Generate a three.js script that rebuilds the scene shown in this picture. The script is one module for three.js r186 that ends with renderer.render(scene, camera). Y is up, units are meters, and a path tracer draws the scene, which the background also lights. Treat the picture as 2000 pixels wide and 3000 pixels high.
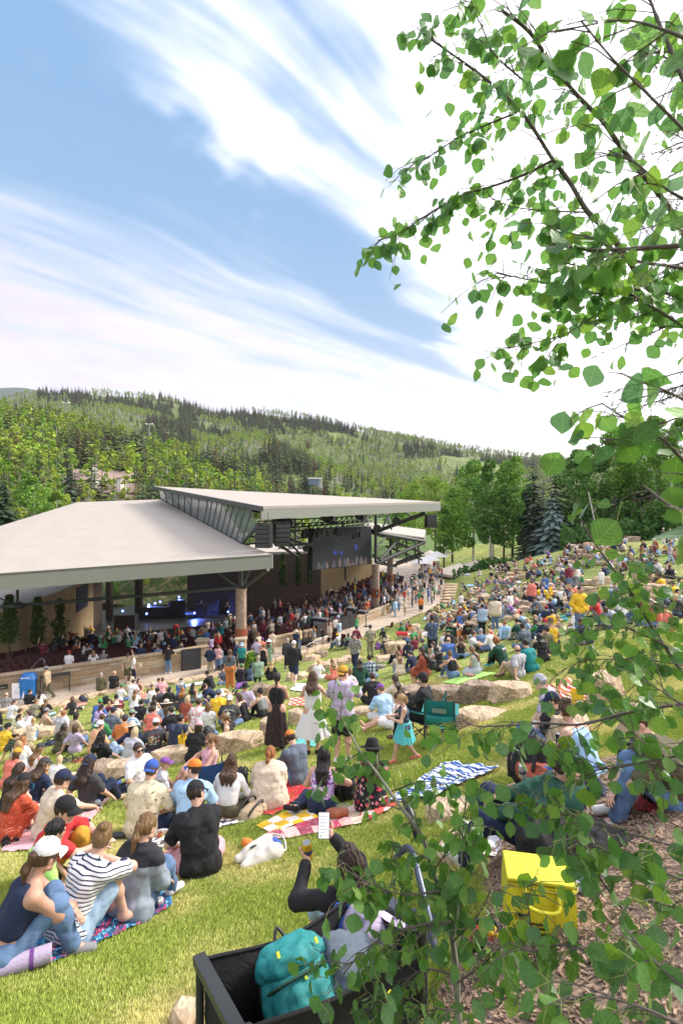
import * as THREE from 'three';
import { mergeGeometries, mergeVertices, toCreasedNormals } from 'three/addons/utils/BufferGeometryUtils.js';
import { RoundedBoxGeometry } from 'three/addons/geometries/RoundedBoxGeometry.js';
// camera, sky, sun, exposure
const scene = new THREE.Scene();
const EYE = 10;
const camera = new THREE.PerspectiveCamera(90, 2 / 3, 0.05, 6000);
camera.position.set(0, EYE, 0); camera.lookAt(0, EYE, -10);
camera.focus = 7; camera.userData.fStop = 6.3;
const renderer = new THREE.WebGLRenderer();
renderer.toneMapping = THREE.LinearToneMapping;
renderer.toneMappingExposure = 2.2;
renderer.shadowMap.enabled = true;
const sun = new THREE.DirectionalLight(new THREE.Color(1, 0.93, 0.82), 2.6);
sun.name = 'sun'; sun.position.set(150, 122, -124); sun.target.position.set(0, 0, -45);
sun.castShadow = true; sun.shadow.radius = 26; sun.shadow.mapSize.set(2048, 2048);
Object.assign(sun.shadow.camera, { left: -90, right: 90, top: 90, bottom: -90, near: 1, far: 500 });
scene.add(sun, sun.target);
let seed = 20240607;
function rnd() { seed = (seed + 0x6d2b79f5) | 0; let t = Math.imul(seed ^ (seed >>> 15), 1 | seed); t = (t + Math.imul(t ^ (t >>> 7), 61 | t)) ^ t; return ((t ^ (t >>> 14)) >>> 0) / 4294967296; }
const rr = (a, b) => a + (b - a) * rnd(), pick = (a) => a[Math.floor(rnd() * a.length)], clamp = (x, a = 0, b = 1) => Math.min(b, Math.max(a, x)), mix = (a, b, t) => a + (b - a) * t;
const sstep = (a, b, x) => { const t = clamp((x - a) / (b - a)); return t * t * (3 - 2 * t); };
function hash3(x, y, z) { let h = Math.imul(x, 374761393) ^ Math.imul(y, 668265263) ^ Math.imul(z, 2147483647 - 1640531527); h = Math.imul(h ^ (h >>> 13), 1274126177); return ((h ^ (h >>> 16)) >>> 0) / 4294967296; }
function noise3(x, y, z) {
const i = Math.floor(x), j = Math.floor(y), k = Math.floor(z); x -= i; y -= j; z -= k;
const u = x * x * (3 - 2 * x), v = y * y * (3 - 2 * y), w = z * z * (3 - 2 * z), L = (a, b, t) => a + (b - a) * t;
return L(L(L(hash3(i, j, k), hash3(i + 1, j, k), u), L(hash3(i, j + 1, k), hash3(i + 1, j + 1, k), u), v), L(L(hash3(i, j, k + 1), hash3(i + 1, j, k + 1), u), L(hash3(i, j + 1, k + 1), hash3(i + 1, j + 1, k + 1), u), v), w) * 2 - 1;
}
const fbm = (x, y, z, n = 4) => { let s = 0, a = 0.5; for (let i = 0; i < n; i++) { s += a * noise3(x, y, z); x *= 2.03; y *= 2.03; z *= 2.03; a *= 0.5; } return s; };
{
const W = 2048, H = 1024, data = new Float32Array(W * H * 4);
const sx = 0.74, sy = 0.6, sz = -0.3;
for (let row = 0; row < H; row++) for (let col = 0; col < W; col++) {
const th = ((row + 0.5) / H - 0.5) * Math.PI, ph = ((col + 0.5) / W - 0.5) * 2 * Math.PI;
const y = Math.sin(th), x = Math.cos(th) * Math.cos(ph), z = Math.cos(th) * Math.sin(ph), o = (row * W + col) * 4;
const yy = Math.max(y, 0.0), hz = Math.pow(1 - yy, 4);
const warm = clamp((x * sx + y * sy + z * sz) * 0.5 + 0.5);
let r = mix(0.118, 0.42, hz), g = mix(0.225, 0.45, hz), b = mix(0.375, 0.53, hz);
if (y > 0) {
const k = 1 / (y + 0.05), px = x * k, pz = -z * k;
const wx = fbm(px * 0.9, pz * 0.9, 3.1, 3) * 0.55, wz = fbm(px * 0.9 + 9, pz * 0.9, 7.7, 3) * 0.55;
const al = (px * 0.71 + pz * 0.7) + wx * 0.6, ac = (px * 0.7 - pz * 0.71) + wz * 0.5;
const streak = fbm(al * 1.1, ac * 7, 2.2, 5), puff = fbm(px * 3.2 + wx, pz * 3.2 + wz, 5.5, 5), fine = fbm(al * 3, ac * 22, 8, 3);
const edge1 = px - (-0.24 + 0.43 * (pz - 0.95)) + wx * 0.22 + puff * 0.16 + streak * 0.42 + fine * 0.12;
const edge2 = (pz - 1.47) * 0.69 - (px + 0.98) * 0.72 + 0.2 + streak * 0.5 + wz * 0.2;
let m1 = sstep(-0.2, 0.5, edge1) * (0.84 + 0.2 * puff + 0.35 * streak + 0.15 * fine), m2 = sstep(-0.2, 0.75, edge2) * clamp(0.72 + 0.55 * streak + 0.4 * fine);
const wisp = sstep(0.12, 0.55, puff + 0.35 * streak) * sstep(0.35, 0.1, Math.abs(pz - 1.42 - 0.15 * px)) * 0.5;
const back = z > 0 ? sstep(-0.15, 0.45, puff + 0.4 * streak + 0.15) * 0.7 * sstep(0, 0.3, z) : 0;
m1 = clamp(m1); m2 = clamp(m2);
const a = 1 - (1 - m1) * (1 - m2 * 0.9) * (1 - wisp) * (1 - back);
const lit = mix(0.62, 1.25, warm * warm) * (0.9 + 0.22 * puff) * mix(1, 1.14, m1);
const lav = m2 * (1 - m1) * 0.36; r = mix(r, (0.99 - lav * 1.0) * lit, a); g = mix(g, (0.93 - lav * 1.06) * lit, a); b = mix(b, (1.0 - lav * 0.9) * lit, a);
const low = Math.pow(1 - y, 9) * 0.7; r = mix(r, 0.8 * mix(0.8, 1.1, warm), low); g = mix(g, 0.77 * mix(0.8, 1.1, warm), low); b = mix(b, 0.82 * mix(0.8, 1.1, warm), low);
} else { r = 0.16; g = 0.17; b = 0.13; }
data[o] = r; data[o + 1] = g; data[o + 2] = b; data[o + 3] = 1;
}
const t = new THREE.DataTexture(data, W, H, THREE.RGBAFormat, THREE.FloatType);
t.mapping = THREE.EquirectangularReflectionMapping; t.magFilter = THREE.LinearFilter; t.needsUpdate = true;
scene.background = t; scene.environment = t;
}
// helpers
const used = new Map();
const numbered = (n) => { const k = used.get(n) ?? 0; used.set(n, k + 1); return k ? n + '_' + String(k).padStart(3, '0') : n; };
const V = (x, y, z) => new THREE.Vector3(x, y, z);
const C = (r, g, b) => new THREE.Color().setRGB(r, g, b);
const at = (px, py, d) => V((px - 1000) / 1500 * d, EYE - (py - 1500) / 1500 * d, -d);
function tag(o, label, category, group, kind) { if (label) o.userData.label = label; if (category) o.userData.category = category; if (group) o.userData.group = group; if (kind) o.userData.kind = kind; return o; }
function thing(name, label, category, p, turn = 0, group) { const o = new THREE.Group(); o.name = numbered(name); scene.add(o); if (p) o.position.copy(p); o.rotation.y = turn; return tag(o, label, category, group); }
function part(name, g, m, parent) { const o = new THREE.Mesh(Array.isArray(g) ? merged(g) : g, m); o.name = parent ? name : numbered(name); o.castShadow = o.receiveShadow = true; (parent ?? scene).add(o); return o; }
function dup(src, p, turn, label) { const o = src.clone(); o.name = numbered(src.name.replace(/_\d{3}$/, '')); scene.add(o); if (p) o.position.copy(p); if (turn !== undefined) o.rotation.y = turn; o.userData = { ...src.userData }; if (label) o.userData.label = label; return o; }
function struct(name, g, m) { return tag(part(name, g, m), null, null, null, 'structure'); }
function merged(list) { const l = list.map((g) => { g = g.index ? g.toNonIndexed() : g; for (const k of Object.keys(g.attributes)) if (!['position', 'normal', 'uv'].includes(k)) g.deleteAttribute(k); if (!g.attributes.uv) g.setAttribute('uv', new THREE.BufferAttribute(new Float32Array(g.attributes.position.count * 2), 2)); if (!g.attributes.normal) g.computeVertexNormals(); return g; }); return l.length > 1 ? mergeGeometries(l) : l[0]; }
const Q = (ax, ay, az) => new THREE.Quaternion().setFromEuler(new THREE.Euler(ax, ay, az));
function bx(w, h, l, x = 0, y = 0, z = 0, ry = 0, r = 0) { const g = r ? new RoundedBoxGeometry(w, h, l, 1, r) : new THREE.BoxGeometry(w, h, l); if (ry) g.rotateY(ry); g.translate(x, y, z); return g; }
function rod(a, b, r, n = 6, r2 = r) { const v = b.clone().sub(a), L = v.length(), g = new THREE.CylinderGeometry(r2, r, L, n, 1); g.translate(0, L / 2, 0); g.applyQuaternion(new THREE.Quaternion().setFromUnitVectors(V(0, 1, 0), v.normalize())); g.translate(a.x, a.y, a.z); return g; }
function beam(a, b, w, h) { const v = b.clone().sub(a), L = v.length(), g = new THREE.BoxGeometry(w, h, L); g.lookAt(v); g.translate((a.x + b.x) / 2, (a.y + b.y) / 2, (a.z + b.z) / 2); return g; }
function tube(pts, r, n = 24, k = 6) { return new THREE.TubeGeometry(new THREE.CatmullRomCurve3(pts), n, r, k, false); }
const lathe = (pts, n = 16) => new THREE.LatheGeometry(pts.map(([x, y]) => new THREE.Vector2(x, y)), n);
function patch(f, nu, nv, su = 1, sv = 1) {
const p = [], uv = [], ix = []; for (let j = 0; j <= nv; j++) for (let i = 0; i <= nu; i++) { const q = f(i / nu, j / nv); p.push(q.x, q.y, q.z); uv.push(i / nu * su, j / nv * sv); }
for (let j = 0; j < nv; j++) for (let i = 0; i < nu; i++) { const a = j * (nu + 1) + i, b = a + 1, c = a + nu + 1, d = c + 1; ix.push(a, b, c, b, d, c); }
const g = new THREE.BufferGeometry(); g.setAttribute('position', new THREE.Float32BufferAttribute(p, 3)); g.setAttribute('uv', new THREE.Float32BufferAttribute(uv, 2)); g.setIndex(ix); g.computeVertexNormals(); return g;
}
function slab(pts, th, off = 0) {
const c = pts.reduce((s, p) => s.add(p), V(0, 0, 0)).multiplyScalar(1 / pts.length);
const tri = THREE.ShapeUtils.triangulateShape(pts.map((p) => new THREE.Vector2(p.x, -p.z)), []), g = [], uv = [];
const add = (a, b, c) => { for (const p of [a, b, c]) { g.push(p.x, p.y, p.z); uv.push(p.x, p.z + p.y); } };
const lo = pts.map((p) => V(p.x, p.y - th, p.z)), ccw = THREE.ShapeUtils.area(pts.map((p) => new THREE.Vector2(p.x, -p.z))) > 0;
for (const [a, b, d] of tri) { if (ccw) { add(pts[a], pts[b], pts[d]); add(lo[a], lo[d], lo[b]); } else { add(pts[a], pts[d], pts[b]); add(lo[a], lo[b], lo[d]); } }
for (let i = 0; i < pts.length; i++) { const j = (i + 1) % pts.length; if (ccw) { add(pts[i], lo[i], pts[j]); add(pts[j], lo[i], lo[j]); } else { add(pts[i], pts[j], lo[i]); add(pts[j], lo[j], lo[i]); } }
const o = new THREE.BufferGeometry(); o.setAttribute('position', new THREE.Float32BufferAttribute(g, 3)); o.setAttribute('uv', new THREE.Float32BufferAttribute(uv, 2)); o.computeVertexNormals(); return o;
}
// textures and materials
function canvasTex(w, h, draw, rx = 1, ry = 1, srgb = true) {
const c = document.createElement('canvas'); c.width = w; c.height = h; draw(c.getContext('2d'), w, h);
const t = new THREE.CanvasTexture(c); t.wrapS = t.wrapT = THREE.RepeatWrapping; t.repeat.set(rx, ry); if (srgb) t.colorSpace = THREE.SRGBColorSpace; return t;
}
function dataTex(n, f, rx = 1, ry = rx) {
const d = new Float32Array(n * n * 4); for (let j = 0; j < n; j++) for (let i = 0; i < n; i++) { const c = f(i / n, j / n), o = (j * n + i) * 4; if (typeof c === 'number') d[o] = d[o + 1] = d[o + 2] = c; else { d[o] = c[0]; d[o + 1] = c[1]; d[o + 2] = c[2]; } d[o + 3] = 1; }
const t = new THREE.DataTexture(d, n, n, THREE.RGBAFormat, THREE.FloatType); t.wrapS = t.wrapT = THREE.RepeatWrapping; t.magFilter = THREE.LinearFilter; t.repeat.set(rx, ry); t.needsUpdate = true; return t;
}
const tile = (u, v, f, n, z = 0) => { const a = u * 2 * Math.PI, b = v * 2 * Math.PI, k = f / (2 * Math.PI); return fbm(Math.cos(a) * k + 10, Math.sin(a) * k + Math.cos(b) * k + 20, Math.sin(b) * k + z, n); };
const MC = new Map();
function mat(key, o) { if (!MC.has(key)) { const m = o.transmission || o.clearcoat || o.sheen ? new THREE.MeshPhysicalMaterial(o) : new THREE.MeshStandardMaterial(o); m.name = key; MC.set(key, m); } return MC.get(key); }
const clothBump = dataTex(256, (u, v) => 0.5 + 0.3 * Math.sin(u * 2 * Math.PI * 64) * Math.sin(v * 2 * Math.PI * 64) + tile(u, v, 14, 4), 2.2);
const cloth = (c, key) => mat('cloth_' + (key ?? c.map((x) => x.toFixed(3)).join()), { color: C(...c), roughness: 0.92, bumpMap: clothBump, bumpScale: 0.0015 });
const plain = (key, c, rough = 0.6, metal = 0) => mat(key, { color: C(...c), roughness: rough, metalness: metal });
const M = {
black: plain('black_metal', [0.018, 0.018, 0.02], 0.5), steel: plain('dark_steel', [0.045, 0.05, 0.052], 0.55, 0.3), grey: plain('grey_metal', [0.3, 0.31, 0.32], 0.4, 0.7), white: plain('white_paint', [0.78, 0.78, 0.77], 0.6), plasticBlack: plain('black_plastic', [0.02, 0.02, 0.022], 0.42),
};
// the lie of the land
const spots = [[240, 2760, 3.9], [410, 2685, 4.4], [590, 2575, 5.2], [790, 2372, 6.7], [665, 2400, 6.9], [945, 2385, 6.6], [810, 2200, 10.9], [915, 2213, 10.2], [1185, 2240, 8.8], [1270, 2190, 8.8], [668, 2137, 13.9], [860, 2012, 20.6], [672, 2018, 23], [300, 2985, 2.75], [30, 2800, 3.4], [110, 2575, 4.8], [255, 2382, 7.6], [305, 2245, 12], [375, 2240, 12.4], [20, 2310, 11.6], [410, 2460, 6.4], [120, 2140, 19.5], [300, 2110, 21], [1045, 1972, 22], [1085, 1927, 27.6], [1265, 1937, 20.5], [1500, 1968, 14.6], [1695, 1868, 18], [1595, 1757, 39], [1800, 1584, 51], [1940, 1604, 52], [1900, 1720, 30], [1530, 1641, 62], [1345, 1690, 69], [1170, 1948, 23], [1330, 2085, 12.3], [1650, 2160, 7], [1800, 2440, 3.7], [1560, 2690, 2.6], [1500, 2980, 2.05], [1920, 2400, 3.3], [1480, 2330, 5], [1250, 2400, 5.4], [1430, 1790, 36], [1200, 1870, 32], [1700, 1700, 35], [1400, 1674, 70], [1980, 1580, 56]]
.map(([px, py, d]) => { const p = at(px, py, d); return [p.x, -p.z, p.y]; });
spots.push([-0.15, 2.3, 7.5], [0.05, 3.1, 7.1], [0, -10, 8.5], [-9, -5, 7.6], [15, -5, 8.8], [40, 22, 8.6], [62, 50, 8.5], [32, 2, 9], [44, 92, 5.5], [24, 88, 0.2], [31, 86, 1.2], [38, 82, 3.4], [-14, 3, 5.2], [-24, 10, 2.2], [-26, 24, 0.2]);
const edgePx = [[-330, 2150], [0, 2083], [180, 2062], [290, 2031], [420, 2010], [560, 1990], [640, 1975], [740, 1948], [800, 1935], [870, 1917], [960, 1892], [1050, 1872], [1110, 1842], [1180, 1817], [1243, 1792], [1290, 1766], [1304, 1720], [1300, 1690], [1285, 1662], [1262, 1640]];
const onFlat = (px, py, y = 0) => at(px, py, (EYE - y) * 1500 / (py - 1500));
const edge = edgePx.map(([a, b]) => { const p = onFlat(a, b); return [p.x, -p.z]; });
for (const [x, d] of edge) spots.push([x, d, 0.02]);
const tps = (() => {
const n = spots.length, m = n + 3, A = Array.from({ length: m }, () => new Float64Array(m + 1)), U = (r2) => (r2 > 1e-9 ? r2 * Math.log(r2) * 0.5 : 0);
for (let i = 0; i < n; i++) {
for (let j = 0; j < n; j++) A[i][j] = U((spots[i][0] - spots[j][0]) ** 2 + (spots[i][1] - spots[j][1]) ** 2);
A[i][i] += 1.2 + 0.12 * Math.max(0, spots[i][1]);
A[i][n] = A[n][i] = 1; A[i][n + 1] = A[n + 1][i] = spots[i][0]; A[i][n + 2] = A[n + 2][i] = spots[i][1]; A[i][m] = spots[i][2];
}
for (let c = 0; c < m; c++) {
let p = c; for (let r = c + 1; r < m; r++) if (Math.abs(A[r][c]) > Math.abs(A[p][c])) p = r;
[A[c], A[p]] = [A[p], A[c]];
for (let r = 0; r < m; r++) if (r !== c && A[r][c]) { const k = A[r][c] / A[c][c]; for (let q = c; q <= m; q++) A[r][q] -= k * A[c][q]; }
}
const w = A.map((row, i) => row[m] / row[i]);
return (x, d) => { let s = w[n] + w[n + 1] * x + w[n + 2] * d; for (let i = 0; i < n; i++) s += w[i] * U((x - spots[i][0]) ** 2 + (d - spots[i][1]) ** 2); return s; };
})();
function stageSide(x, d) {
let best = 1e9, side = 1;
for (let i = 0; i + 1 < edge.length; i++) {
const [ax, ad] = edge[i], [bx_, bd] = edge[i + 1], ex = bx_ - ax, ed = bd - ad, t = clamp(((x - ax) * ex + (d - ad) * ed) / (ex * ex + ed * ed)), qx = x - ax - t * ex, qd = d - ad - t * ed, r = qx * qx + qd * qd;
if (r < best) { best = r; side = ex * (d - ad) - ed * (x - ax); }
}
return Math.sign(side) * Math.sqrt(best);
}
const lawnY = (x, d) => { const e = stageSide(x, d); let y = clamp(tps(x, d), -3, 11); if (e > -2.5) y = mix(y, Math.min(y, 0.02) * 0.2, sstep(-2.5, 0, e)); return e > 0.05 ? Math.min(y, -0.05) - Math.min(8, e * 1.6) : y; };
const groundY = (x, d) => (stageSide(x, d) > 0 ? 0 : lawnY(x, d));
function hit(px, py) {
const u = (px - 1000) / 1500, v = (py - 1500) / 1500; let a = 0.8, b = a;
for (; b < 130; b *= 1.02) { if (EYE - v * b <= groundY(u * b, b)) break; a = b; }
for (let i = 0; i < 24; i++) { const m = (a + b) / 2; if (EYE - v * m <= groundY(u * m, m)) b = m; else a = m; }
return V(u * b, groundY(u * b, b), -b);
}
// ground
const lerpArr = (a, b, t) => a.map((x, i) => mix(x, b[i], t));
{
const tx = dataTex(512, (u, v) => {
const a = tile(u, v, 9, 5), b = tile(u, v, 40, 3, 4), c = tile(u, v, 120, 2, 9), s = sstep(-0.05, 0.5, a * 0.7 + b * 0.7 + c * 0.35);
const base = lerpArr([0.185, 0.25, 0.036], [0.37, 0.35, 0.11], s), k = 1 + c * 0.9 + b * 0.3; return base.map((x) => Math.max(0.01, x * k));
}, 1 / 5);
const g = patch((s, t) => {
const x = 6 + 62 * Math.sinh((s - 0.46) * 5) / Math.sinh(2.5), d = t < 0.1 ? -14 + 15 * (t / 0.1) : 1 + 118 * Math.pow((t - 0.1) / 0.9, 1.7);
return V(x, lawnY(x, d), -d);
}, 230, 260);
const p = g.attributes.position, uv = g.attributes.uv, col = new Float32Array(p.count * 3);
for (let i = 0; i < p.count; i++) { const x = p.getX(i), z = p.getZ(i); uv.setXY(i, x, z); const n = 1 + 0.35 * fbm(x * 0.35, 1, z * 0.35, 3), y = 1 + 0.25 * fbm(x * 0.2, 5, z * 0.2, 2); col[i * 3] = n * y; col[i * 3 + 1] = n; col[i * 3 + 2] = n; }
g.setAttribute('color', new THREE.BufferAttribute(col, 3));
struct('lawn', g, mat('lawn_grass', { map: tx, roughness: 0.95, vertexColors: true, bumpMap: dataTex(256, (u, v) => 0.5 + tile(u, v, 60, 3), 1 / 2), bumpScale: 0.04 }));
const earth = dataTex(512, (u, v) => { const a = tile(u, v, 20, 4, 2), b = tile(u, v, 90, 3, 6), k = 1 + a * 0.7 + b * 1.1; return [0.2 * k, 0.14 * k, 0.1 * k].map((x) => Math.max(0.012, x)); }, 1 / 1.6);
const inside = (x, d) => d < 5.6 - 0.08 * (x - 1) ** 2 && x > 0.3 + 0.42 * Math.max(0, d - 2) + 0.22 * fbm(x * 1.3, 3, d * 1.3, 3);
const e = patch((s, t) => { const d = -3 + 8.6 * t, x0 = 0.3 + 0.42 * Math.max(0, d - 2) + 0.2 * fbm(0, 3, d * 1.6, 3), x = x0 + (9 - x0) * s * s; return V(x, lawnY(x, d) + mix(-0.01, 0.018 + 0.012 * noise3(x * 5, 1, d * 5), sstep(0, 0.02, s) * sstep(1, 0.97, t)), -d); }, 70, 70);
const q = e.attributes.position, w = e.attributes.uv; for (let i = 0; i < q.count; i++) w.setXY(i, q.getX(i), q.getZ(i));
struct('bare_earth', e, mat('bare_earth', { map: earth, roughness: 1, bumpMap: earth, bumpScale: 0.05 }));
const chip = bx(0.034, 0.005, 0.01), n = 7000, im = new THREE.InstancedMesh(chip, mat('bark_chip', { color: C(1, 1, 1), roughness: 0.9 }), n), o = new THREE.Object3D();
for (let i = 0; i < n; i++) { let x, d; do { d = rr(1.3, 5.3); x = rr(0.2, d * 0.72 + 0.4); } while (!inside(x, d)); o.position.set(x, lawnY(x, d) + 0.03, -d); o.rotation.set(rr(-0.3, 0.3), rr(0, 6.3), rr(-0.3, 0.3)); o.scale.set(rr(0.3, 1.3), 1, rr(0.4, 1.3)); o.updateMatrix(); im.setMatrixAt(i, o.matrix); const k = rr(0.5, 1.5); im.setColorAt(i, C(0.25 * k, 0.17 * k, 0.115 * k)); }
im.name = 'bark_mulch'; tag(im, 'brown bark mulch scattered over the bare earth under the aspens', 'mulch', null, 'stuff'); scene.add(im);
const bl = [];
for (let k = 0; k < 9; k++) { const a = rnd() * 6.3, r = rnd() * 0.045, h = rr(0.025, 0.055), l = rr(0, 0.035), w_ = 0.0028, x = Math.cos(a) * r, z = Math.sin(a) * r, b = rnd() * 6.3, cx = Math.cos(b), cz = Math.sin(b); const gg = new THREE.BufferGeometry(); gg.setAttribute('position', new THREE.Float32BufferAttribute([x - cz * w_, 0, z + cx * w_, x + cz * w_, 0, z - cx * w_, x + cx * l * 0.35 + cz * w_ * 0.8, h * 0.6, z + cz * l * 0.35 - cx * w_ * 0.8, x - cz * w_, 0, z + cx * w_, x + cx * l * 0.35 + cz * w_ * 0.8, h * 0.6, z + cz * l * 0.35 - cx * w_ * 0.8, x + cx * l, h, z + cz * l], 3)); bl.push(gg); }
const tuft = merged(bl), big = 190000, gm = new THREE.InstancedMesh(tuft, mat('grass_blade', { color: C(1, 1, 1), roughness: 0.7, side: THREE.DoubleSide }), big);
let k = 0;
while (k < big) {
const d = 2.1 + 15 * Math.pow(rnd(), 1.25), x = rr(-0.75, 0.75) * d + rr(-0.4, 0.4), keep = clamp(5 / d, 0.4, 1);
if (inside(x, d) || stageSide(x, d) > -0.3 || rnd() > keep) continue;
const dry = sstep(-0.04, 0.6, 1.1 * fbm(x * 1.1, 2, d * 1.1, 4) + 0.5 * fbm(x * 0.4, 7, d * 0.4, 2) + rr(-0.25, 0.3)), s = rr(0.6, 1.1) * mix(0.8, 1.25, sstep(3, 14, d));
o.position.set(x, lawnY(x, d) - 0.004, -d); o.rotation.set(rr(-0.2, 0.2), rnd() * 6.3, rr(-0.2, 0.2)); o.scale.set(s * 1.15, s * 0.85, s * 1.15); o.updateMatrix(); gm.setMatrixAt(k, o.matrix);
const v = rr(0.75, 1.3), c = lerpArr([0.35, 0.43, 0.075], [0.7, 0.64, 0.27], dry); gm.setColorAt(k, C(c[0] * v, c[1] * v, c[2] * v)); k++;
}
gm.name = 'grass'; tag(gm, 'short green and straw coloured grass blades of the sloping lawn', 'grass', null, 'stuff'); scene.add(gm);
}
const innerPx = [[-330, 2150 - 55], [0, 2046], [185, 2017], [485, 1970], [612, 1945], [706, 1921], [800, 1896], [928, 1869], [1046, 1833], [1150, 1790], [1178, 1745], [1200, 1700], [1222, 1655], [1245, 1632]];
const BOWL = [-22, 62], bowlY = (x, d) => Math.min(-0.16, -3.4 + 0.15 * (Math.hypot(x - BOWL[0], d - BOWL[1]) - 8));
const inner = innerPx.map(([a, b]) => onFlat(a, b));
const walkMat = mat('concrete', { map: dataTex(512, (u, v) => { const a = tile(u, v, 6, 5), b = tile(u, v, 70, 3, 3), j = Math.min(u % 0.5, v % 0.5) < 0.0035 ? 0.5 : 1, k = (1 + a * 0.35 + b * 0.25) * j; return [0.44 * k, 0.37 * k, 0.29 * k]; }, 1 / 5), roughness: 0.9 });
{
const outer = edge.map(([x, d]) => V(x, 0, -d)), pts = [...outer, ...inner.map((p) => V(p.x - 0.25, 0, p.z - 0.5)).reverse()];
struct('walk', slab(pts, 0.12), walkMat);
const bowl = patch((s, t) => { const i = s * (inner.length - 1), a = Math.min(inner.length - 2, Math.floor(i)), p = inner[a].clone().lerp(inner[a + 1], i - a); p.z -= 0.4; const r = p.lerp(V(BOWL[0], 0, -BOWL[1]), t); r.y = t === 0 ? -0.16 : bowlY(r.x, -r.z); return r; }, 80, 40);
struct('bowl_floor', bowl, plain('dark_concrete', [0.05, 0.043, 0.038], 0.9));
const far = new THREE.CircleGeometry(5000, 64); far.rotateX(-Math.PI / 2); far.translate(0, -9, -100);
struct('valley_floor', far, plain('valley_soil', [0.05, 0.08, 0.025], 1));
const plaza = slab([V(12, -0.13, -60), V(13.5, -0.13, -66), V(20, -0.13, -110), V(-4, -0.13, -112), V(4, -0.13, -70)], 0.3);
struct('plaza', plaza, walkMat);
}
// hills
const tab = (pts) => (px) => { if (px <= pts[0][0]) return pts[0][1]; for (let i = 1; i < pts.length; i++) if (px <= pts[i][0]) { const t = (px - pts[i - 1][0]) / (pts[i][0] - pts[i - 1][0]); return mix(pts[i - 1][1], pts[i][1], t); } return pts.at(-1)[1]; };
const crest1 = tab([[-900, 1120], [-300, 1190], [0, 1235], [150, 1268], [300, 1300], [450, 1345], [600, 1385], [750, 1440], [850, 1480], [1000, 1500], [3000, 1500]]);
const crest2 = tab([[-900, 1150], [0, 1175], [130, 1150], [330, 1160], [480, 1168], [560, 1190], [640, 1213], [760, 1212], [900, 1228], [1050, 1262], [1200, 1292], [1350, 1318], [1500, 1335], [1650, 1352], [1750, 1365], [2000, 1385], [3000, 1420]]);
const kink = (x) => fbm(x, 4, 9, 3);
function hill1(px, d) { const u = (px - 1000) / 1500, e = (1500 - crest1(px)) / 1500, top = EYE + e * 270, t = clamp((d - 95) / 175); return mix(-2, top, Math.pow(t, 1.1)) + 2.5 * fbm(u * 14, 1, d * 0.02, 3) * t; }
function hill2(px, d) {
const u = (px - 1000) / 1500, e = (1500 - crest2(px)) / 1500, t = clamp((d - 230) / 720), top = EYE + e * 950, base = -4;
const fold = 34 * fbm(u * 5 + d * 0.0016, 2, d * 0.0042, 4) * Math.sin(Math.PI * clamp(t)), bench = 10 * Math.sin(t * 9 + u * 5) * Math.sin(Math.PI * t);
return mix(base, top, 0.62 * t + 0.38 * Math.pow(t, 1.9)) + (fold + bench) * 0.9;
}
const hillMat = (n, c, c2) => mat(n, { map: dataTex(256, (u, v) => lerpArr(c, c2, sstep(-0.3, 0.4, tile(u, v, 12, 4))), 1 / 40), roughness: 1 });
function hillMesh(name, f, d0, d1, nd, m, back, px0 = -1400, px1 = 3400) {
const g = patch((s, t) => { const px = mix(px0, px1, s), u = (px - 1000) / 1500, d = t < 0.85 ? mix(d0, d1, t / 0.85) : d1 + (t - 0.85) / 0.15 * back, y = t < 0.85 ? f(px, d) : f(px, d1) - (t - 0.85) / 0.15 * back * 0.5; return V(u * d, y, -d); }, 150, nd);
const p = g.attributes.position, uv = g.attributes.uv; for (let i = 0; i < p.count; i++) uv.setXY(i, p.getX(i), p.getZ(i)); return struct(name, g, m);
}
hillMesh('near_hill', hill1, 95, 270, 50, hillMat('hill_undergrowth', [0.05, 0.1, 0.02], [0.1, 0.16, 0.03]), 60);
hillMesh('ski_hill', hill2, 230, 950, 90, hillMat('hill_meadow', [0.09, 0.14, 0.03], [0.16, 0.2, 0.05]), 200);
{ const c3 = tab([[-900, 1120], [0, 1137], [60, 1134], [110, 1143], [150, 1165], [400, 1250], [3000, 1450]]); hillMesh('far_ridge', (px, d) => mix(60, EYE + (1500 - c3(px)) / 1500 * 2400, clamp((d - 1500) / 900)), 1500, 2400, 20, plain('far_ridge', [0.03, 0.055, 0.035], 1), 300); }
const runs = [[1005, 1281, 55, 9, 0.2], [1325, 1356, 50, 19, 0.2], [1210, 1352, 70, 7, 0.1], [845, 1408, 70, 15, 0.2], [1400, 1365, 110, 16, 0.2], [515, 1215, 12, 18, 0.2], [640, 1400, 30, 8, 0.1]];
const cleared = (px, py) => runs.some(([x, y, a, b, r]) => { const dx = px - x, dy = py - y - dx * r, n = 0.25 * noise3(px * 0.03, py * 0.05, 1); return (dx / a) ** 2 + (dy / b) ** 2 < 1 + n; });
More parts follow.
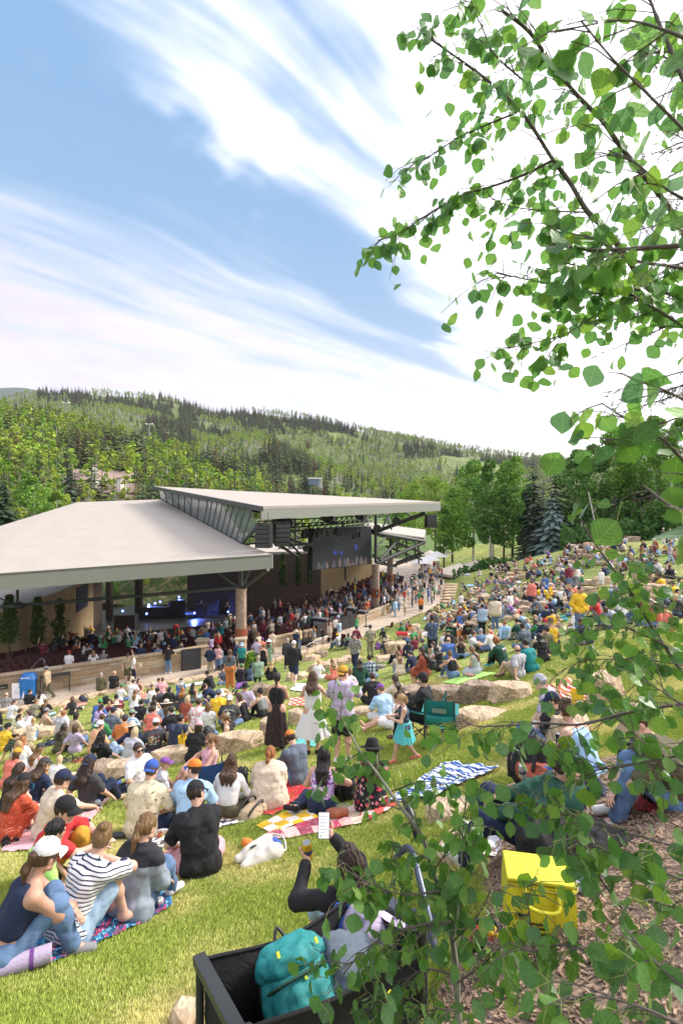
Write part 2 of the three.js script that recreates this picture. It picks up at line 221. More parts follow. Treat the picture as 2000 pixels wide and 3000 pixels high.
// far trees
function quadCloud(n, sample, size, up = 0.3) {
const p = new Float32Array(n * 12), nr = new Float32Array(n * 12), ix = new Uint32Array(n * 6), c = V(0, 0, 0), a = V(0, 0, 0), b = V(0, 0, 0), nn = V(0, 0, 0);
for (let i = 0; i < n; i++) {
sample(c); nn.set(rr(-1, 1), rr(-1, 1) + up, rr(-1, 1)).normalize(); a.set(rr(-1, 1), rr(-1, 1), rr(-1, 1)).cross(nn).normalize(); b.crossVectors(nn, a);
const s = size * rr(0.6, 1.3), t = s * rr(0.6, 1);
for (let k = 0; k < 4; k++) { const u = (k === 0 ? 1 : k === 2 ? -1 : 0.15) * s, w = (k === 1 ? 1 : k === 3 ? -1 : 0.1) * t, o = i * 12 + k * 3; p[o] = c.x + a.x * u + b.x * w; p[o + 1] = c.y + a.y * u + b.y * w; p[o + 2] = c.z + a.z * u + b.z * w; nr[o] = nn.x; nr[o + 1] = nn.y; nr[o + 2] = nn.z; }
ix.set([i * 4, i * 4 + 1, i * 4 + 2, i * 4, i * 4 + 2, i * 4 + 3], i * 6);
}
const g = new THREE.BufferGeometry(); g.setAttribute('position', new THREE.BufferAttribute(p, 3)); g.setAttribute('normal', new THREE.BufferAttribute(nr, 3)); g.setIndex(new THREE.BufferAttribute(ix, 1)); return g;
}
function crownSampler(h0, h1, R, lobes, seedJ = 0) {
const L = []; for (let i = 0; i < lobes; i++) { const t = (i + rnd()) / lobes, a = rnd() * 6.3, w = Math.sin(Math.PI * clamp(0.16 + 0.8 * t)) * R; L.push([Math.cos(a) * w * 0.6, mix(h0, h1, t), Math.sin(a) * w * 0.6, R * rr(0.32, 0.6) * (0.5 + 0.6 * Math.sin(Math.PI * clamp(0.1 + 0.85 * t)))]); }
return (c) => { const l = pick(L), a = rnd() * 6.3, z = rr(-1, 1), s = Math.sqrt(1 - z * z), r = l[3] * Math.cbrt(rr(0.25, 1)); c.set(l[0] + Math.cos(a) * s * r, l[1] + z * r * 0.8, l[2] + Math.sin(a) * s * r); };
}
function aspenGeo(n, leaf, h0, R, lobes) {
const bend = rr(-0.02, 0.02), trunk = [rod(V(0, -0.02, 0), V(bend, 0.55, 0), 0.0125, 5, 0.009), rod(V(bend, 0.55, 0), V(bend * 1.6, 0.93, 0), 0.009, 5, 0.002)];
for (let i = 0; i < 6; i++) { const y = rr(h0 + 0.05, 0.85), a = rnd() * 6.3, r = R * 0.7; trunk.push(rod(V(bend * y * 1.6, y - 0.06, 0), V(Math.cos(a) * r, y + 0.06, Math.sin(a) * r), 0.003, 4, 0.001)); }
return { trunk: merged(trunk), crown: quadCloud(n, crownSampler(h0 + 0.05, 0.97, R, lobes), leaf) };
}
function coniferGeo(rows, per, spray, R, droop, dens = 1, wf = 0.42) {
const p = [], nr = [], ix = [], trunk = rod(V(0, -0.02, 0), V(0, 0.98, 0), 0.012, 5, 0.002);
const tri = (a, b, c) => { const n = b.clone().sub(a).cross(c.clone().sub(a)).normalize(); if (n.y < 0) { n.negate(); [b, c] = [c, b]; } const k = p.length / 3; for (const q of [a, b, c]) { p.push(q.x, q.y, q.z); nr.push(n.x, n.y, n.z); } ix.push(k, k + 1, k + 2); };
for (let i = 0; i < rows; i++) {
const t = (i + rr(-0.3, 0.3)) / rows, y = mix(0.06, 0.97, t), len = R * Math.pow(1 - t, 0.85) * rr(0.8, 1.12) + 0.012, m = Math.max(4, Math.round(per * (1 - 0.5 * t)));
for (let j = 0; j < m; j++) {
if (rnd() > dens) continue;
const a = (j + rr(-0.4, 0.4)) / m * 6.283 + i * 1.3, l = len * rr(0.65, 1.1), dir = V(Math.cos(a), 0, Math.sin(a)), side = V(-dir.z, 0, dir.x), s = V(0, y, 0), e = s.clone().addScaledVector(dir, l); e.y -= l * droop * rr(0.6, 1.3) - 0.004;
for (let k = 0; k < spray; k++) {
const f0 = mix(0.08, 0.8, k / spray), q = s.clone().lerp(e, f0), w = l * wf * (1.1 - f0 * 0.7), tip = s.clone().lerp(e, Math.min(1.05, f0 + 0.45));
for (const sg of [-1, 1]) { const r = q.clone().addScaledVector(side, sg * w).addScaledVector(dir, w * 0.7); r.y -= w * rr(0.25, 0.7); tri(q, r, tip.clone().addScaledVector(side, sg * 0.002)); }
}
}
}
const g = new THREE.BufferGeometry(); g.setAttribute('position', new THREE.Float32BufferAttribute(p, 3)); g.setAttribute('normal', new THREE.Float32BufferAttribute(nr, 3)); g.setIndex(ix); return { trunk, crown: g };
}
const leafMat = (k, c, tr = 0.35) => mat(k, { color: C(...c), roughness: 0.75, transmission: tr, thickness: 0, side: THREE.DoubleSide, specularIntensity: 0.3 });
const whiteBark = mat('aspen_bark', { map: dataTex(128, (u, v) => { const k = sstep(0.25, 0.4, tile(u, v, 10, 3)); return lerpArr([0.55, 0.52, 0.45], [0.1, 0.09, 0.08], k); }), roughness: 0.9 }), brownBark = plain('spruce_bark', [0.09, 0.065, 0.05], 1);
const needleA = mat('spruce_needles', { color: C(0.07, 0.12, 0.045), roughness: 0.9, side: THREE.DoubleSide }), needleB = mat('olive_needles', { color: C(0.13, 0.15, 0.035), roughness: 0.9, side: THREE.DoubleSide });
const aspenLeaf = [leafMat('aspen_crown_light', [0.3, 0.47, 0.06]), leafMat('aspen_crown_mid', [0.22, 0.39, 0.05]), leafMat('aspen_crown_yellow', [0.4, 0.48, 0.07])];
const farAspen = [0, 1, 2].map((i) => aspenGeo(260 + 60 * i, 0.021, 0.6 - 0.08 * i, 0.09, 7)), farFir = [0, 1, 2].map((i) => coniferGeo(16, 9, 3, 0.18 + 0.025 * i, 0.5, 0.97));
{
const tmpO = new THREE.Object3D(), list = [];
const put = (f, px, d, kind, h) => { const u = (px - 1000) / 1500; list.push({ x: u * d, y: f(px, d) - 0.3, d, px, py: 1500 - (f(px, d) - EYE) / d * 1500, kind, h }); };
for (let i = 0; i < 4300; i++) { const px = rr(-420, 1120), d = rr(100, 268) , con = fbm(px * 0.008, 1, d * 0.03, 3) + (d < 135 ? 0.12 : 0) > 0.12 || rnd() < 0.2; if ((px > 185 && px < 390 && d < 152 && rnd() < 0.8) || crest1(px) > 1475 || cleared(px, 1500 - (hill1(px, d) - EYE) / d * 1500)) continue; put(hill1, px, d, con ? 1 : 0, con ? rr(11, 19) * (rnd() < 0.08 ? 1.25 : 1) : rr(10, 16)); }
for (let i = 0; i < 21000; i++) {
const px = rr(-500, 2200), d = 235 + 715 * Math.pow(rnd(), 0.75), y = hill2(px, d), py = 1500 - (y - EYE) / d * 1500; if (px < 780 && py > crest1(px) + 30) continue; if (cleared(px, py) || cleared(px, py - 9)) continue;
const con = fbm(px * 0.006, 3, d * 0.012, 3) > 0.13 - (d > 800 ? 0.05 : 0) + (d < 330 ? -0.2 : 0) || rnd() < 0.06; put(hill2, px, d, con ? 1 : 0, con ? rr(7, 20) : rr(9, 16));
}
for (let i = 0; i < 420; i++) { const d = rr(84, 150), px = rr(-350, 900); if ((px > 100 && d < 110) || (px > 190 && px < 385)) continue; put(() => rr(-3, -1), px, d, rnd() < 0.4 ? 1 : 0, rr(8, 15)); }
const inView = (t) => t.px > -60 && t.px < 1450, order = list.filter(inView).sort((a, b) => b.h / b.d - a.h / a.d), solo = new Set(order.filter((t) => t.kind === 0).slice(0, 200).concat(order.filter((t) => t.kind === 1).slice(0, 170)));
const proto = {};
for (const t of solo) {
const v = Math.floor(rnd() * 3), mv = t.kind ? (rnd() < 0.5 ? 1 : 0) : Math.floor(rnd() * 3), key = t.kind + '_' + v + '_' + mv, p = V(t.x, t.y, -t.d), w = t.h * rr(0.85, 1.2);
let o = proto[key];
if (!o) {
o = proto[key] = t.kind ? thing('hillside_spruce', 'dark pointed spruce among the trees of the wooded hill behind the pavilion', 'spruce tree', p, 0, 'spruces on the wooded hill') : thing('hillside_aspen', 'slim pale-trunked green aspen on the wooded hill behind the pavilion', 'aspen tree', p, 0, 'aspens on the wooded hill');
const geo = t.kind ? farFir[v] : farAspen[v]; part('trunk', geo.trunk, t.kind ? brownBark : whiteBark, o); part('crown', geo.crown, t.kind ? [needleA, needleB][mv] : aspenLeaf[mv], o);
} else o = dup(o, p);
o.rotation.y = rnd() * 6.3; o.scale.set(w, t.h, w);
}
const rest = list.filter((t) => !solo.has(t));
for (const kind of [0, 1]) for (let v = 0; v < 3; v++) for (const bit of ['trunk', 'crown']) {
const l = rest.filter((t, i) => t.kind === kind && i % 3 === v), geo = (kind ? farFir : farAspen)[v][bit];
const im = new THREE.InstancedMesh(geo, bit === 'trunk' ? (kind ? brownBark : whiteBark) : mat(kind ? 'far_needles' : 'far_leaves', { color: C(1, 1, 1), roughness: 0.9, side: THREE.DoubleSide }), l.length);
l.forEach((t, i) => {
let s = hash3(Math.round(t.x * 10), Math.round(t.d * 10), 7); const s2 = hash3(Math.round(t.x * 10), 3, Math.round(t.d * 10));
tmpO.position.set(t.x, t.y, -t.d); tmpO.rotation.set(0, s * 6.3, 0); const w = t.h * (0.9 + 0.35 * s2) * (kind ? 1 : 1.25); tmpO.scale.set(w, t.h, w); tmpO.updateMatrix(); im.setMatrixAt(i, tmpO.matrix);
if (bit === 'crown') { const k = (0.75 + 0.5 * s2) * (t.d > 232 && !kind ? 0.92 : 1); im.setColorAt(i, kind ? (s2 > 0.94 ? C(0.16, 0.06, 0.035) : s > 0.6 ? C(0.12 * k, 0.15 * k, 0.035 * k) : C(0.07 * k, 0.12 * k, 0.045 * k)) : C((0.25 + 0.18 * s) * k, (0.42 + 0.1 * s) * k, 0.06 * k)); } else im.setColorAt(i, C(1, 1, 1));
});
im.name = (kind ? 'spruce_forest' : 'aspen_forest') + (bit === 'trunk' ? '_trunks' : '_crowns'); im.name = numbered(im.name);
tag(im, (kind ? 'dark spruce forest covering the mountain slopes, its ' : 'bright green aspen forest covering the mountain slopes, its ') + (bit === 'trunk' ? 'trunks' : 'crowns'), 'forest', 'forest on the mountain slopes', 'stuff'); scene.add(im);
}
}
// stone wall round the seating bowl
const stoneTones = [[0.46, 0.35, 0.22], [0.52, 0.42, 0.28], [0.4, 0.29, 0.18], [0.5, 0.44, 0.33], [0.44, 0.33, 0.24]];
const stoneTex = dataTex(256, (u, v) => { const a = tile(u, v, 14, 5), b = tile(u, v, 60, 3, 2), k = 0.9 + a * 0.5 + b * 0.4; return [k, k * 0.98, k * 0.95]; }, 1.5);
const stoneM = stoneTones.map((c, i) => mat('sandstone_' + i, { color: C(...c), map: stoneTex, bumpMap: stoneTex, bumpScale: 0.02, roughness: 0.9 }));
function stoneWall(label, pts, h, drop, stones) {
const w = thing('stone_wall', label, 'wall', pts[0].clone());
const o = pts[0], core = [], L = (p) => p.clone().sub(o); let made = 0;
for (let i = 0; i + 1 < pts.length; i++) {
const a = L(pts[i]), b = L(pts[i + 1]), dir = b.clone().sub(a), len = dir.length(), ry = Math.atan2(-dir.z, dir.x); dir.normalize();
const n = V(dir.z, 0, -dir.x); if (n.z < 0) n.negate();
const place = (g, s, y, off) => { g.rotateY(ry); g.translate(a.x + dir.x * s + n.x * off, y, a.z + dir.z * s + n.z * off); return g; };
core.push(place(bx(len + 0.02, h + drop - 0.1, 0.36), len / 2, (h - drop - 0.1) / 2, -0.2));
for (let s = 0; s < len;) { const l = Math.min(len - s, rr(1.1, 1.9)); part('coping', place(bx(l - 0.012, 0.1, 0.52, 0, 0, 0, 0, 0.02), s + l / 2, h - 0.05, -0.2), pick(stoneM), w); s += l; }
const courses = [0.16, 0.24, 0.2, 0.28, 0.18]; let y = 0, c = 0;
while (y < h - 0.12) {
const ch = Math.min(courses[c++ % 5], h - 0.1 - y);
for (let s = 0; s < len - 0.05;) { let l = rr(0.55, 1.5); if (len - s - l < 0.35) l = len - s; if (stones && made < 298) { const p = rr(0.03, 0.05); part('stone', place(bx(l - 0.014, ch - 0.012, p * 2, 0, 0, 0, 0, 0.012), s + l / 2, y + ch / 2, -0.02), pick(stoneM), w); made++; } else core.push(place(bx(l - 0.014, ch - 0.012, 0.08), s + l / 2, y + ch / 2, -0.02)); s += l; }
y += ch;
}
}
part('wall_core', core, stoneM[1], w); return w;
}
const wallPts = [[-260, 2090], [0, 2046], [185, 2017], [485, 1970], [612, 1946]].map(([a, b]) => onFlat(a, b));
stoneWall('long low wall of tan sandstone blocks between the walk and the seats under the left roof', wallPts, 1.23, 0.3, true);
stoneWall('short low sandstone wall right of the front roof column, behind the camera operator', [[796, 1899], [926, 1871]].map(([a, b]) => onFlat(a, b)), 0.75, 0.3, true);
stoneWall('low sandstone wall beyond the black mesh fence by the second roof column', [[1050, 1834], [1148, 1792]].map(([a, b]) => onFlat(a, b)), 0.8, 0.3, true);
for (const [px, py, l] of [[585, 1942, 'square sandstone pier with pale cap at the end of the long wall'], [700, 1938, 'square sandstone pier with pale cap just left of the front roof column']]) { const p = onFlat(px, py), t = thing('stone_pier', l, 'pier', p); p.z -= 1; part('pier_shaft', bx(0.62, 1.3, 0.62, 0, 0.65, -0.6, 0, 0.02), stoneM[0], t); part('pier_cap', bx(0.8, 0.14, 0.8, 0, 1.37, -0.6, 0, 0.03), stoneM[3], t); }
// pavilion
const membraneTex = dataTex(256, (u, v) => { const a = tile(u, v, 5, 4), s = 0.99 - (Math.min(u % 0.25, v % 0.5) < 0.006 ? 0.13 : 0); return [0.385 * s + a * 0.03, 0.345 * s + a * 0.03, 0.295 * s + a * 0.03]; }, 1 / 6);
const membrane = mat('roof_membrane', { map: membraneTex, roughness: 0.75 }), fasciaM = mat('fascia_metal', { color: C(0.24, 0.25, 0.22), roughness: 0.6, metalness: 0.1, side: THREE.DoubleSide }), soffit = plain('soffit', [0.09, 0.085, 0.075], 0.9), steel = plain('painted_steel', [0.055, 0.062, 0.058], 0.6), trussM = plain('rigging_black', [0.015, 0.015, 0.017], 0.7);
const planeOf = (a, b, c) => new THREE.Plane().setFromCoplanarPoints(a, b, c);
const onPlane = (pl, px, py) => { const r = new THREE.Ray(V(0, EYE, 0), at(px, py, 1).sub(V(0, EYE, 0)).normalize()), o = V(0, 0, 0); r.intersectPlane(pl, o); return o; };
const fascia = (a, b, h) => patchBox(a, b, h, 0.12);
function patchBox(a, b, h, t) { const d = b.clone().sub(a).normalize(), n = V(d.z, 0, -d.x).normalize().multiplyScalar(t), q = []; const P = [a, b].flatMap((p) => [p, p.clone().sub(V(0, h, 0)), p.clone().add(n), p.clone().add(n).sub(V(0, h, 0))]); const f = (i, j, k, l) => q.push(P[i], P[j], P[k], P[i], P[k], P[l]); f(0, 1, 5, 4); f(2, 6, 7, 3); f(0, 4, 6, 2); f(1, 3, 7, 5); f(0, 2, 3, 1); f(4, 5, 7, 6); const g = new THREE.BufferGeometry(); g.setAttribute('position', new THREE.Float32BufferAttribute(q.flatMap((p) => [p.x, p.y, p.z]), 3)); g.computeVertexNormals(); return g; }
const pav = thing('pavilion', 'large open-air concert pavilion with pale folded roofs and glazed clerestory over a dark stage', 'pavilion');
{
const A = at(799, 1625, 33.6), F = at(-190, 1694, 26.4), D = at(228, 1471, 60), low = planeOf(A, at(0, 1679, 28.6), D);
const C_ = onPlane(low, 473, 1463), B = onPlane(low, 707, 1592), G0 = onPlane(low, 800, 1560), E = onPlane(low, -190, 1600);
const back = V(D.x - 0.5, D.y - 3, D.z - 16), backR = V(C_.x + 6, C_.y - 3, C_.z - 16), inR = V(B.x + 5, B.y + 0.2, B.z - 7), inC = V(C_.x + 7, C_.y, C_.z - 3);
const roof = part('roof', slab([F, A, B, inC, C_, D, E].map((p) => p.clone()), 0.14), membrane, pav);
part('rear_roof', slab([D, C_, inC, backR, back].map((p) => p.clone().sub(V(0, 0.02, 0))), 0.14), membrane, pav);
part('fascia', fascia(F.clone().add(V(0, 0.02, 0)), A.clone().add(V(0, 0.02, 0)), 0.92), fasciaM, pav);
part('side_fascia', fascia(A.clone().add(V(0.02, 0.01, -0.02)), B.clone().add(V(0.02, 0.01, 0)), 0.9), fasciaM, pav);
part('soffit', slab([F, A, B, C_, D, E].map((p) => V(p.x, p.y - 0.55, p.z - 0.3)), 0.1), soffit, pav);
const U1 = at(767, 1484, 34.6), U2 = at(1290, 1470, 50), U3 = at(446, 1424, 60), up = planeOf(U1, U2, U3), U4 = onPlane(up, 900, 1448.5), far1 = onPlane(up, 700, 1438.5);
part('roof', slab([U1, U2, U4, far1, U3].map((p) => p.clone()), 0.16), membrane, pav);
part('fascia', fascia(U1.clone().add(V(-0.02, 0.02, 0)), U2.clone().add(V(0, 0.02, 0)), 0.9), fasciaM, pav);
part('roof_edge', beam(U3.clone().sub(V(0, 0.16, 0)), U1.clone().sub(V(0, 0.16, 0)), 0.2, 0.34), steel, pav);
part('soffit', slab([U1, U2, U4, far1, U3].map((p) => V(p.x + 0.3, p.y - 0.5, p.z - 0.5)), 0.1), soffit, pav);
const glassM = mat('clerestory_glass', { color: C(0.26, 0.31, 0.31), roughness: 0.06, transmission: 0.6, thickness: 0, specularIntensity: 1 });
const cuts = [455, 476, 496, 515, 534, 554, 576, 600, 613, 628, 643, 659, 675, 692, 709, 728];
const topAt = (px) => { const t = (px - 446) / (767 - 446), d = 1 / mix(1 / 60, 1 / 34.6, t); return at(px, mix(1424, 1484, t), d).sub(V(-0.25, 0.42, 0)); };
const dirs = []; let prevT, prevB;
cuts.forEach((px, i) => {
const T = topAt(px), bt = clamp((px - 455) / (728 - 455)), Bp = C_.clone().lerp(B, clamp(i / (cuts.length - 1) * 1.0)); const bD = mix(-C_.z, -B.z, bt);
const Bq = onPlane(low, mix(473, 707, bt), mix(1463, 1592, Math.pow(bt, 1.0))); Bq.y -= 0.05;
part('mullion', rod(Bq, T, 0.055, 5), steel, pav);
if (prevT) { const g = new THREE.BufferGeometry().setFromPoints([prevB, Bq, T, prevB, T, prevT]); g.computeVertexNormals(); g.setAttribute('uv', new THREE.Float32BufferAttribute(12, 2)); part('pane', g, glassM, pav); }
prevT = T; prevB = Bq;
});
const capT = at(752, 1540, 35), g = new THREE.BufferGeometry().setFromPoints([prevB, capT, prevT]); g.computeVertexNormals(); part('pane', g, glassM, pav);
part('brace', rod(prevB, at(760, 1536, 34.8), 0.13, 8), steel, pav); part('sill_beam', beam(C_.clone().sub(V(0, .06, 0)), B.clone().sub(V(0, .06, 0)), 0.16, 0.2), steel, pav);
for (let i = 0; i < 5; i++) { const a = topAt(cuts[i * 3]).add(V(0.5, 0, -0.4)), b = onPlane(low, mix(473, 707, (i * 3 + 2.5) / 16), mix(1463, 1592, (i * 3 + 2.5) / 16)).add(V(0.5, 0, -0.4)); part('web_brace', rod(a, b, 0.1, 6), steel, pav); }
const R = [at(1050, 1536, 62), at(1084, 1531, 84), at(1247, 1552, 72), at(1243, 1574, 60), at(1120, 1558, 56)];
part('roof', slab([R[0], R[4], R[3], R[2], R[1]], 0.14), membrane, pav); part('fascia', fascia(R[3], R[2], 1.25), fasciaM, pav);
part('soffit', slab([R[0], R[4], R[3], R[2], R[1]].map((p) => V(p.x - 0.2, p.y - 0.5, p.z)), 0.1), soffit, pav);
const copper = mat('rusted_copper', { color: C(0.3, 0.09, 0.035), roughness: 0.6, metalness: 0.3 }), concrete = mat('column_concrete', { map: dataTex(128, (u, v) => { const k = 1 + tile(u, v, 20, 4) * 0.5; return [0.33 * k, 0.25 * k, 0.19 * k]; }), roughness: 0.9 }), plate = plain('number_plate', [0.02, 0.02, 0.02], 0.5);
const numM = (n) => mat('number_' + n, { map: canvasTex(64, 64, (c) => { c.fillStyle = '#0c0c0c'; c.fillRect(0, 0, 64, 64); c.fillStyle = '#eee'; c.font = 'bold 46px sans-serif'; c.textAlign = 'center'; c.fillText(n, 32, 49); }), roughness: 0.6 });
const col = (p, h, r, n, turn, y0 = 0) => {
part('column', [new THREE.CylinderGeometry(r * 0.93, r * 0.95, h - 1.95, 20).translate(p.x, y0 + 1.95 + (h - 1.95) / 2, p.z), new THREE.CylinderGeometry(r * 1.0, r * 1.0, 0.14, 20).translate(p.x, y0 + h, p.z)], concrete, pav);
part('column_foot', new THREE.CylinderGeometry(r * 0.98, r, 1.0, 20).translate(p.x, y0 + 0.5, p.z), concrete, pav);
part('copper_band', new THREE.CylinderGeometry(r * 1.08, r * 1.08, 0.95, 20).translate(p.x, y0 + 1.475, p.z), copper, pav);
if (n) { const b = bx(0.34, 0.5, 0.03); b.rotateY(turn); b.translate(p.x + Math.sin(turn) * (r * 1.09), y0 + 1.5, p.z + Math.cos(turn) * (r * 1.09)); part('number_plate', b, numM(n), pav); }
};
const c4 = onFlat(706, 1922), c3 = at(1100, 1777, 54), c2 = at(1142, 1712, 66);
col(c4, 4.65, 0.4, '4', -1.25); col(c3, 4.4, 0.42, '3', 0.25); col(c2, 4.2, 0.42, '2', 0.2);
const T = (p, q, r, n = 'steel_tube') => part(n, rod(p, q, r, 10), steel, pav);
const c4t = V(c4.x, 4.6, c4.z), c3t = V(c3.x, 4.6, c3.z);
T(c4t, at(784, 1667, 33.9), 0.16); T(c4t, V(c4.x, 6.4, c4.z), 0.13); T(c4t, at(640, 1680, 35), 0.09); T(c4t, at(735, 1660, 42), 0.13); T(at(-60, 1783, 34), at(694, 1722, 35.4), 0.12);
T(at(52, 1728, 34), at(52, 1772, 34), 0.09); T(at(-60, 1725, 33), at(40, 1770, 34), 0.045); part('hub', lathe([[0, -0.2], [0.45, -0.18], [0.45, 0], [0.2, 0.18], [0, 0.2]], 14).translate(at(52, 1772, 34).x, at(52, 1772, 34).y, at(52, 1772, 34).z), steel, pav);
T(c3t, V(c3.x, 9.7, c3.z), 0.17); T(at(1103, 1557, 53), at(1246, 1503, 50.5), 0.2); T(at(1103, 1562, 54), at(1243, 1586, 60), 0.2); T(at(1243, 1588, 60), at(1104, 1650, 55), 0.22); T(at(1112, 1642, 54), at(1166, 1580, 57), 0.15); T(at(1163, 1578, 57), at(1163, 1612, 57), 0.12); T(at(1163, 1592, 58), at(1240, 1620, 62), 0.17); T(at(1160, 1650, 62), at(1240, 1618, 62), 0.17); T(at(1104, 1650, 55), at(1160, 1660, 60), 0.12); T(at(1116, 1552, 53), at(1140, 1508, 54), 0.1); T(at(1146, 1550, 53), at(1135, 1505, 58), 0.1); T(at(1208, 1518, 51), at(1185, 1500, 52), 0.08); T(at(1160, 1505, 52), at(1160, 1525, 52), 0.08);
T(at(1104, 1600, 54), at(1143, 1560, 58), 0.09); T(at(1190, 1560, 64), at(1190, 1650, 64), 0.1); T(at(1130, 1600, 66), at(1235, 1640, 70), 0.14); T(at(1225, 1590, 62), at(1226, 1650, 66), 0.1); T(at(1143, 1700, 66), at(1143, 1560, 66), 0.16); T(at(1143, 1660, 66), at(1235, 1628, 66), 0.16); T(at(1143, 1660, 66), at(1090, 1625, 66), 0.14);
for (const [px, py, d, r] of [[1160, 1527, 52, 0.42], [1104, 1548, 53, 0.42], [895, 1607, 50, 0.3]]) { const p = at(px, py, d); part('hub', new THREE.CylinderGeometry(r, r, 0.5, 16).rotateX(Math.PI / 2).translate(p.x, p.y, p.z), steel, pav); }
const lattice = (p, q, s, n) => { const g = [], d = q.clone().sub(p), up_ = V(0, s, 0), sd = V(d.z, 0, -d.x).normalize().multiplyScalar(s), P = (t, i) => p.clone().addScaledVector(d, t).add(i & 1 ? up_ : V(0, 0, 0)).add(i & 2 ? sd : V(0, 0, 0)); for (let i = 0; i < 4; i++) g.push(rod(P(0, i), P(1, i), 0.045, 4)); for (let k = 0; k < n; k++) for (const [i, j] of [[0, 1], [2, 3], [0, 2], [1, 3]]) g.push(rod(P(k / n, i), P((k + 1) / n, j), 0.028, 4), rod(P(k / n, i), P(k / n, j), 0.028, 4)); part('rigging_truss', g, trussM, pav); };
lattice(at(775, 1552, 37), at(1085, 1528, 52), 0.6, 18); lattice(at(800, 1560, 42), at(1090, 1540, 56), 0.6, 16); lattice(at(690, 1600, 48), at(1080, 1552, 60), 0.7, 18); lattice(at(835, 1530, 38), at(860, 1545, 58), 0.6, 14); lattice(at(960, 1522, 44), at(985, 1535, 60), 0.6, 12); lattice(at(1060, 1516, 49), at(1075, 1528, 64), 0.6, 12);
T(at(830, 1575, 44), at(915, 1600, 50), 0.13); T(at(845, 1598, 46), at(915, 1592, 50), 0.12); T(at(835, 1572, 42), at(880, 1625, 52), 0.1); T(at(760, 1560, 38), at(870, 1630, 55), 0.14); T(at(905, 1540, 50), at(905, 1700, 55), 0.1); T(at(1005, 1530, 56), at(1012, 1700, 62), 0.1);
const lampB = []; for (let i = 0; i < 26; i++) { const p = at(rr(790, 1080), 0, 1), d = rr(40, 54), q = at(rr(800, 1075), rr(1545, 1562), d); lampB.push(rod(q, q.clone().add(V(rr(-0.1, 0.1), -0.5, rr(-0.1, 0.1))), 0.14, 8, 0.18)); } part('stage_lamp_cans', lampB, trussM, pav);
const brown = mat('brown_panel', { map: dataTex(128, (u, v) => { const s = (u * 10) % 1 < 0.04 ? 0.5 : 1, k = s * (1 + tile(u, v, 8, 3) * 0.3); return [0.075 * k, 0.05 * k, 0.035 * k]; }, 1 / 6), roughness: 0.8 }), tan = mat('tan_plaster', { map: dataTex(128, (u, v) => { const k = 1 + tile(u, v, 6, 4) * 0.25; return [0.33 * k, 0.24 * k, 0.13 * k]; }, 1 / 4), roughness: 0.95 });
const wallB = (px0, px1, d0, d1, y0, y1, m, n = 'rear_wall', th = 0.4) => { const a = at(px0, 1500, d0), b = at(px1, 1500, d1); a.y = b.y = y1; part(n, patchBox(a, b, y1 - y0, -th), m, pav); return [a, b]; };
wallB(555, 705, 66, 63, -4.6, 8.4, brown); wallB(705, 936, 62.6, 66, -4.6, 4.75, brown); wallB(936, 1085, 68, 76, -3, 3.0, tan); wallB(250, 290, 54, 57, -4.6, 8, brown, 'stage_pier'); wallB(318, 332, 60, 60, -4.6, 8, brown, 'stage_pier', 0.7); wallB(402, 419, 62, 62, -4.6, 8, brown, 'stage_pier', 0.7);
part('flat_roof', slab([at(700, 1606, 66), at(936, 1607, 68), at(915, 1590, 84), at(740, 1592, 84)].map((p) => V(p.x, 4.8, p.z)), 0.25), mat('gravel_roof', { map: dataTex(128, (u, v) => { const k = 1 + tile(u, v, 40, 3) * 0.9; return [0.4 * k, 0.36 * k, 0.31 * k]; }, 1 / 3), roughness: 1 }), pav);
for (let i = 0; i < 3; i++) { const p = at(825 + i * 28, 1600, 72); part('roof_vent', bx(0.9, 0.6, 0.9, p.x, 5.1, p.z), M.grey, pav); }
const sidePts = [[-90, 33, 2.9], [60, 37, 3.1], [160, 42, 3.25], [230, 47, 3.35], [274, 52, 3.4]], sp = (t) => { const i = Math.min(3, Math.floor(t * 4)), f = t * 4 - i, a = sidePts[i], b = sidePts[i + 1], p = at(mix(a[0], b[0], f), 1500, mix(a[1], b[1], f)); p.y = mix(a[2], b[2], f); return p; };
part('curved_side_wall', [patch((s, t) => { const p = sp(s); p.y = mix(-4.5, p.y, t); return p; }, 24, 2, 18, 6), patch((s, t) => { const p = sp(s); p.y = mix(-4.5, p.y, t); p.x -= 0.3; p.z -= 0.2; return p; }, 24, 1), patch((s, t) => { const p = sp(s); p.x -= 0.32 * t; p.z -= 0.2 * t; return p; }, 24, 1)], tan, pav);
part('flat_roof', slab([sp(0), sp(0.5), sp(0.95), at(200, 1600, 64), at(-180, 1600, 62), at(-230, 1600, 34)].map((p) => V(p.x - 0.32, 2.8, p.z)), 0.2), MC.get('gravel_roof'), pav);
part('stage_deck', slab([at(240, 1870, 50), at(700, 1818, 57.5), at(700, 1780, 63), at(400, 1790, 68), at(250, 1800, 62)].map((p) => V(p.x, -2.3, p.z)), 2.2), plain('stage_black', [0.03, 0.03, 0.033], 0.35), pav);
part('wall_poster', patchBox(at(228, 1718, 46.6).setY(3.1), at(258, 1715, 49.6).setY(3.1), 2.2, 0.12), plain('poster_dark', [0.05, 0.05, 0.06], 0.5), pav);
struct('garden_slope', patch((s, t) => V(mix(-44, -12, s), mix(-2.2, 9, t) + 0.5 * fbm(s * 9, t * 9, 2, 3), mix(-68, -90, t)), 40, 30, 30, 20), mat('garden_soil', { map: dataTex(128, (u, v) => lerpArr([0.05, 0.09, 0.02], [0.2, 0.15, 0.09], sstep(0, 0.4, tile(u, v, 14, 4))), 0.2), roughness: 1 }));
}
const vineLeaf = leafMat('vine_leaf', [0.06, 0.12, 0.025], 0.2);
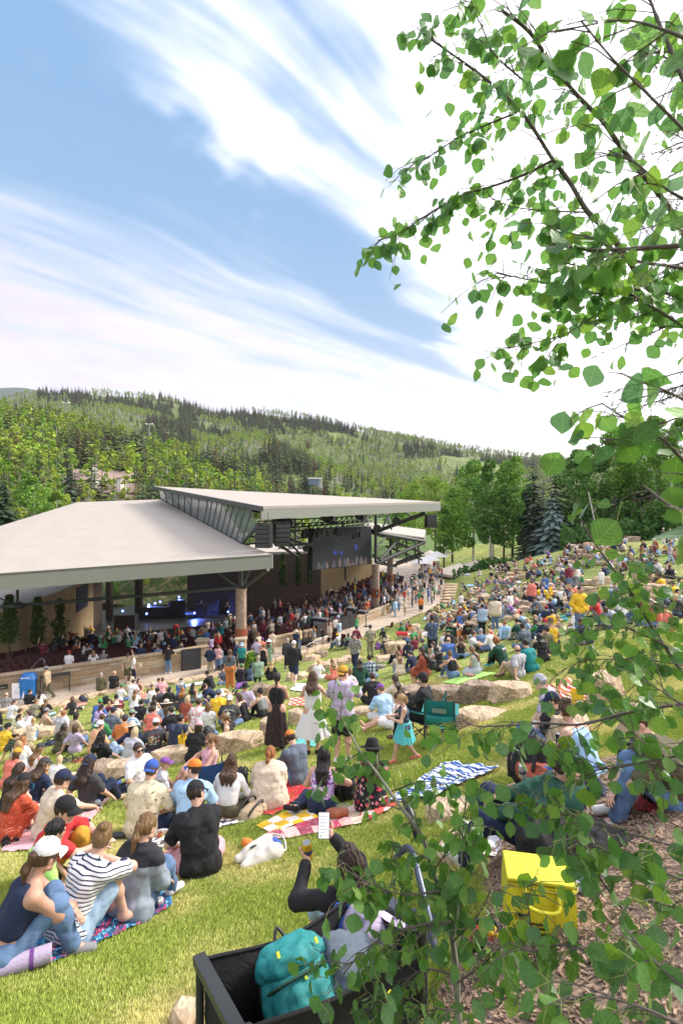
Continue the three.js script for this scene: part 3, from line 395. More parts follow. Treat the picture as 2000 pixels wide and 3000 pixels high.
for (const [px, py, d, h, w, l] of [[28, 1925, 34.6, 4.2, 1.5, 'slender young tree trained on the tan side wall, leftmost of the three'], [112, 1925, 37.5, 4.4, 1.7, 'slender young tree on the tan side wall, the middle one of three'], [176, 1920, 39.8, 4.4, 1.5, 'slender young tree in front of the golden glow on the tan side wall'],
[828, 1745, 60.5, 5.0, 1.3, 'narrow light green columnar tree before the brown rear wall, left of two by the screen'], [872, 1742, 61, 5.2, 1.1, 'narrow green columnar tree before the brown rear wall'], [906, 1740, 61.5, 5.4, 1.1, 'narrow green columnar tree half behind the video screen']]) {
const t = thing('columnar_tree', l, 'tree', at(px, py, d)), n = 900; part('trunk', rod(V(0, -0.3, 0), V(0.05, h * 0.8, 0), 0.05, 6, 0.015), brownBark, t);
part('crown', quadCloud(n, (c) => { const y = rr(0.22, 1), a = rnd() * 6.3, r = w * 0.5 * Math.sqrt(rnd()) * (0.4 + 0.6 * Math.sin(Math.PI * Math.pow(y, 0.8))) * (0.7 + 0.5 * noise3(y * 7, a, d)); c.set(Math.cos(a) * r, y * h, Math.sin(a) * r * 0.7); }, 0.1), vineLeaf, t);
}
for (let i = 0; i < 26; i++) {
const x = rr(-41, -15), t_ = rr(0.02, 0.8), p = V(x, mix(-2.2, 9, t_), -mix(68, 90, t_)), s = rr(0.7, 1.8), t = thing('garden_bush', 'rounded bush on the planted slope seen through the back of the stage', 'bush', p, rnd() * 6, 'bushes on the slope behind the stage');
part('foliage', quadCloud(260, crownSampler(0.1, s, s * 0.8, 4), 0.13), pick([vineLeaf, aspenLeaf[1], aspenLeaf[2]]), t);
}
{
const a = at(915, 1554, 50), b = at(1087, 1541, 56.5), h = 4.0, d = b.clone().sub(a); d.y = 0; const len = d.length(), ry = Math.atan2(-d.z, d.x), t = thing('video_screen', 'huge dark video screen showing blue stage lights and a crowd, under the upper roof', 'screen', a.clone().lerp(b, 0.5).sub(V(0, h / 2, 0)), ry);
part('screen_case', bx(len + 0.12, h + 0.12, 0.3, 0, 0, -0.2), M.black, t);
const tex = canvasTex(512, 256, (c, w, hh) => {
const g = c.createLinearGradient(0, 0, 0, hh); g.addColorStop(0, '#141a20'); g.addColorStop(0.6, '#232733'); g.addColorStop(1, '#3a3534'); c.fillStyle = g; c.fillRect(0, 0, w, hh);
for (const [x, y, r] of [[185, 158, 26], [235, 165, 24], [370, 138, 26], [360, 120, 14]]) { const q = c.createRadialGradient(x, y, 2, x, y, r); q.addColorStop(0, '#3557e0'); q.addColorStop(1, 'rgba(30,50,160,0)'); c.fillStyle = q; c.fillRect(x - r, y - r, 2 * r, 2 * r); }
for (let i = 0; i < 26; i++) { c.fillStyle = `rgba(190,200,230,${rr(0.3, 0.9)})`; c.fillRect(rr(170, 400), rr(60, 130), 2.5, 3.5); }
for (let i = 0; i < 40; i++) { c.fillStyle = `rgba(255,255,255,${rr(0.02, 0.09)})`; c.fillRect(rr(0, 500), rr(0, 60), 12, rr(10, 60)); }
for (let i = 0; i < 46; i++) { const x = rr(30, 490), y = rr(195, 250) + 20; c.fillStyle = pick(['#8a7a76', '#6b6a78', '#a08a80', '#4a4f5e']); c.beginPath(); c.ellipse(x, y - 18, 5, 6, 0, 0, 7); c.fill(); c.fillRect(x - 9, y - 12, 18, 60); }
});
part('screen', bx(len, h, 0.04, 0, 0, 0), mat('screen_picture', { map: tex, emissiveMap: tex, emissive: C(1, 1, 1), emissiveIntensity: 0.12, roughness: 0.5, color: C(0.5, 0.5, 0.5) }), t);
}
function lineArray(label, px, py, d, n, turn, curve) {
const t = thing('line_array_speaker', label, 'loudspeaker', at(px, py, d), turn); let y = 0, z = 0, a = 0;
for (let i = 0; i < n; i++) { const g = bx(1.05, 0.3, 0.62, 0, 0, 0, 0, 0.02); g.rotateX(a); g.translate(0, y, z); part('cabinet', g, M.plasticBlack, t); const f = bx(0.98, 0.24, 0.03, 0, 0, 0.32); f.rotateX(a); f.translate(0, y, z); part('grille', f, plain('grille', [0.035, 0.035, 0.04], 0.6), t); y -= 0.31 * Math.cos(a); z -= 0.31 * Math.sin(a); a += curve * i; }
part('fly_bar', [bx(0.9, 0.08, 0.7, 0, 0.24, 0), rod(V(-0.3, 0.2, 0), V(-0.3, 1.0, 0), 0.02), rod(V(0.3, 0.2, 0), V(0.3, 1.0, 0), 0.02)], M.black, t);
}
lineArray('hanging black line array loudspeaker at the left corner under the upper roof', 773, 1544, 34.4, 5, -0.25, 0.008);
lineArray('curved black line array loudspeaker hanging just right of the other at the upper roof corner', 826, 1541, 36.2, 5, 0.35, 0.035);
lineArray('black line array loudspeaker hanging at the far right tip of the upper roof', 1261, 1513, 49.6, 4, 0.3, 0.03);
{
const glow = mat('blue_lamp_glow', { color: C(0.1, 0.15, 0.6), emissive: C(0.15, 0.25, 1), emissiveIntensity: 4 });
for (const [px, py, d, k] of [[437, 1771, 61, 1], [455, 1767, 61, 0], [470, 1763, 61, 0], [525, 1749, 62, 1], [360, 1790, 56, 0], [570, 1796, 59, 1], [430, 1798, 58, 0], [668, 1792, 60, 0], [525, 1775, 62, 1]]) {
const p = at(px, py, d), t = thing('stage_lamp', 'small blue stage lamp glowing among the band gear on the dark stage', 'stage lamp', p, 0, 'blue stage lamps'); part('lamp_body', lathe([[0, -0.25], [0.13, -0.22], [0.15, 0]], 10).rotateX(Math.PI / 2), M.black, t); part('lamp_lens', new THREE.SphereGeometry(0.12, 10, 6).translate(0, 0, 0.02), glow, t);
if (k) { const s = new THREE.SpotLight(C(0.12, 0.2, 1), 110, 0, 1.0, 0.8); s.name = 'stage_lamp_beam'; s.position.copy(p).add(V(0, 0.1, 0.2)); s.target.position.copy(p).add(V(rr(1, 4), -2.2, rr(0.3, 1.6))); s.castShadow = true; scene.add(s, s.target); }
}
for (const [px, py, d, w, h, l] of [[370, 1835, 54, 2.2, 1.5, 'low black stage monitor stack at the left of the dark stage'], [455, 1790, 60, 3.2, 1.2, 'black drum riser on the dark stage'], [520, 1785, 61, 1.6, 1.8, 'tall black amplifier stack beside the drum riser'], [588, 1790, 60, 1.2, 1.5, 'black speaker cabinet behind the guitarist on the stage'], [655, 1775, 62, 1.0, 1.8, 'black equipment case at the right edge of the stage']]) { const p = at(px, py, d); p.y = -2.3; const t = thing('stage_equipment', l, 'stage gear', p); part('case', bx(w, h, 1, 0, h / 2, 0, 0, 0.03), M.plasticBlack, t); part('case_grille', bx(w * 0.9, h * 0.8, 0.04, 0, h / 2, 0.51), plain('grille', [0.035, 0.035, 0.04], 0.6), t); }
}
{
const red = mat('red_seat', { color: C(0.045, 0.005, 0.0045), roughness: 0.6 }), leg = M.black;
const seatA = new THREE.BufferGeometry(), g1 = bx(0.46, 0.05, 0.42, 0, 0.44, 0.02, 0, 0.02), g2 = bx(0.46, 0.46, 0.05, 0, 0.66, -0.22, 0, 0.02).rotateX(-0.12), g3 = [bx(0.04, 0.44, 0.4, -0.25, 0.24, 0), bx(0.04, 0.44, 0.4, 0.25, 0.24, 0), bx(0.05, 0.03, 0.34, -0.25, 0.6, 0), bx(0.05, 0.03, 0.34, 0.25, 0.6, 0)];
const G3 = merged(g3); let proto; const extra = [], list = [];
const insideBowl = (x, d) => { for (let i = 0; i + 1 < inner.length; i++) { const a = inner[i], b = inner[i + 1], ex = b.x - a.x, ed = -b.z + a.z, w = (x - a.x) * ex + (d + a.z) * ed, L = ex * ex + ed * ed; if (w >= 0 && w <= L && (ex * (d + a.z) - ed * (x - a.x)) / Math.sqrt(L) < 0.9) return false; } return true; };
for (let r = 13; r < 33; r += 0.95) for (let a = -1.9; a < 1.0; a += 0.56 / r) { if (Math.abs((a + 4) % 0.6) < 1.3 / r) continue; const x = BOWL[0] + Math.cos(a) * r, d = BOWL[1] + Math.sin(a) * r, px = 1000 + x / d * 1500; if (px < -60 || d < 25 || !insideBowl(x, d) || x > -22 + 0.95 * (d - 24) + 14) continue; list.push([V(x, bowlY(x, d) + 0.02, -d), Math.atan2(-(x - BOWL[0]), (d - BOWL[1]))]); }
list.sort((a, b) => b[0].z - a[0].z);
const near = list.filter(([p]) => true);
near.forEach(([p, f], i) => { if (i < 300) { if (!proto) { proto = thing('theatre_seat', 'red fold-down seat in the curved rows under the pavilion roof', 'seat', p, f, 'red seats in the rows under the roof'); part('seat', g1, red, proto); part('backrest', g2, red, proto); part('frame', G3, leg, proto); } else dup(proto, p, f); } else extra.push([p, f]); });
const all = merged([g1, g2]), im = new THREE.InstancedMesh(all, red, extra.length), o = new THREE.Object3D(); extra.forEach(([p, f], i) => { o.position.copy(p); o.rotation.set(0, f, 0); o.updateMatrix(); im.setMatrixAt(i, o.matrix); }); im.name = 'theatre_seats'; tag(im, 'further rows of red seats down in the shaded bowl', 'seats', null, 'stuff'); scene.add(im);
}
// trees round the lawn, lodge, lift, canopies
const branchy = (h, R, n) => { const g = []; for (let i = 0; i < n; i++) { const y = h * mix(0.3, 0.9, (i + rnd()) / n), a = rnd() * 6.3, r = R * (1.1 - y / h) * 1.1, b = V(Math.cos(a) * r, y + r * 0.7, Math.sin(a) * r); g.push(rod(V(0, y - 0.2, 0), b, 0.006 * h * (1.2 - y / h), 5, 0.02)); } return g; };
function leafTree(name, label, px, top, base, d, w, n, mats, size, bare = 0.25, group) {
const b = at(px, base, d), h = (base - top) / 1500 * d, R = w / 1500 * d / 2, t = thing(name, label, 'tree', b, 0, group);
part('trunk', [rod(V(0, -1, 0), V(rr(-0.02, 0.02) * h, h * 0.9, 0), h * 0.012 + 0.06, 8, 0.03), ...branchy(h, R, 14)], /aspen|white|birch/.test(label) ? whiteBark : brownBark, t);
const s = crownSampler(h * bare, h, R, 16); mats.forEach((m, i) => part('crown', quadCloud(Math.round(n / mats.length), s, size * (1 - 0.15 * i), 0.4), m, t)); return t;
}
const LM = { bright: leafMat('leaf_bright', [0.22, 0.4, 0.05]), mid: leafMat('leaf_mid', [0.14, 0.3, 0.045]), deep: leafMat('leaf_deep', [0.07, 0.17, 0.035], 0.3), yellow: leafMat('leaf_yellow', [0.27, 0.37, 0.05]) };
for (const [px, top, base, d, w, n, m, l] of [
[1215, 1425, 1640, 125, 120, 2600, ['yellow', 'bright'], 'pale yellow-green tree just right of the upper roof tip'], [1180, 1445, 1625, 140, 110, 1800, ['bright', 'mid'], 'round green tree behind the upper roof tip'],
[1275, 1405, 1640, 112, 130, 3000, ['yellow', 'bright'], 'sunlit yellow-green tree behind the umbrellas'], [1325, 1430, 1660, 98, 100, 3200, ['bright', 'mid'], 'soft green willow-like tree over the pale tents'],
[1300, 1480, 1668, 92, 70, 1800, ['mid', 'bright'], 'small grey-green tree beside the pale umbrellas'], [1385, 1365, 1665, 92, 150, 5200, ['mid', 'bright'], 'tall leafy cottonwood left of the aspen with two white trunks'],
[1436, 1350, 1672, 82, 120, 4200, ['mid', 'deep'], 'green aspen with white trunks in front of the cream tents'], [1500, 1338, 1650, 90, 140, 5600, ['bright', 'mid'], 'broad bright green tree just left of the spruces'],
[1475, 1420, 1650, 80, 110, 3600, ['mid', 'deep'], 'shaded green tree low in front of the broad bright one'], [1545, 1440, 1640, 84, 90, 2400, ['deep', 'mid'], 'dark leafy tree filling the gap beside the left spruce'],
[1685, 1330, 1600, 88, 120, 3600, ['mid', 'deep'], 'green tree just right of the dark pointed spruce'], [1740, 1310, 1600, 82, 130, 4200, ['mid', 'deep'], 'tall green tree above the leaning white trunk'],
[1795, 1265, 1590, 80, 140, 4600, ['bright', 'mid'], 'tall light aspen rising above the dark wood at the right'], [1855, 1225, 1590, 78, 120, 4200, ['bright', 'mid'], 'tallest light aspen above the dark wood at the right'],
[1920, 1215, 1590, 74, 140, 4600, ['mid', 'bright'], 'tall aspen at the right behind the hanging leaves'], [1985, 1230, 1590, 70, 150, 4600, ['mid', 'bright'], 'tall aspen at the right edge of the wood'], [2060, 1200, 1600, 66, 170, 3600, ['mid', 'deep'], 'leafy tree just past the right end of the wood'],
[1160, 1480, 1640, 120, 80, 1400, ['mid', 'bright'], 'green tree seen between the steel tubes of the far roof'], [100, 1402, 1580, 88, 110, 2600, ['bright', 'mid'], 'bright aspen beside the large spruce at the left edge'], [165, 1440, 1580, 92, 80, 1800, ['bright', 'yellow'], 'small bright aspen left of the lodge'], [1720, 1470, 1600, 76, 110, 2600, ['deep', 'mid'], 'low dark leafy tree at the edge of the right wood'], [1840, 1480, 1600, 70, 130, 2600, ['deep', 'mid'], 'dark shrubby tree behind the far boulders'], [1955, 1470, 1600, 66, 130, 2600, ['deep', 'mid'], 'dark shrubby tree behind the two standing men'],
]) leafTree('leafy_tree', l, px, top, base, d, w, n, m.map((k) => LM[k]), 0.2 * d / 90 + 0.05);
const white2 = (px, y0, x1, y1, d, l) => { const a = at(px, y0, d), b = at(x1, y1, d), t = thing('bare_aspen', l, 'tree', a); part('trunk', rod(V(0, -0.5, 0), b.sub(a), 0.17, 7, 0.07), whiteBark, t); part('dead_twig', rod(b.clone().multiplyScalar(0.6), b.clone().multiplyScalar(0.62).add(V(0.7, 0.9, 0)), 0.04, 5, 0.01), whiteBark, t); };
white2(1437, 1662, 1434, 1540, 80, 'left of two white trunks standing before the cream tents'); white2(1446, 1662, 1442, 1560, 81, 'right of two white trunks standing before the cream tents'); white2(1758, 1596, 1722, 1440, 70, 'thin leaning white trunk before the dark wood'); white2(1712, 1590, 1700, 1520, 72, 'short white trunk behind the far terraces'); white2(1722, 1590, 1716, 1540, 73, 'short thin white trunk just left of the leaning one');
const blueN = leafMat('blue_spruce_needles', [0.22, 0.3, 0.27], 0.15), darkN = leafMat('dark_needles', [0.05, 0.09, 0.042], 0.15), midN = leafMat('grey_needles', [0.1, 0.145, 0.095], 0.15);
for (const [px, top, base, d, w, m, rows, l] of [[1562, 1325, 1640, 82, 120, midN, 26, 'tall dark spruce with a bare pointed top, left of the blue spruce'], [1626, 1335, 1625, 92, 120, darkN, 26, 'dark pointed spruce behind the blue spruce'], [1618, 1425, 1640, 76, 140, blueN, 20, 'silvery blue spruce with drooping layered boughs'], [1590, 1400, 1640, 80, 100, midN, 20, 'grey-green spruce between the two tall ones'],
[1700, 1375, 1600, 90, 130, darkN, 22, 'dark spruce at the left of the right-hand wood'], [1765, 1385, 1596, 84, 130, darkN, 22, 'dark spruce behind the leaning white trunk'], [1830, 1370, 1596, 80, 140, darkN, 22, 'broad dark spruce in the middle of the wood'], [1890, 1360, 1596, 78, 140, darkN, 22, 'dark spruce above the two standing men'], [1950, 1380, 1596, 74, 140, darkN, 22, 'dark spruce near the right edge of the wood'], [2020, 1350, 1596, 72, 160, darkN, 20, 'dark spruce at the right edge of the picture'], [1660, 1420, 1610, 96, 90, darkN, 18, 'small dark spruce right of the blue spruce'], [1800, 1440, 1596, 76, 110, darkN, 18, 'low dark spruce over the far boulders'], [12, 1365, 1580, 78, 110, darkN, 22, 'large dark spruce at the left edge above the roof'], [207, 1340, 1500, 118, 70, midN, 20, 'olive spruce beside the lodge chimney'], [655, 1308, 1440, 190, 44, darkN, 18, 'dark spruce left of a pair above the upper roof'], [688, 1312, 1440, 192, 44, darkN, 18, 'dark spruce right of a pair above the upper roof'], [725, 1316, 1440, 195, 40, darkN, 18, 'third dark spruce above the upper roof'], [810, 1342, 1440, 190, 46, darkN, 18, 'lone dark spruce before the ski lift station']]) {
const h = (base - top) / 1500 * d, t = thing('spruce_tree', l, 'spruce tree', at(px, base, d), rnd() * 6), g = coniferGeo(rows, 20, 6, w / 1500 * d / 1.6 / h, 0.42, 0.9, 0.22); g.crown.scale(h, h, h); g.trunk.scale(h, h, h); part('trunk', g.trunk, brownBark, t); part('crown', g.crown, m, t);
}
{ const g = quadCloud(12000, (c) => { const w = rnd() < 0.75, px = w ? rr(1640, 2150) : rr(1325, 1650), d = w ? rr(64, 84) : rr(73, 80), p = at(px, w ? 1590 : mix(1688, 1622, (px - 1325) / 325), d); c.set(p.x, p.y + rr(-1.5, w ? 2.6 : 0.6) + fbm(px * 0.02, 1, d * 0.2, 3) * 2, p.z); }, 0.3); tag(part('underbrush', g, LM.deep), 'dark green brush filling the foot of the wood behind the far terraces', 'brush', null, 'stuff'); }
{
const base = V(7.0, 8.6, -9.5), t = thing('spruce_tree', 'sparse dark spruce with bare twigs behind the hanging aspen leaves, upper right', 'spruce tree', base), twig = [], nd = [];
part('trunk', rod(V(0, -0.5, 0), V(0, 13, 0), 0.17, 8, 0.04), brownBark, t);
for (let i = 0; i < 34; i++) {
const y = rr(1.6, 11), a = rr(2.2, 4.2), L = rr(1.2, 3.3) * (1.05 - y / 16), e = V(Math.cos(a) * L, y - L * 0.28, Math.sin(a) * L * 0.8), s = V(0, y, 0); twig.push(rod(s, e, 0.022, 5, 0.005));
for (let k = 0; k < 16; k++) { const f = rr(0.3, 1), q = s.clone().lerp(e, f), r = q.clone().add(V(rr(-0.3, 0.1), rr(-0.36, 0.06), rr(-0.26, 0.26))); twig.push(rod(q, r, 0.006, 4, 0.003)); for (let m = 0; m < 6; m++) { const w = q.clone().lerp(r, (m + 1) / 6), v = V(rr(-1, 1), rr(-1, 1), rr(-1, 1)).multiplyScalar(0.045); nd.push(w.clone().sub(v).x, w.y - v.y, w.z - v.z, w.x + v.x, w.y + v.y, w.z + v.z, w.x + v.y * 0.35, w.y + v.x * 0.35, w.z + v.x * 0.3); } }
}
part('bough', twig, brownBark, t); const g = new THREE.BufferGeometry(); g.setAttribute('position', new THREE.Float32BufferAttribute(nd, 3)); g.computeVertexNormals(); part('crown', g, darkN, t);
}
{
const wallM = plain('lodge_wall', [0.5, 0.42, 0.33], 0.9), roofM = mat('lodge_shingle', { map: dataTex(128, (u, v) => { const k = ((v * 16) % 1 < 0.15 ? 0.7 : 1) * (1 + 0.4 * noise3(u * 40, Math.floor(v * 16), 1)); return [0.34 * k, 0.25 * k, 0.21 * k]; }, 0.3), roughness: 0.95 }), paneM = plain('dark_pane', [0.04, 0.05, 0.06], 0.2), chim = plain('chimney_white', [0.72, 0.66, 0.6], 0.9);
const house = (l, px, py, d, w, h, dp, turn, chs, rise = 3.2) => {
const t = thing('lodge', l, 'house', at(px, py, d), turn); part('wall', bx(w, h + 9, dp, 0, h / 2 - 4.5, 0), wallM, t); const sh = new THREE.Shape([new THREE.Vector2(-dp / 2 - 0.7, 0), new THREE.Vector2(dp / 2 + 0.7, 0), new THREE.Vector2(0, rise)]), g = new THREE.ExtrudeGeometry(sh, { depth: w + 1, bevelEnabled: false }); g.translate(0, 0, -w / 2 - 0.5); g.rotateY(Math.PI / 2); g.translate(0, h + 0.02, 0);
const r = part('roof', g, roofM, t); for (const [cx, cz, ch] of chs) { part('chimney', bx(1.3, ch, 1.2, cx, h + ch / 2, cz), chim, r); part('chimney_cap', bx(1.6, 0.3, 1.5, cx, h + ch + 0.2, cz), roofM, r); }
for (let i = 0; i < Math.floor(w / 3); i++) { const f = part('window', bx(1.3, 1.5, 0.12, -w / 2 + 1.6 + i * 3, h - 1.6, dp / 2 + 0.03), chim, t); part('pane', bx(1.1, 1.3, 0.04, -w / 2 + 1.6 + i * 3, h - 1.6, dp / 2 + 0.1), paneM, f); }
};
house('beige lodge with white chimney peeking over the trees left of the upper roof', 305, 1440, 150, 15, 3.0, 9, 0.5, [[-2.5, 1.5, 4.6]]); house('smaller lodge wing with brown shingle roof just above the pavilion ridge', 335, 1463, 138, 13, 1.6, 8, -0.35, [[-4.4, 2.2, 4.0], [4.6, 2.6, 3.6]], 2.6);
house('lodge end with a white chimney, left of the dark spruce above the roof', 205, 1452, 145, 7, 1.4, 7, 0.3, [[-1.5, 1, 4]], 2.2); house('far lodge wing with a pair of chimneys left of the upper roof tip', 445, 1432, 165, 9, 1.6, 7, 0.2, [[-0.6, 1, 2.6], [1.6, 1, 2.2]], 1.6); house('lodge wall half hidden among spruces at the left edge of the picture', 40, 1450, 150, 12, 3, 8, 0.4, [[-3, 1, 3]], 2.4);
}
for (const [px, py, d, h, l] of [[437, 1268, 255, 8, 'grey ski lift tower above the aspens of the near hill'], [194, 1205, 265, 8, 'grey ski lift tower near the left crest'], [1164, 1352, 520, 14, 'pale ski lift tower beside the clearing'], [984, 1432, 330, 12, 'ski lift tower right of the lift station'], [1218, 1345, 540, 9, 'small ski lift tower above the bright clearing'], [580, 1235, 620, 9, 'distant ski lift hut tower in the upper forest']]) { const t = thing('lift_tower', l, 'lift tower', at(px, py, d)); t.scale.setScalar(0.55); part('mast', rod(V(0, -4, 0), V(0, h, 0), 0.45, 8, 0.3), M.grey, t); part('crossarm', [bx(6, 0.5, 0.6, 0, h, 0), bx(0.5, 0.7, 2.6, -2.8, h + 0.2, 0), bx(0.5, 0.7, 2.6, 2.8, h + 0.2, 0)], M.white, t); }
{ const t = thing('lift_station', 'blue and white ski lift station at the foot of the slope above the roof', 'lift station', at(918, 1420, 300)); part('station_hall', bx(6, 3.4, 5, 0, 1.4, 0, 0.2), plain('station_blue', [0.1, 0.16, 0.24], 0.5), t); part('canopy', bx(8, 0.7, 5.6, 0.8, 3.6, 0, 0.2), M.white, t); part('window', bx(3, 1.2, 0.1, -0.6, 1.8, 2.62, 0.2), plain('dark_pane', [0.04, 0.05, 0.06], 0.2), t); for (const x of [3.4, 4.6]) part('post', rod(V(x, -2, 1), V(x, 3.4, 1), 0.25, 6), M.white, t); }
{
const canvasM = mat('cream_canvas', { color: C(0.66, 0.58, 0.47), roughness: 0.9, side: THREE.DoubleSide }), whiteM = mat('white_canvas', { color: C(0.72, 0.7, 0.68), roughness: 0.9, side: THREE.DoubleSide });
for (const [px, py, d, w, m, l] of [[1278, 1622, 88, 4.2, whiteM, 'pale market umbrella on the plaza, the highest of the group'], [1258, 1632, 84, 3.8, whiteM, 'pale market umbrella partly behind the roof struts'], [1236, 1640, 80, 3.6, whiteM, 'white umbrella nearest the roof struts'], [1300, 1615, 96, 3.6, canvasM, 'small far umbrella beside the trees'], [1258, 1618, 100, 3.4, canvasM, 'farthest cream umbrella under the trees']]) { const t = thing('market_umbrella', l, 'umbrella', at(px, py, d)), c = new THREE.ConeGeometry(w / 2, 0.9, 8, 1, true); part('canopy', c, m, t); part('pole', rod(V(0, -2.9, 0), V(0, 0.5, 0), 0.05), M.grey, t); for (let k = 0; k < 8; k++) { const a = k * Math.PI / 4; part('rib', rod(V(0, 0.4, 0), V(Math.sin(a) * w / 2 * 0.98, -0.43, Math.cos(a) * w / 2 * 0.98), 0.02, 4), M.grey, t); } }
for (const [px, py, d, w, l] of [[1345, 1672, 78, 6, 'cream pavilion tent below the trees beside the plaza'], [1400, 1660, 84, 6, 'pale tent behind the two white trunks'], [1455, 1650, 90, 5, 'pale tent right of the two white trunks']]) { const t = thing('event_tent', l, 'tent', at(px, py, d), 0.4), c = new THREE.ConeGeometry(w * 0.72, 1.5, 4, 1).rotateY(Math.PI / 4); part('canopy', c.translate(0, 0.4, 0), canvasM, t); part('valance', [bx(w, 0.4, 0.06, 0, -0.5, w / 2), bx(w, 0.4, 0.06, 0, -0.5, -w / 2), bx(0.06, 0.4, w, w / 2, -0.5, 0), bx(0.06, 0.4, w, -w / 2, -0.5, 0)], canvasM, t); for (const sx of [-1, 1]) for (const sz of [-1, 1]) part('post', rod(V(sx * w / 2.05, -3, sz * w / 2.05), V(sx * w / 2.05, -0.4, sz * w / 2.05), 0.06), M.grey, t); part('side_wall', bx(w * 0.98, 2.4, 0.05, 0, -1.8, -w / 2.1), canvasM, t); }
}
// people: a smooth skin over a posed skeleton
const cap = (a, b, ra, rb = ra) => ({ a, b, ra, rb }), ell = (c, r, q) => ({ c, r, q: q && q.clone().invert() });
const _p = V(0, 0, 0);
function primD(o, x, y, z) {
if (o.c) { _p.set(x - o.c.x, y - o.c.y, z - o.c.z); if (o.q) _p.applyQuaternion(o.q); const r = o.r, k = Math.sqrt((_p.x / r[0]) ** 2 + (_p.y / r[1]) ** 2 + (_p.z / r[2]) ** 2); return (k - 1) * Math.min(r[0], r[1], r[2]) * (k > 1.3 ? 1.25 : 1); }
const { a, b } = o, ex = b.x - a.x, ey = b.y - a.y, ez = b.z - a.z, wx = x - a.x, wy = y - a.y, wz = z - a.z, t = clamp((wx * ex + wy * ey + wz * ez) / (ex * ex + ey * ey + ez * ez + 1e-9)), dx = wx - ex * t, dy = wy - ey * t, dz = wz - ez * t;
return Math.sqrt(dx * dx + dy * dy + dz * dz) - mix(o.ra, o.rb, t);
}
function nets(prims, cell, k, o = {}) {
const lo = V(9, 9, 9), hi = V(-9, -9, -9), B = prims.map((q) => { const R = q.c ? Math.max(...q.r) : Math.max(q.ra, q.rb), l = q.c ? q.c.clone() : q.a.clone().min(q.b), h = q.c ? q.c.clone() : q.a.clone().max(q.b); l.subScalar(R); h.addScalar(R); if (!q.cut) { lo.min(l); hi.max(h); } return [l, h]; });
lo.subScalar(cell * 2 + k * 0.3); hi.addScalar(cell * 2 + k * 0.3);
const nx = Math.ceil((hi.x - lo.x) / cell) + 1, ny = Math.ceil((hi.y - lo.y) / cell) + 1, nz = Math.ceil((hi.z - lo.z) / cell) + 1, F = new Float32Array(nx * ny * nz).fill(0.5), sxy = nx * ny;
const pad = k + cell * 2.2;
for (let n = 0; n < prims.length; n++) {
const q = prims[n], [l, h] = B[n], kk = q.k ?? k, i0 = Math.max(0, Math.floor((l.x - pad - lo.x) / cell)), i1 = Math.min(nx - 1, Math.ceil((h.x + pad - lo.x) / cell)), j0 = Math.max(0, Math.floor((l.y - pad - lo.y) / cell)), j1 = Math.min(ny - 1, Math.ceil((h.y + pad - lo.y) / cell)), k0 = Math.max(0, Math.floor((l.z - pad - lo.z) / cell)), k1 = Math.min(nz - 1, Math.ceil((h.z + pad - lo.z) / cell));
for (let c = k0; c <= k1; c++) for (let b = j0; b <= j1; b++) for (let a = i0; a <= i1; a++) {
const at_ = a + b * nx + c * sxy, d = primD(q, lo.x + a * cell, lo.y + b * cell, lo.z + c * cell), f = F[at_];
if (q.cut) { const e = -d, m = Math.max(kk - Math.abs(f - e), 0); F[at_] = Math.max(f, e) + m * m * 0.25 / kk; } else { const m = Math.max(kk - Math.abs(f - d), 0); F[at_] = Math.min(f, d) - m * m * 0.25 / kk; }
}
}
if (o.floor !== undefined || o.noise) for (let c = 0; c < nz; c++) for (let b = 0; b < ny; b++) for (let a = 0; a < nx; a++) { const i = a + b * nx + c * sxy; if (Math.abs(F[i]) > 0.06) continue; const x = lo.x + a * cell, y = lo.y + b * cell, z = lo.z + c * cell; if (o.noise) F[i] += o.noise(x, y, z); if (o.floor !== undefined) F[i] = Math.max(F[i], o.floor - y); }
const id = new Int32Array(nx * ny * nz).fill(-1), P = [], N = [], I = [], UV = [];
for (let c = 0; c < nz - 1; c++) for (let b = 0; b < ny - 1; b++) for (let a = 0; a < nx - 1; a++) {
const i = a + b * nx + c * sxy, v = [F[i], F[i + 1], F[i + nx], F[i + nx + 1], F[i + sxy], F[i + sxy + 1], F[i + sxy + nx], F[i + sxy + nx + 1]]; let m = 0; for (let q = 0; q < 8; q++) if (v[q] < 0) m |= 1 << q;
if (m === 0 || m === 255) continue;
let sx = 0, sy = 0, sz = 0, n = 0; const e = (p, q, px, py, pz, ax) => { if ((v[p] < 0) !== (v[q] < 0)) { const t = v[p] / (v[p] - v[q]); sx += px + (ax === 0 ? t : 0); sy += py + (ax === 1 ? t : 0); sz += pz + (ax === 2 ? t : 0); n++; } };
e(0, 1, 0, 0, 0, 0); e(2, 3, 0, 1, 0, 0); e(4, 5, 0, 0, 1, 0); e(6, 7, 0, 1, 1, 0); e(0, 2, 0, 0, 0, 1); e(1, 3, 1, 0, 0, 1); e(4, 6, 0, 0, 1, 1); e(5, 7, 1, 0, 1, 1); e(0, 4, 0, 0, 0, 2); e(1, 5, 1, 0, 0, 2); e(2, 6, 0, 1, 0, 2); e(3, 7, 1, 1, 0, 2);
id[i] = P.length / 3; const x = lo.x + (a + sx / n) * cell, y = lo.y + (b + sy / n) * cell, z = lo.z + (c + sz / n) * cell; P.push(x, y, z);
let gx = v[1] + v[3] + v[5] + v[7] - v[0] - v[2] - v[4] - v[6], gy = v[2] + v[3] + v[6] + v[7] - v[0] - v[1] - v[4] - v[5], gz = v[4] + v[5] + v[6] + v[7] - v[0] - v[1] - v[2] - v[3]; const g = Math.hypot(gx, gy, gz) || 1; N.push(gx / g, gy / g, gz / g); UV.push(x + z * 0.6, y);
}
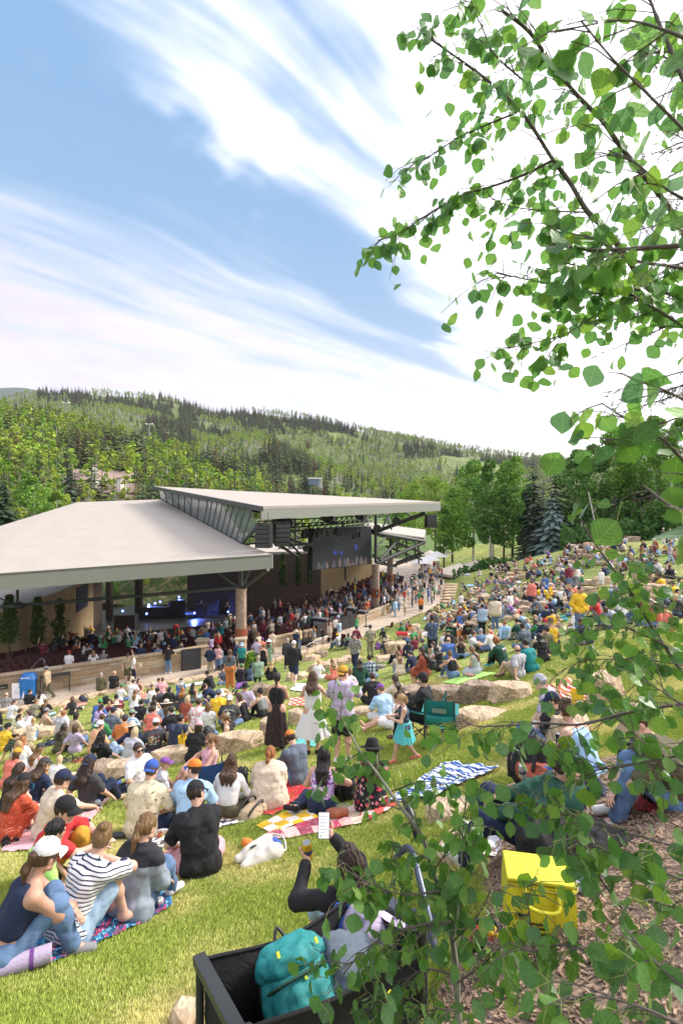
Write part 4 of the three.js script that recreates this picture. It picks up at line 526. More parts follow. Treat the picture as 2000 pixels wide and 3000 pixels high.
const quad = (p, q, r, s, flip) => { if (p < 0 || q < 0 || r < 0 || s < 0) return; if (flip) I.push(p, r, q, p, s, r); else I.push(p, q, r, p, r, s); };
for (let c = 1; c < nz - 1; c++) for (let b = 1; b < ny - 1; b++) for (let a = 1; a < nx - 1; a++) {
const i = a + b * nx + c * sxy, s = F[i] < 0;
if (s !== F[i + 1] < 0) quad(id[i - nx - sxy], id[i - sxy], id[i], id[i - nx], !s);
if (s !== F[i + nx] < 0) quad(id[i - 1 - sxy], id[i - 1], id[i], id[i - sxy], !s);
if (s !== F[i + sxy] < 0) quad(id[i - 1 - nx], id[i - nx], id[i], id[i - 1], !s);
}
const G = new THREE.BufferGeometry(); G.setAttribute('position', new THREE.Float32BufferAttribute(P, 3)); G.setAttribute('normal', new THREE.Float32BufferAttribute(N, 3)); G.setAttribute('uv', new THREE.Float32BufferAttribute(UV, 2)); G.setIndex(I); return G;
}
const joinGeo = (l) => { l = l.filter((g) => g && g.attributes.position.count); return l.length > 1 ? mergeGeometries(l.map((g) => { if (!g.index) g.setIndex([...Array(g.attributes.position.count).keys()]); return g; })) : l[0]; };
const POSES = {
stand: { py: 0.92, lean: 2, ank: [[0.1, 0.08, -0.02], [-0.11, 0.08, 0.05]], kp: [0, 0, 1], wr: [[0.25, 0.8, 0.1], [-0.25, 0.8, 0.1]], ep: [0.4, 0, -1] },
pocket: { py: 0.92, lean: 3, ank: [[0.12, 0.08, 0], [-0.12, 0.08, 0.04]], kp: [0, 0, 1], wr: [[0.2, 0.93, 0.13], [-0.2, 0.93, 0.13]], ep: [1, 0, -0.7] },
fold: { py: 0.92, lean: 1, ank: [[0.1, 0.08, 0], [-0.12, 0.08, 0.04]], kp: [0, 0, 1], wr: [[-0.04, 1.14, 0.25], [0.04, 1.1, 0.27]], ep: [1, -0.4, 0] },
walk: { py: 0.9, lean: 5, ank: [[0.08, 0.08, 0.3], [-0.08, 0.15, -0.3]], kp: [0, 0, 1], wr: [[0.26, 0.84, -0.12], [-0.25, 0.92, 0.24]], ep: [0.3, 0, -1] },
wave: { py: 0.92, lean: 0, ank: [[0.12, 0.08, 0], [-0.12, 0.08, 0]], kp: [0, 0, 1], wr: [[0.28, 1.86, 0.1], [-0.22, 0.9, 0.16]], ep: [1, 0, 0] },
phone: { py: 0.92, lean: 3, ank: [[0.1, 0.08, 0], [-0.1, 0.08, 0.04]], kp: [0, 0, 1], wr: [[0.08, 1.3, 0.32], [-0.08, 1.32, 0.34]], ep: [0.8, -1, 0] },
cross: { py: 0.12, lean: 13, ank: [[-0.12, 0.07, 0.32], [0.12, 0.06, 0.38]], kp: [1, 0.12, 0.4], kx: 1, wr: [[0.15, 0.2, 0.34], [-0.12, 0.22, 0.36]], ep: [1, -0.3, -0.4] },
hug: { py: 0.12, lean: 15, ank: [[0.1, 0.07, 0.52], [-0.1, 0.07, 0.5]], kp: [0, 1, 0.2], wr: [[-0.02, 0.33, 0.44], [0.06, 0.3, 0.46]], ep: [1, -0.3, 0] },
knee: { py: 0.12, lean: 10, ank: [[0.14, 0.07, 0.5], [0.05, 0.06, 0.36]], kp: [0.1, 1, 0.2], kp2: [1, 0.1, 0.4], wr: [[0.14, 0.48, 0.3], [-0.2, 0.12, 0.2]], ep: [1, -0.3, -0.4] },
lean: { py: 0.12, lean: -20, ank: [[0.12, 0.07, 0.78], [-0.1, 0.07, 0.8]], kp: [0.1, 1, 0], wr: [[0.27, 0.05, -0.3], [-0.27, 0.05, -0.3]], ep: [0.5, 0, -1], flat: 1 },
leanl: { py: 0.12, lean: -12, ank: [[0.2, 0.07, 0.55], [0.0, 0.06, 0.6]], kp: [0.1, 1, 0], wr: [[0.34, 0.05, -0.2], [-0.16, 0.2, 0.3]], ep: [0.6, 0, -1], flat: 1 },
side: { py: 0.12, lean: 3, ank: [[0.42, 0.06, 0.02], [0.34, 0.06, 0.14]], kp: [0.4, 0, 1], kx: 0, wr: [[-0.06, 0.2, 0.3], [-0.34, 0.05, -0.05]], ep: [1, 0, -0.5] },
recl: { py: 0.12, lean: -48, ank: [[0.14, 0.07, 0.72], [0.0, 0.09, 0.84]], kp: [0.1, 1, 0], wr: [[0.3, 0.05, -0.28], [-0.3, 0.05, -0.28]], ep: [0.4, -0.6, -1] },
chair: { py: 0.48, lean: -2, ank: [[0.13, 0.08, 0.5], [-0.13, 0.08, 0.46]], kp: [0, 1, 0.5], wr: [[0.15, 0.6, 0.36], [-0.15, 0.6, 0.36]], ep: [1, -0.2, -0.6] },
low: { py: 0.3, lean: -10, ank: [[0.13, 0.08, 0.6], [-0.13, 0.08, 0.64]], kp: [0, 1, 0.2], wr: [[0.2, 0.5, 0.34], [-0.2, 0.5, 0.34]], ep: [1, -0.2, -0.6] },
rock: { py: 0.5, lean: 12, ank: [[0.1, 0.08, 0.36], [-0.1, 0.08, 0.34]], kp: [0, 1, 0.6], wr: [[0.06, 0.56, 0.34], [-0.04, 0.58, 0.36]], ep: [1, -0.2, -0.6] },
};
function solve(a, t, l1, l2, pole) {
const v = t.clone().sub(a); let L = v.length(); const mx = (l1 + l2) * 0.995; if (L > mx) { v.multiplyScalar(mx / L); L = mx; } const mn = Math.abs(l1 - l2) + 0.06; if (L < mn) { v.multiplyScalar(mn / L); L = mn; }
const e = a.clone().add(v), x = (l1 * l1 - l2 * l2 + L * L) / (2 * L), h = Math.sqrt(Math.max(0, l1 * l1 - x * x)), n = v.clone().normalize(), p = pole.clone().addScaledVector(n, -pole.dot(n)).normalize(); return [a.clone().addScaledVector(n, x).addScaledVector(p, h), e];
}
function skeleton(pose, sex, o = {}) {
const P = { ...POSES[pose], ...(o.pose ?? {}) }, f = sex === 'f', S = {}, D = Math.PI / 180, sh = f ? 0.155 : 0.18, hw = f ? 0.09 : 0.083, tw = (o.twist ?? 0) * D;
const up = (a) => V(0, Math.cos(a * D), Math.sin(a * D)); S.pel = V(0, P.py, 0); S.waist = S.pel.clone().addScaledVector(up(P.lean * 0.5), 0.17); S.chest = S.waist.clone().addScaledVector(up(P.lean), 0.2); S.neck = S.chest.clone().addScaledVector(up(P.lean * 1.25), 0.125); S.headB = S.neck.clone().addScaledVector(up(P.lean * 0.6 + 8), 0.085);
S.tq = Q(P.lean * D, tw, 0); const right = V(1, 0, 0).applyAxisAngle(V(0, 1, 0), tw);
S.headQ = Q((P.lean * 0.15 + (o.nod ?? 4)) * D, tw + (o.yaw ?? 0) * D, (o.tilt ?? 0) * D); S.head = S.headB.clone().add(V(0, 0.088, 0.018).applyQuaternion(S.headQ));
S.sh = [], S.el = [], S.wr = [], S.hip = [], S.kn = [], S.an = [], S.toe = [];
for (const [i, s] of [[0, 1], [1, -1]]) {
const w = V(...P.wr[i]), ep = V(s * P.ep[0], P.ep[1], P.ep[2]); S.sh[i] = S.neck.clone().addScaledVector(right, s * sh).add(up(P.lean).multiplyScalar(-0.045)); [S.el[i], S.wr[i]] = solve(S.sh[i], w, 0.285, 0.25, ep);
S.hip[i] = S.pel.clone().add(V(s * hw, -0.01, 0.01)); const kp = V(...(i && P.kp2 ? P.kp2 : P.kp)); if (P.kx !== 0) kp.x *= s; [S.kn[i], S.an[i]] = solve(S.hip[i], V(...P.ank[i]), 0.425, 0.405, kp);
const fwd = P.kx === 1 ? V(s * -0.5, -0.1, 0.8) : P.kx === 0 ? V(0.9, -0.1, 0.3) : V(s * 0.15, -0.35, 1), sitFlat = P.py < 0.2 && P.kx === undefined; if (sitFlat && (pose === 'lean' || pose === 'recl')) fwd.set(s * 0.25, 0.75, 0.6); fwd.normalize(); S.toe[i] = S.an[i].clone().addScaledVector(fwd, 0.15); S.toe[i].y = Math.max(0.035, S.toe[i].y - (sitFlat ? 0 : 0.02));
}
return Object.assign(S, { P, f, right });
}
const lerpV = (a, b, t) => a.clone().lerp(b, t);
function torsoPrims(S, g, o = {}) {
const f = S.f, L = [], r = S.right, off = (p, x, z = 0) => p.clone().addScaledVector(r, x).add(V(0, 0, z)), b = o.big ?? 0;
for (const s of [1, -1]) L.push(cap(off(S.pel, s * 0.05), off(S.waist, s * 0.045), (f ? 0.108 : 0.103) + g + b, (f ? 0.085 : 0.1) + g + b), cap(off(S.waist, s * 0.045), off(S.chest, s * (f ? 0.06 : 0.075)), (f ? 0.085 : 0.1) + g + b, (f ? 0.095 : 0.112) + g + b * 0.7), cap(off(S.chest, s * (f ? 0.06 : 0.075)), off(S.neck, s * 0.05, 0).add(V(0, -0.05, 0)), (f ? 0.092 : 0.108) + g, 0.062 + g * 0.8), cap(off(S.neck, s * 0.03).add(V(0, -0.02, 0)), S.sh[s > 0 ? 0 : 1], 0.048 + g * 0.6, 0.05 + g * 0.7));
L.push(cap(S.hip[0], S.hip[1], (f ? 0.112 : 0.103) + g + b * 0.6)); for (const i of [0, 1]) L.push(cap(S.hip[i].clone().add(V(0, 0, -0.045)), S.hip[i].clone().add(V(0, 0.03, -0.045)), (f ? 0.085 : 0.078) + g));
if (f) for (const s of [1, -1]) L.push({ ...ell(off(S.chest, s * 0.07).add(V(0, 0.0, 0.085).applyQuaternion(S.tq)), [0.055 + g, 0.055 + g, 0.05 + g]), k: 0.05 });
if (b) L.push(cap(S.pel.clone().add(V(0, 0.08, 0.06)), S.waist.clone().add(V(0, 0, 0.05)), 0.1 + b));
return L;
}
const armPrims = (S, i, t, g, flare = 0) => t <= 1 ? [cap(S.sh[i], lerpV(S.sh[i], S.el[i], t), 0.051 + g, mix(0.051, 0.041, t) + g + flare)] : [cap(S.sh[i], S.el[i], 0.051 + g, 0.042 + g + flare), cap(S.el[i], lerpV(S.el[i], S.wr[i], t - 1), 0.04 + g + flare, mix(0.039, 0.028, t - 1) + g + flare * 0.6)];
const legPrims = (S, i, t, g, flare = 0) => t <= 1 ? [cap(S.hip[i], lerpV(S.hip[i], S.kn[i], t), 0.088 + g, mix(0.088, 0.058, t) + g + flare)] : [cap(S.hip[i], S.kn[i], 0.088 + g, 0.058 + g), cap(S.kn[i], lerpV(S.kn[i], S.an[i], t - 1), 0.055 + g, mix(0.052, 0.036, t - 1) + g + flare)];
const handCache = new Map();
function handGeo(side, curl, cell) {
const key = side + '_' + curl + '_' + cell; if (handCache.has(key)) return handCache.get(key);
const L = [cap(V(0, 0, -0.01), V(0, 0, 0.03), 0.022, 0.026), cap(V(0.022, 0, 0.03), V(0.024, 0, 0.085), 0.014, 0.0115), cap(V(-0.02, -0.002, 0.03), V(-0.026, -0.002, 0.078), 0.014, 0.0105), cap(V(0, 0.001, 0.03), V(0, 0.002, 0.086), 0.015, 0.012)];
[[0.026, 0.086, 0.068, 0.0092], [0.009, 0.09, 0.076, 0.0096], [-0.009, 0.087, 0.07, 0.0092], [-0.026, 0.079, 0.055, 0.0082]].forEach(([x, z, len, r], n) => { let p = V(x, 0, z), a = 0, y = x * 2.2; for (const fr of [0.46, 0.31, 0.23]) { a += curl * (0.8 + 0.08 * n); const q = p.clone().add(V(Math.sin(y) * 0.25 * len * fr, -Math.sin(a) * len * fr, Math.cos(a) * len * fr)); L.push({ ...cap(p, q, r, r * 0.9), k: 0.006 }); p = q; r *= 0.92; } });
let p = V(0.02, -0.006, 0.02); for (const [d, l, r] of [[V(0.75, -0.35, 0.6), 0.04, 0.013], [V(0.45, -0.3 - curl * 0.5, 0.85), 0.032, 0.011], [V(0.1 - curl * 0.4, -0.3 - curl * 0.4, 0.9), 0.026, 0.0095]]) { const q = p.clone().addScaledVector(d.normalize(), l); L.push({ ...cap(p, q, r, r * 0.9), k: 0.007 }); p = q; }
if (side < 0) for (const q of L) { q.a = q.a.clone(); q.b = q.b.clone(); q.a.x *= -1; q.b.x *= -1; }
const g = nets(L, cell, 0.01); handCache.set(key, g); return g;
}
function headPrims(S, f) {
const h = (x, y, z) => V(x, y, z).applyQuaternion(S.headQ).add(S.head), e = (x, y, z, r) => ell(h(x, y, z), r, S.headQ);
const L = [e(0, 0.022, -0.01, [0.074, 0.096, 0.093]), e(0, -0.035, 0.026, [f ? 0.057 : 0.061, 0.082, 0.066]), cap(h(-0.016, -0.096, 0.062), h(0.016, -0.096, 0.062), 0.022), cap(h(0.05, -0.07, 0.0), h(0.02, -0.095, 0.058), 0.017), cap(h(-0.05, -0.07, 0), h(-0.02, -0.095, 0.058), 0.017), cap(h(0.04, -0.025, 0.068), h(0.034, -0.045, 0.066), 0.014), cap(h(-0.04, -0.025, 0.068), h(-0.034, -0.045, 0.066), 0.014)];
for (const s of [1, -1]) L.push({ ...e(s * 0.032, 0.006, 0.098, [0.018, 0.013, 0.014]), cut: 1, k: 0.014 });
L.push({ ...cap(h(0, 0.012, 0.088), h(0, -0.028, 0.106), 0.009, 0.0125), k: 0.012 }, { ...cap(h(-0.012, -0.032, 0.094), h(0.012, -0.032, 0.094), 0.009), k: 0.01 }, { ...cap(h(-0.04, 0.026, 0.083), h(0.04, 0.026, 0.083), 0.009), k: 0.014 }, { ...cap(h(-0.017, -0.062, 0.088), h(0.017, -0.062, 0.088), 0.0075), k: 0.006 }, { ...cap(h(-0.013, -0.074, 0.087), h(0.013, -0.074, 0.087), 0.008), k: 0.006 });
for (const s of [1, -1]) L.push({ ...ell(h(s * 0.076, -0.012, -0.008), [0.009, 0.031, 0.019], S.headQ), k: 0.01 });
L.push(cap(S.neck, h(0, -0.06, -0.02), f ? 0.045 : 0.054, f ? 0.046 : 0.056)); return L;
}
function hairPrims(S, style, under) {
const h = (x, y, z) => V(x, y, z).applyQuaternion(S.headQ).add(S.head), e = (x, y, z, r) => ell(h(x, y, z), r, S.headQ), L = [e(0, 0.032, -0.02, style === 'afro' ? [0.12, 0.13, 0.12] : style === 'buzz' ? [0.078, 0.1, 0.097] : [0.084, 0.106, 0.103])];
const cut = { ...e(0, -0.06, 0.094, [0.07, 0.115, 0.075]), cut: 1, k: 0.012 }, low = { ...e(0, -0.16, 0.02, [0.16, 0.1, 0.13]), cut: 1, k: 0.012 };
if (style === 'bald') return [e(0, -0.02, -0.03, [0.079, 0.05, 0.083]), { ...e(0, -0.05, 0.1, [0.1, 0.115, 0.09]), cut: 1, k: 0.012 }, low];
if (['short', 'buzz', 'afro'].includes(style)) return [...L, cut, low];
const back = S.tq, dn = (x, y, z) => { const q = V(x, 0, z).applyQuaternion(S.headQ); return V(S.head.x + q.x * 0.7 + x * 0.3, S.head.y + y, S.head.z + q.z); };
const spineBack = (t) => lerpV(S.neck, S.waist, t).add(V(0, 0, -(0.115 + 0.02)).applyQuaternion(back));
if (style === 'bob') L.push(cap(h(0.055, -0.02, -0.03), h(0.062, -0.14, -0.015), 0.04, 0.03), cap(h(-0.055, -0.02, -0.03), h(-0.062, -0.14, -0.015), 0.04, 0.03), cap(h(0, 0, -0.06), h(0, -0.15, -0.055), 0.06, 0.045));
if (style === 'long' || style === 'wavy') { const w = style === 'wavy' ? 1.35 : 1; for (const x of [-0.055, 0, 0.055]) { const m = spineBack(0.08).addScaledVector(S.right, x * 1.1 * w), en = spineBack(style === 'wavy' ? 0.45 : 0.62).addScaledVector(S.right, x * 0.9 * w); L.push(cap(h(x * 0.9, 0.0, -0.05), h(x, -0.09, -0.06), 0.055, 0.042 * w), cap(h(x, -0.09, -0.06), m, 0.042 * w, 0.04 * w), cap(m, en, 0.04 * w, 0.018)); } }
if (style === 'pony') { const b = h(0, 0.03, -0.125); L.push({ ...cap(h(0, 0.03, -0.1), b, 0.03, 0.026), k: 0.015 }, cap(b, b.clone().add(V(0, -0.1, -0.03)), 0.026, 0.03), cap(b.clone().add(V(0, -0.1, -0.03)), b.clone().add(V(0.02, -0.24, -0.01)), 0.03, 0.012)); }
if (style === 'braid') { const b = h(0, -0.05, -0.1); for (let i = 0; i < 9; i++) L.push({ ...ell(lerpV(b, spineBack(0.95), i / 8).add(V(0, 0, -0.012)), [0.024, 0.034, 0.02]), k: 0.008 }); }
if (style === 'bun') L.push({ ...ell(h(0, 0.115, -0.075), [0.045, 0.04, 0.045]), k: 0.012 });
if (['pony', 'bun', 'braid'].includes(style)) return [...L, cut, low]; return [...L, cut];
}
const SKIN = [[0.62, 0.37, 0.27], [0.52, 0.29, 0.2], [0.42, 0.22, 0.14], [0.24, 0.12, 0.07], [0.68, 0.45, 0.35]];
const HAIR = { black: [0.012, 0.01, 0.01], dark: [0.035, 0.02, 0.013], brown: [0.085, 0.045, 0.022], light: [0.2, 0.115, 0.05], blond: [0.42, 0.28, 0.12], red: [0.3, 0.11, 0.03], grey: [0.35, 0.34, 0.33], white: [0.6, 0.58, 0.55], pale: [0.55, 0.42, 0.25] };
const COL = { black: [0.014, 0.014, 0.016], charcoal: [0.045, 0.047, 0.053], grey: [0.22, 0.225, 0.235], lightgrey: [0.42, 0.43, 0.46], white: [0.74, 0.73, 0.73], cream: [0.62, 0.52, 0.4], tan: [0.42, 0.32, 0.2], khaki: [0.34, 0.28, 0.18], brown: [0.14, 0.08, 0.05], rust: [0.3, 0.075, 0.04], red: [0.5, 0.03, 0.035], maroon: [0.16, 0.02, 0.04], coral: [0.68, 0.19, 0.14], pink: [0.68, 0.36, 0.4], hotpink: [0.66, 0.09, 0.28], orange: [0.75, 0.22, 0.03], burnt: [0.5, 0.17, 0.05], peach: [0.7, 0.4, 0.22], yellow: [0.72, 0.45, 0.03], mustard: [0.5, 0.28, 0.03], lime: [0.4, 0.72, 0.18], green: [0.05, 0.25, 0.09], darkgreen: [0.015, 0.07, 0.045], olive: [0.09, 0.085, 0.045], sage: [0.2, 0.3, 0.22], teal: [0.01, 0.2, 0.2], aqua: [0.1, 0.5, 0.52], sky: [0.35, 0.54, 0.76], blue: [0.06, 0.14, 0.38], royal: [0.03, 0.09, 0.36], denim: [0.11, 0.19, 0.33], lightdenim: [0.3, 0.42, 0.56], navy: [0.014, 0.023, 0.06], purple: [0.2, 0.07, 0.3], lavender: [0.45, 0.38, 0.52], slate: [0.1, 0.125, 0.16] };
const css = (c) => { const l = (x) => Math.round(255 * (x <= 0.0031308 ? 12.92 * x : 1.055 * Math.pow(x, 1 / 2.4) - 0.055)); return `rgb(${l(c[0])},${l(c[1])},${l(c[2])})`; };
const PAT = {
stripe: [256, 256, (c, w, h) => { c.fillStyle = '#f2f0ee'; c.fillRect(0, 0, w, h); c.fillStyle = '#1c2440'; for (let y = 0; y < h; y += 16) c.fillRect(0, y, w, 4.5); }, 2.0],
plaid: [256, 256, (c, w, h) => { c.fillStyle = '#c9c6c2'; c.fillRect(0, 0, w, h); c.fillStyle = 'rgba(20,20,24,.62)'; for (let i = 0; i < 8; i++) { c.fillRect(i * 32, 0, 15, h); c.fillRect(0, i * 32, w, 15); } }, 2.2],
bluePlaid: [256, 256, (c, w, h) => { c.fillStyle = '#8fa0a6'; c.fillRect(0, 0, w, h); for (let i = 0; i < 4; i++) { c.fillStyle = 'rgba(30,50,70,.6)'; c.fillRect(i * 64, 0, 26, h); c.fillRect(0, i * 64, w, 26); c.fillStyle = 'rgba(240,240,235,.6)'; c.fillRect(i * 64 + 40, 0, 5, h); c.fillRect(0, i * 64 + 40, w, 5); } }, 2],
greenPlaid: [256, 256, (c, w, h) => { c.fillStyle = '#5d6653'; c.fillRect(0, 0, w, h); for (let i = 0; i < 6; i++) { c.fillStyle = 'rgba(25,30,25,.6)'; c.fillRect(i * 43, 0, 20, h); c.fillRect(0, i * 43, w, 20); c.fillStyle = 'rgba(190,180,150,.4)'; c.fillRect(i * 43 + 30, 0, 3, h); c.fillRect(0, i * 43 + 30, w, 3); } }, 2],
rustPrint: [256, 256, (c, w, h) => { c.fillStyle = '#b5482c'; c.fillRect(0, 0, w, h); c.strokeStyle = 'rgba(245,200,180,.8)'; c.lineWidth = 2; for (let i = 0; i < 260; i++) { const x = rnd() * w, y = rnd() * h; c.beginPath(); c.moveTo(x, y); c.lineTo(x + rr(-3, 3), y + rr(5, 12)); c.stroke(); } }, 2.4],
tanPrint: [256, 256, (c, w, h) => { c.fillStyle = '#cfc3a6'; c.fillRect(0, 0, w, h); c.fillStyle = '#5a5640'; for (let j = 0; j < 7; j++) for (let i = 0; i < 7; i++) { const x = (i + (j % 2) * 0.5) * 36.5, y = j * 36.5; c.beginPath(); c.ellipse(x % 256, y + 12, 2.2, 6, 0.3, 0, 7); c.fill(); } }, 1.7],
floral: [256, 256, (c, w, h) => { c.fillStyle = '#141318'; c.fillRect(0, 0, w, h); for (let i = 0; i < 75; i++) { const x = rnd() * w, y = rnd() * h, r = rr(5, 13); c.fillStyle = pick(['#c8455c', '#e78a97', '#a32238', '#5f7a55', '#d9a1a0']); for (let k = 0; k < 5; k++) { c.beginPath(); c.arc(x + Math.cos(k * 1.257) * r * 0.6, y + Math.sin(k * 1.257) * r * 0.6, r * 0.5, 0, 7); c.fill(); } } }, 2],
redPrint: [256, 256, (c, w, h) => { c.fillStyle = '#e9e6e6'; c.fillRect(0, 0, w, h); for (let i = 0; i < 170; i++) { c.strokeStyle = pick(['#c8202c', '#1b1c22', '#c8202c', '#e05a3a']); c.lineWidth = 5; const x = rnd() * w, y = rnd() * h; c.beginPath(); c.arc(x, y, rr(6, 13), rr(0, 3), rr(4, 6)); c.stroke(); } }, 2],
leafPrint: [256, 256, (c, w, h) => { c.fillStyle = '#e8e2c4'; c.fillRect(0, 0, w, h); for (let i = 0; i < 90; i++) { c.fillStyle = pick(['#5f7a4a', '#8aa06a', '#caa84f', '#6d8a86']); c.beginPath(); c.ellipse(rnd() * w, rnd() * h, rr(3, 6), rr(9, 18), rnd() * 3, 0, 7); c.fill(); } }, 2],
bluePrint: [256, 256, (c, w, h) => { c.fillStyle = '#39485c'; c.fillRect(0, 0, w, h); for (let i = 0; i < 150; i++) { c.fillStyle = pick(['#8fa6bd', '#1f2835', '#6c8299']); c.beginPath(); c.ellipse(rnd() * w, rnd() * h, rr(2, 5), rr(5, 12), rnd() * 3, 0, 7); c.fill(); } }, 2],
purplePrint: [256, 256, (c, w, h) => { c.fillStyle = '#b9a5d6'; c.fillRect(0, 0, w, h); for (let i = 0; i < 90; i++) { c.fillStyle = pick(['#8a4fb0', '#f0d9ee', '#5f3c8e', '#e59ac5', '#f4f0f6']); c.beginPath(); c.ellipse(rnd() * w, rnd() * h, rr(6, 18), rr(5, 13), rnd() * 3, 0, 7); c.fill(); } }, 2.4],
tiedye: [256, 256, (c, w, h) => { c.fillStyle = '#f0ede8'; c.fillRect(0, 0, w, h); for (let i = 0; i < 60; i++) { c.fillStyle = pick(['rgba(120,170,90,.45)', 'rgba(150,110,190,.4)', 'rgba(230,205,90,.4)', 'rgba(90,150,190,.4)']); c.beginPath(); c.ellipse(rnd() * w, rnd() * h, rr(8, 28), rr(5, 14), rnd() * 3, 0, 7); c.fill(); } }, 1.6],
camo: [256, 256, (c, w, h) => { c.fillStyle = '#8d8a74'; c.fillRect(0, 0, w, h); for (let i = 0; i < 120; i++) { c.fillStyle = pick(['#5f624d', '#a7a58f', '#4a4a3e', '#7b775f']); c.beginPath(); c.ellipse(rnd() * w, rnd() * h, rr(6, 18), rr(4, 10), rnd() * 3, 0, 7); c.fill(); } }, 2.4],
fleece: [64, 256, (c, w, h) => { c.fillStyle = '#8b95a1'; c.fillRect(0, 0, w, h); c.fillStyle = '#2b2d33'; c.fillRect(0, 0, w, 128); c.beginPath(); }, 1, 1],
darkPrint: [256, 256, (c, w, h) => { c.fillStyle = '#2a2024'; c.fillRect(0, 0, w, h); for (let i = 0; i < 260; i++) { c.fillStyle = pick(['#7b3a3a', '#5d5148', '#8a6a4a', '#3a3a4a']); c.beginPath(); c.arc(rnd() * w, rnd() * h, rr(1.5, 4), 0, 7); c.fill(); } }, 2],
greyPrint: [256, 256, (c, w, h) => { c.fillStyle = '#a9afb5'; c.fillRect(0, 0, w, h); for (let i = 0; i < 300; i++) { c.fillStyle = pick(['#6f7a83', '#d6dadd', '#8a949c']); c.beginPath(); c.arc(rnd() * w, rnd() * h, rr(1.5, 4), 0, 7); c.fill(); } }, 2],
};
function clothMat(c) { const key = 'garment_' + c; if (MC.has(key)) return MC.get(key); if (PAT[c]) { const [w, h, f, s] = PAT[c]; return mat(key, { map: canvasTex(w, h, f, s, s), roughness: 0.92, bumpMap: clothBump, bumpScale: 0.0015 }); } return mat(key, { color: C(...(COL[c] ?? HAIR[c])), roughness: 0.93, bumpMap: clothBump, bumpScale: 0.0018 }); }
const hairTex = dataTex(128, (u, v) => 0.5 + 0.25 * Math.sin(u * 2 * Math.PI * 30 + 2 * Math.sin(v * 2 * Math.PI * 2)) + 0.8 * tile(u, v, 34, 3), 7, 1.6), hairMat = (c) => mat('hair_' + c, { color: C(...HAIR[c]), roughness: 0.5, bumpMap: hairTex, bumpScale: 0.004 }), skinTex = dataTex(128, (u, v) => 0.5 + tile(u, v, 30, 3) * 0.6, 6), skinMat = (i) => mat('skin_' + i, { color: C(...SKIN[i]), roughness: 0.55, bumpMap: skinTex, bumpScale: 0.0015 });
const eyeM = plain('eye', [0.03, 0.022, 0.018], 0.25), glassDark = plain('dark_lens', [0.01, 0.01, 0.012], 0.12);
function fold(lod, amp, S) { if (lod > 1) return undefined; return (x, y, z) => amp * (0.8 * noise3(x * 9 + 3, y * 13, z * 9) + 1.7 * (0.25 - Math.abs(noise3(x * 12 + y * 5, y * 11, z * 12))) + 0.5 * noise3(x * 24, y * 20 + 5, z * 24)); }
const geoCache = new Map(), cached = (key, f) => { if (!key) return f(); if (!geoCache.has(key)) geoCache.set(key, f()); return geoCache.get(key); };
const CELL = [0.0135, 0.023, 0.036, 0.06], HCELL = [0.0065, 0.011, 0.02, 0.036];
function lodOf(d) { return d < 8.6 ? 0 : d < 19 ? 1 : d < 42 ? 2 : 3; }
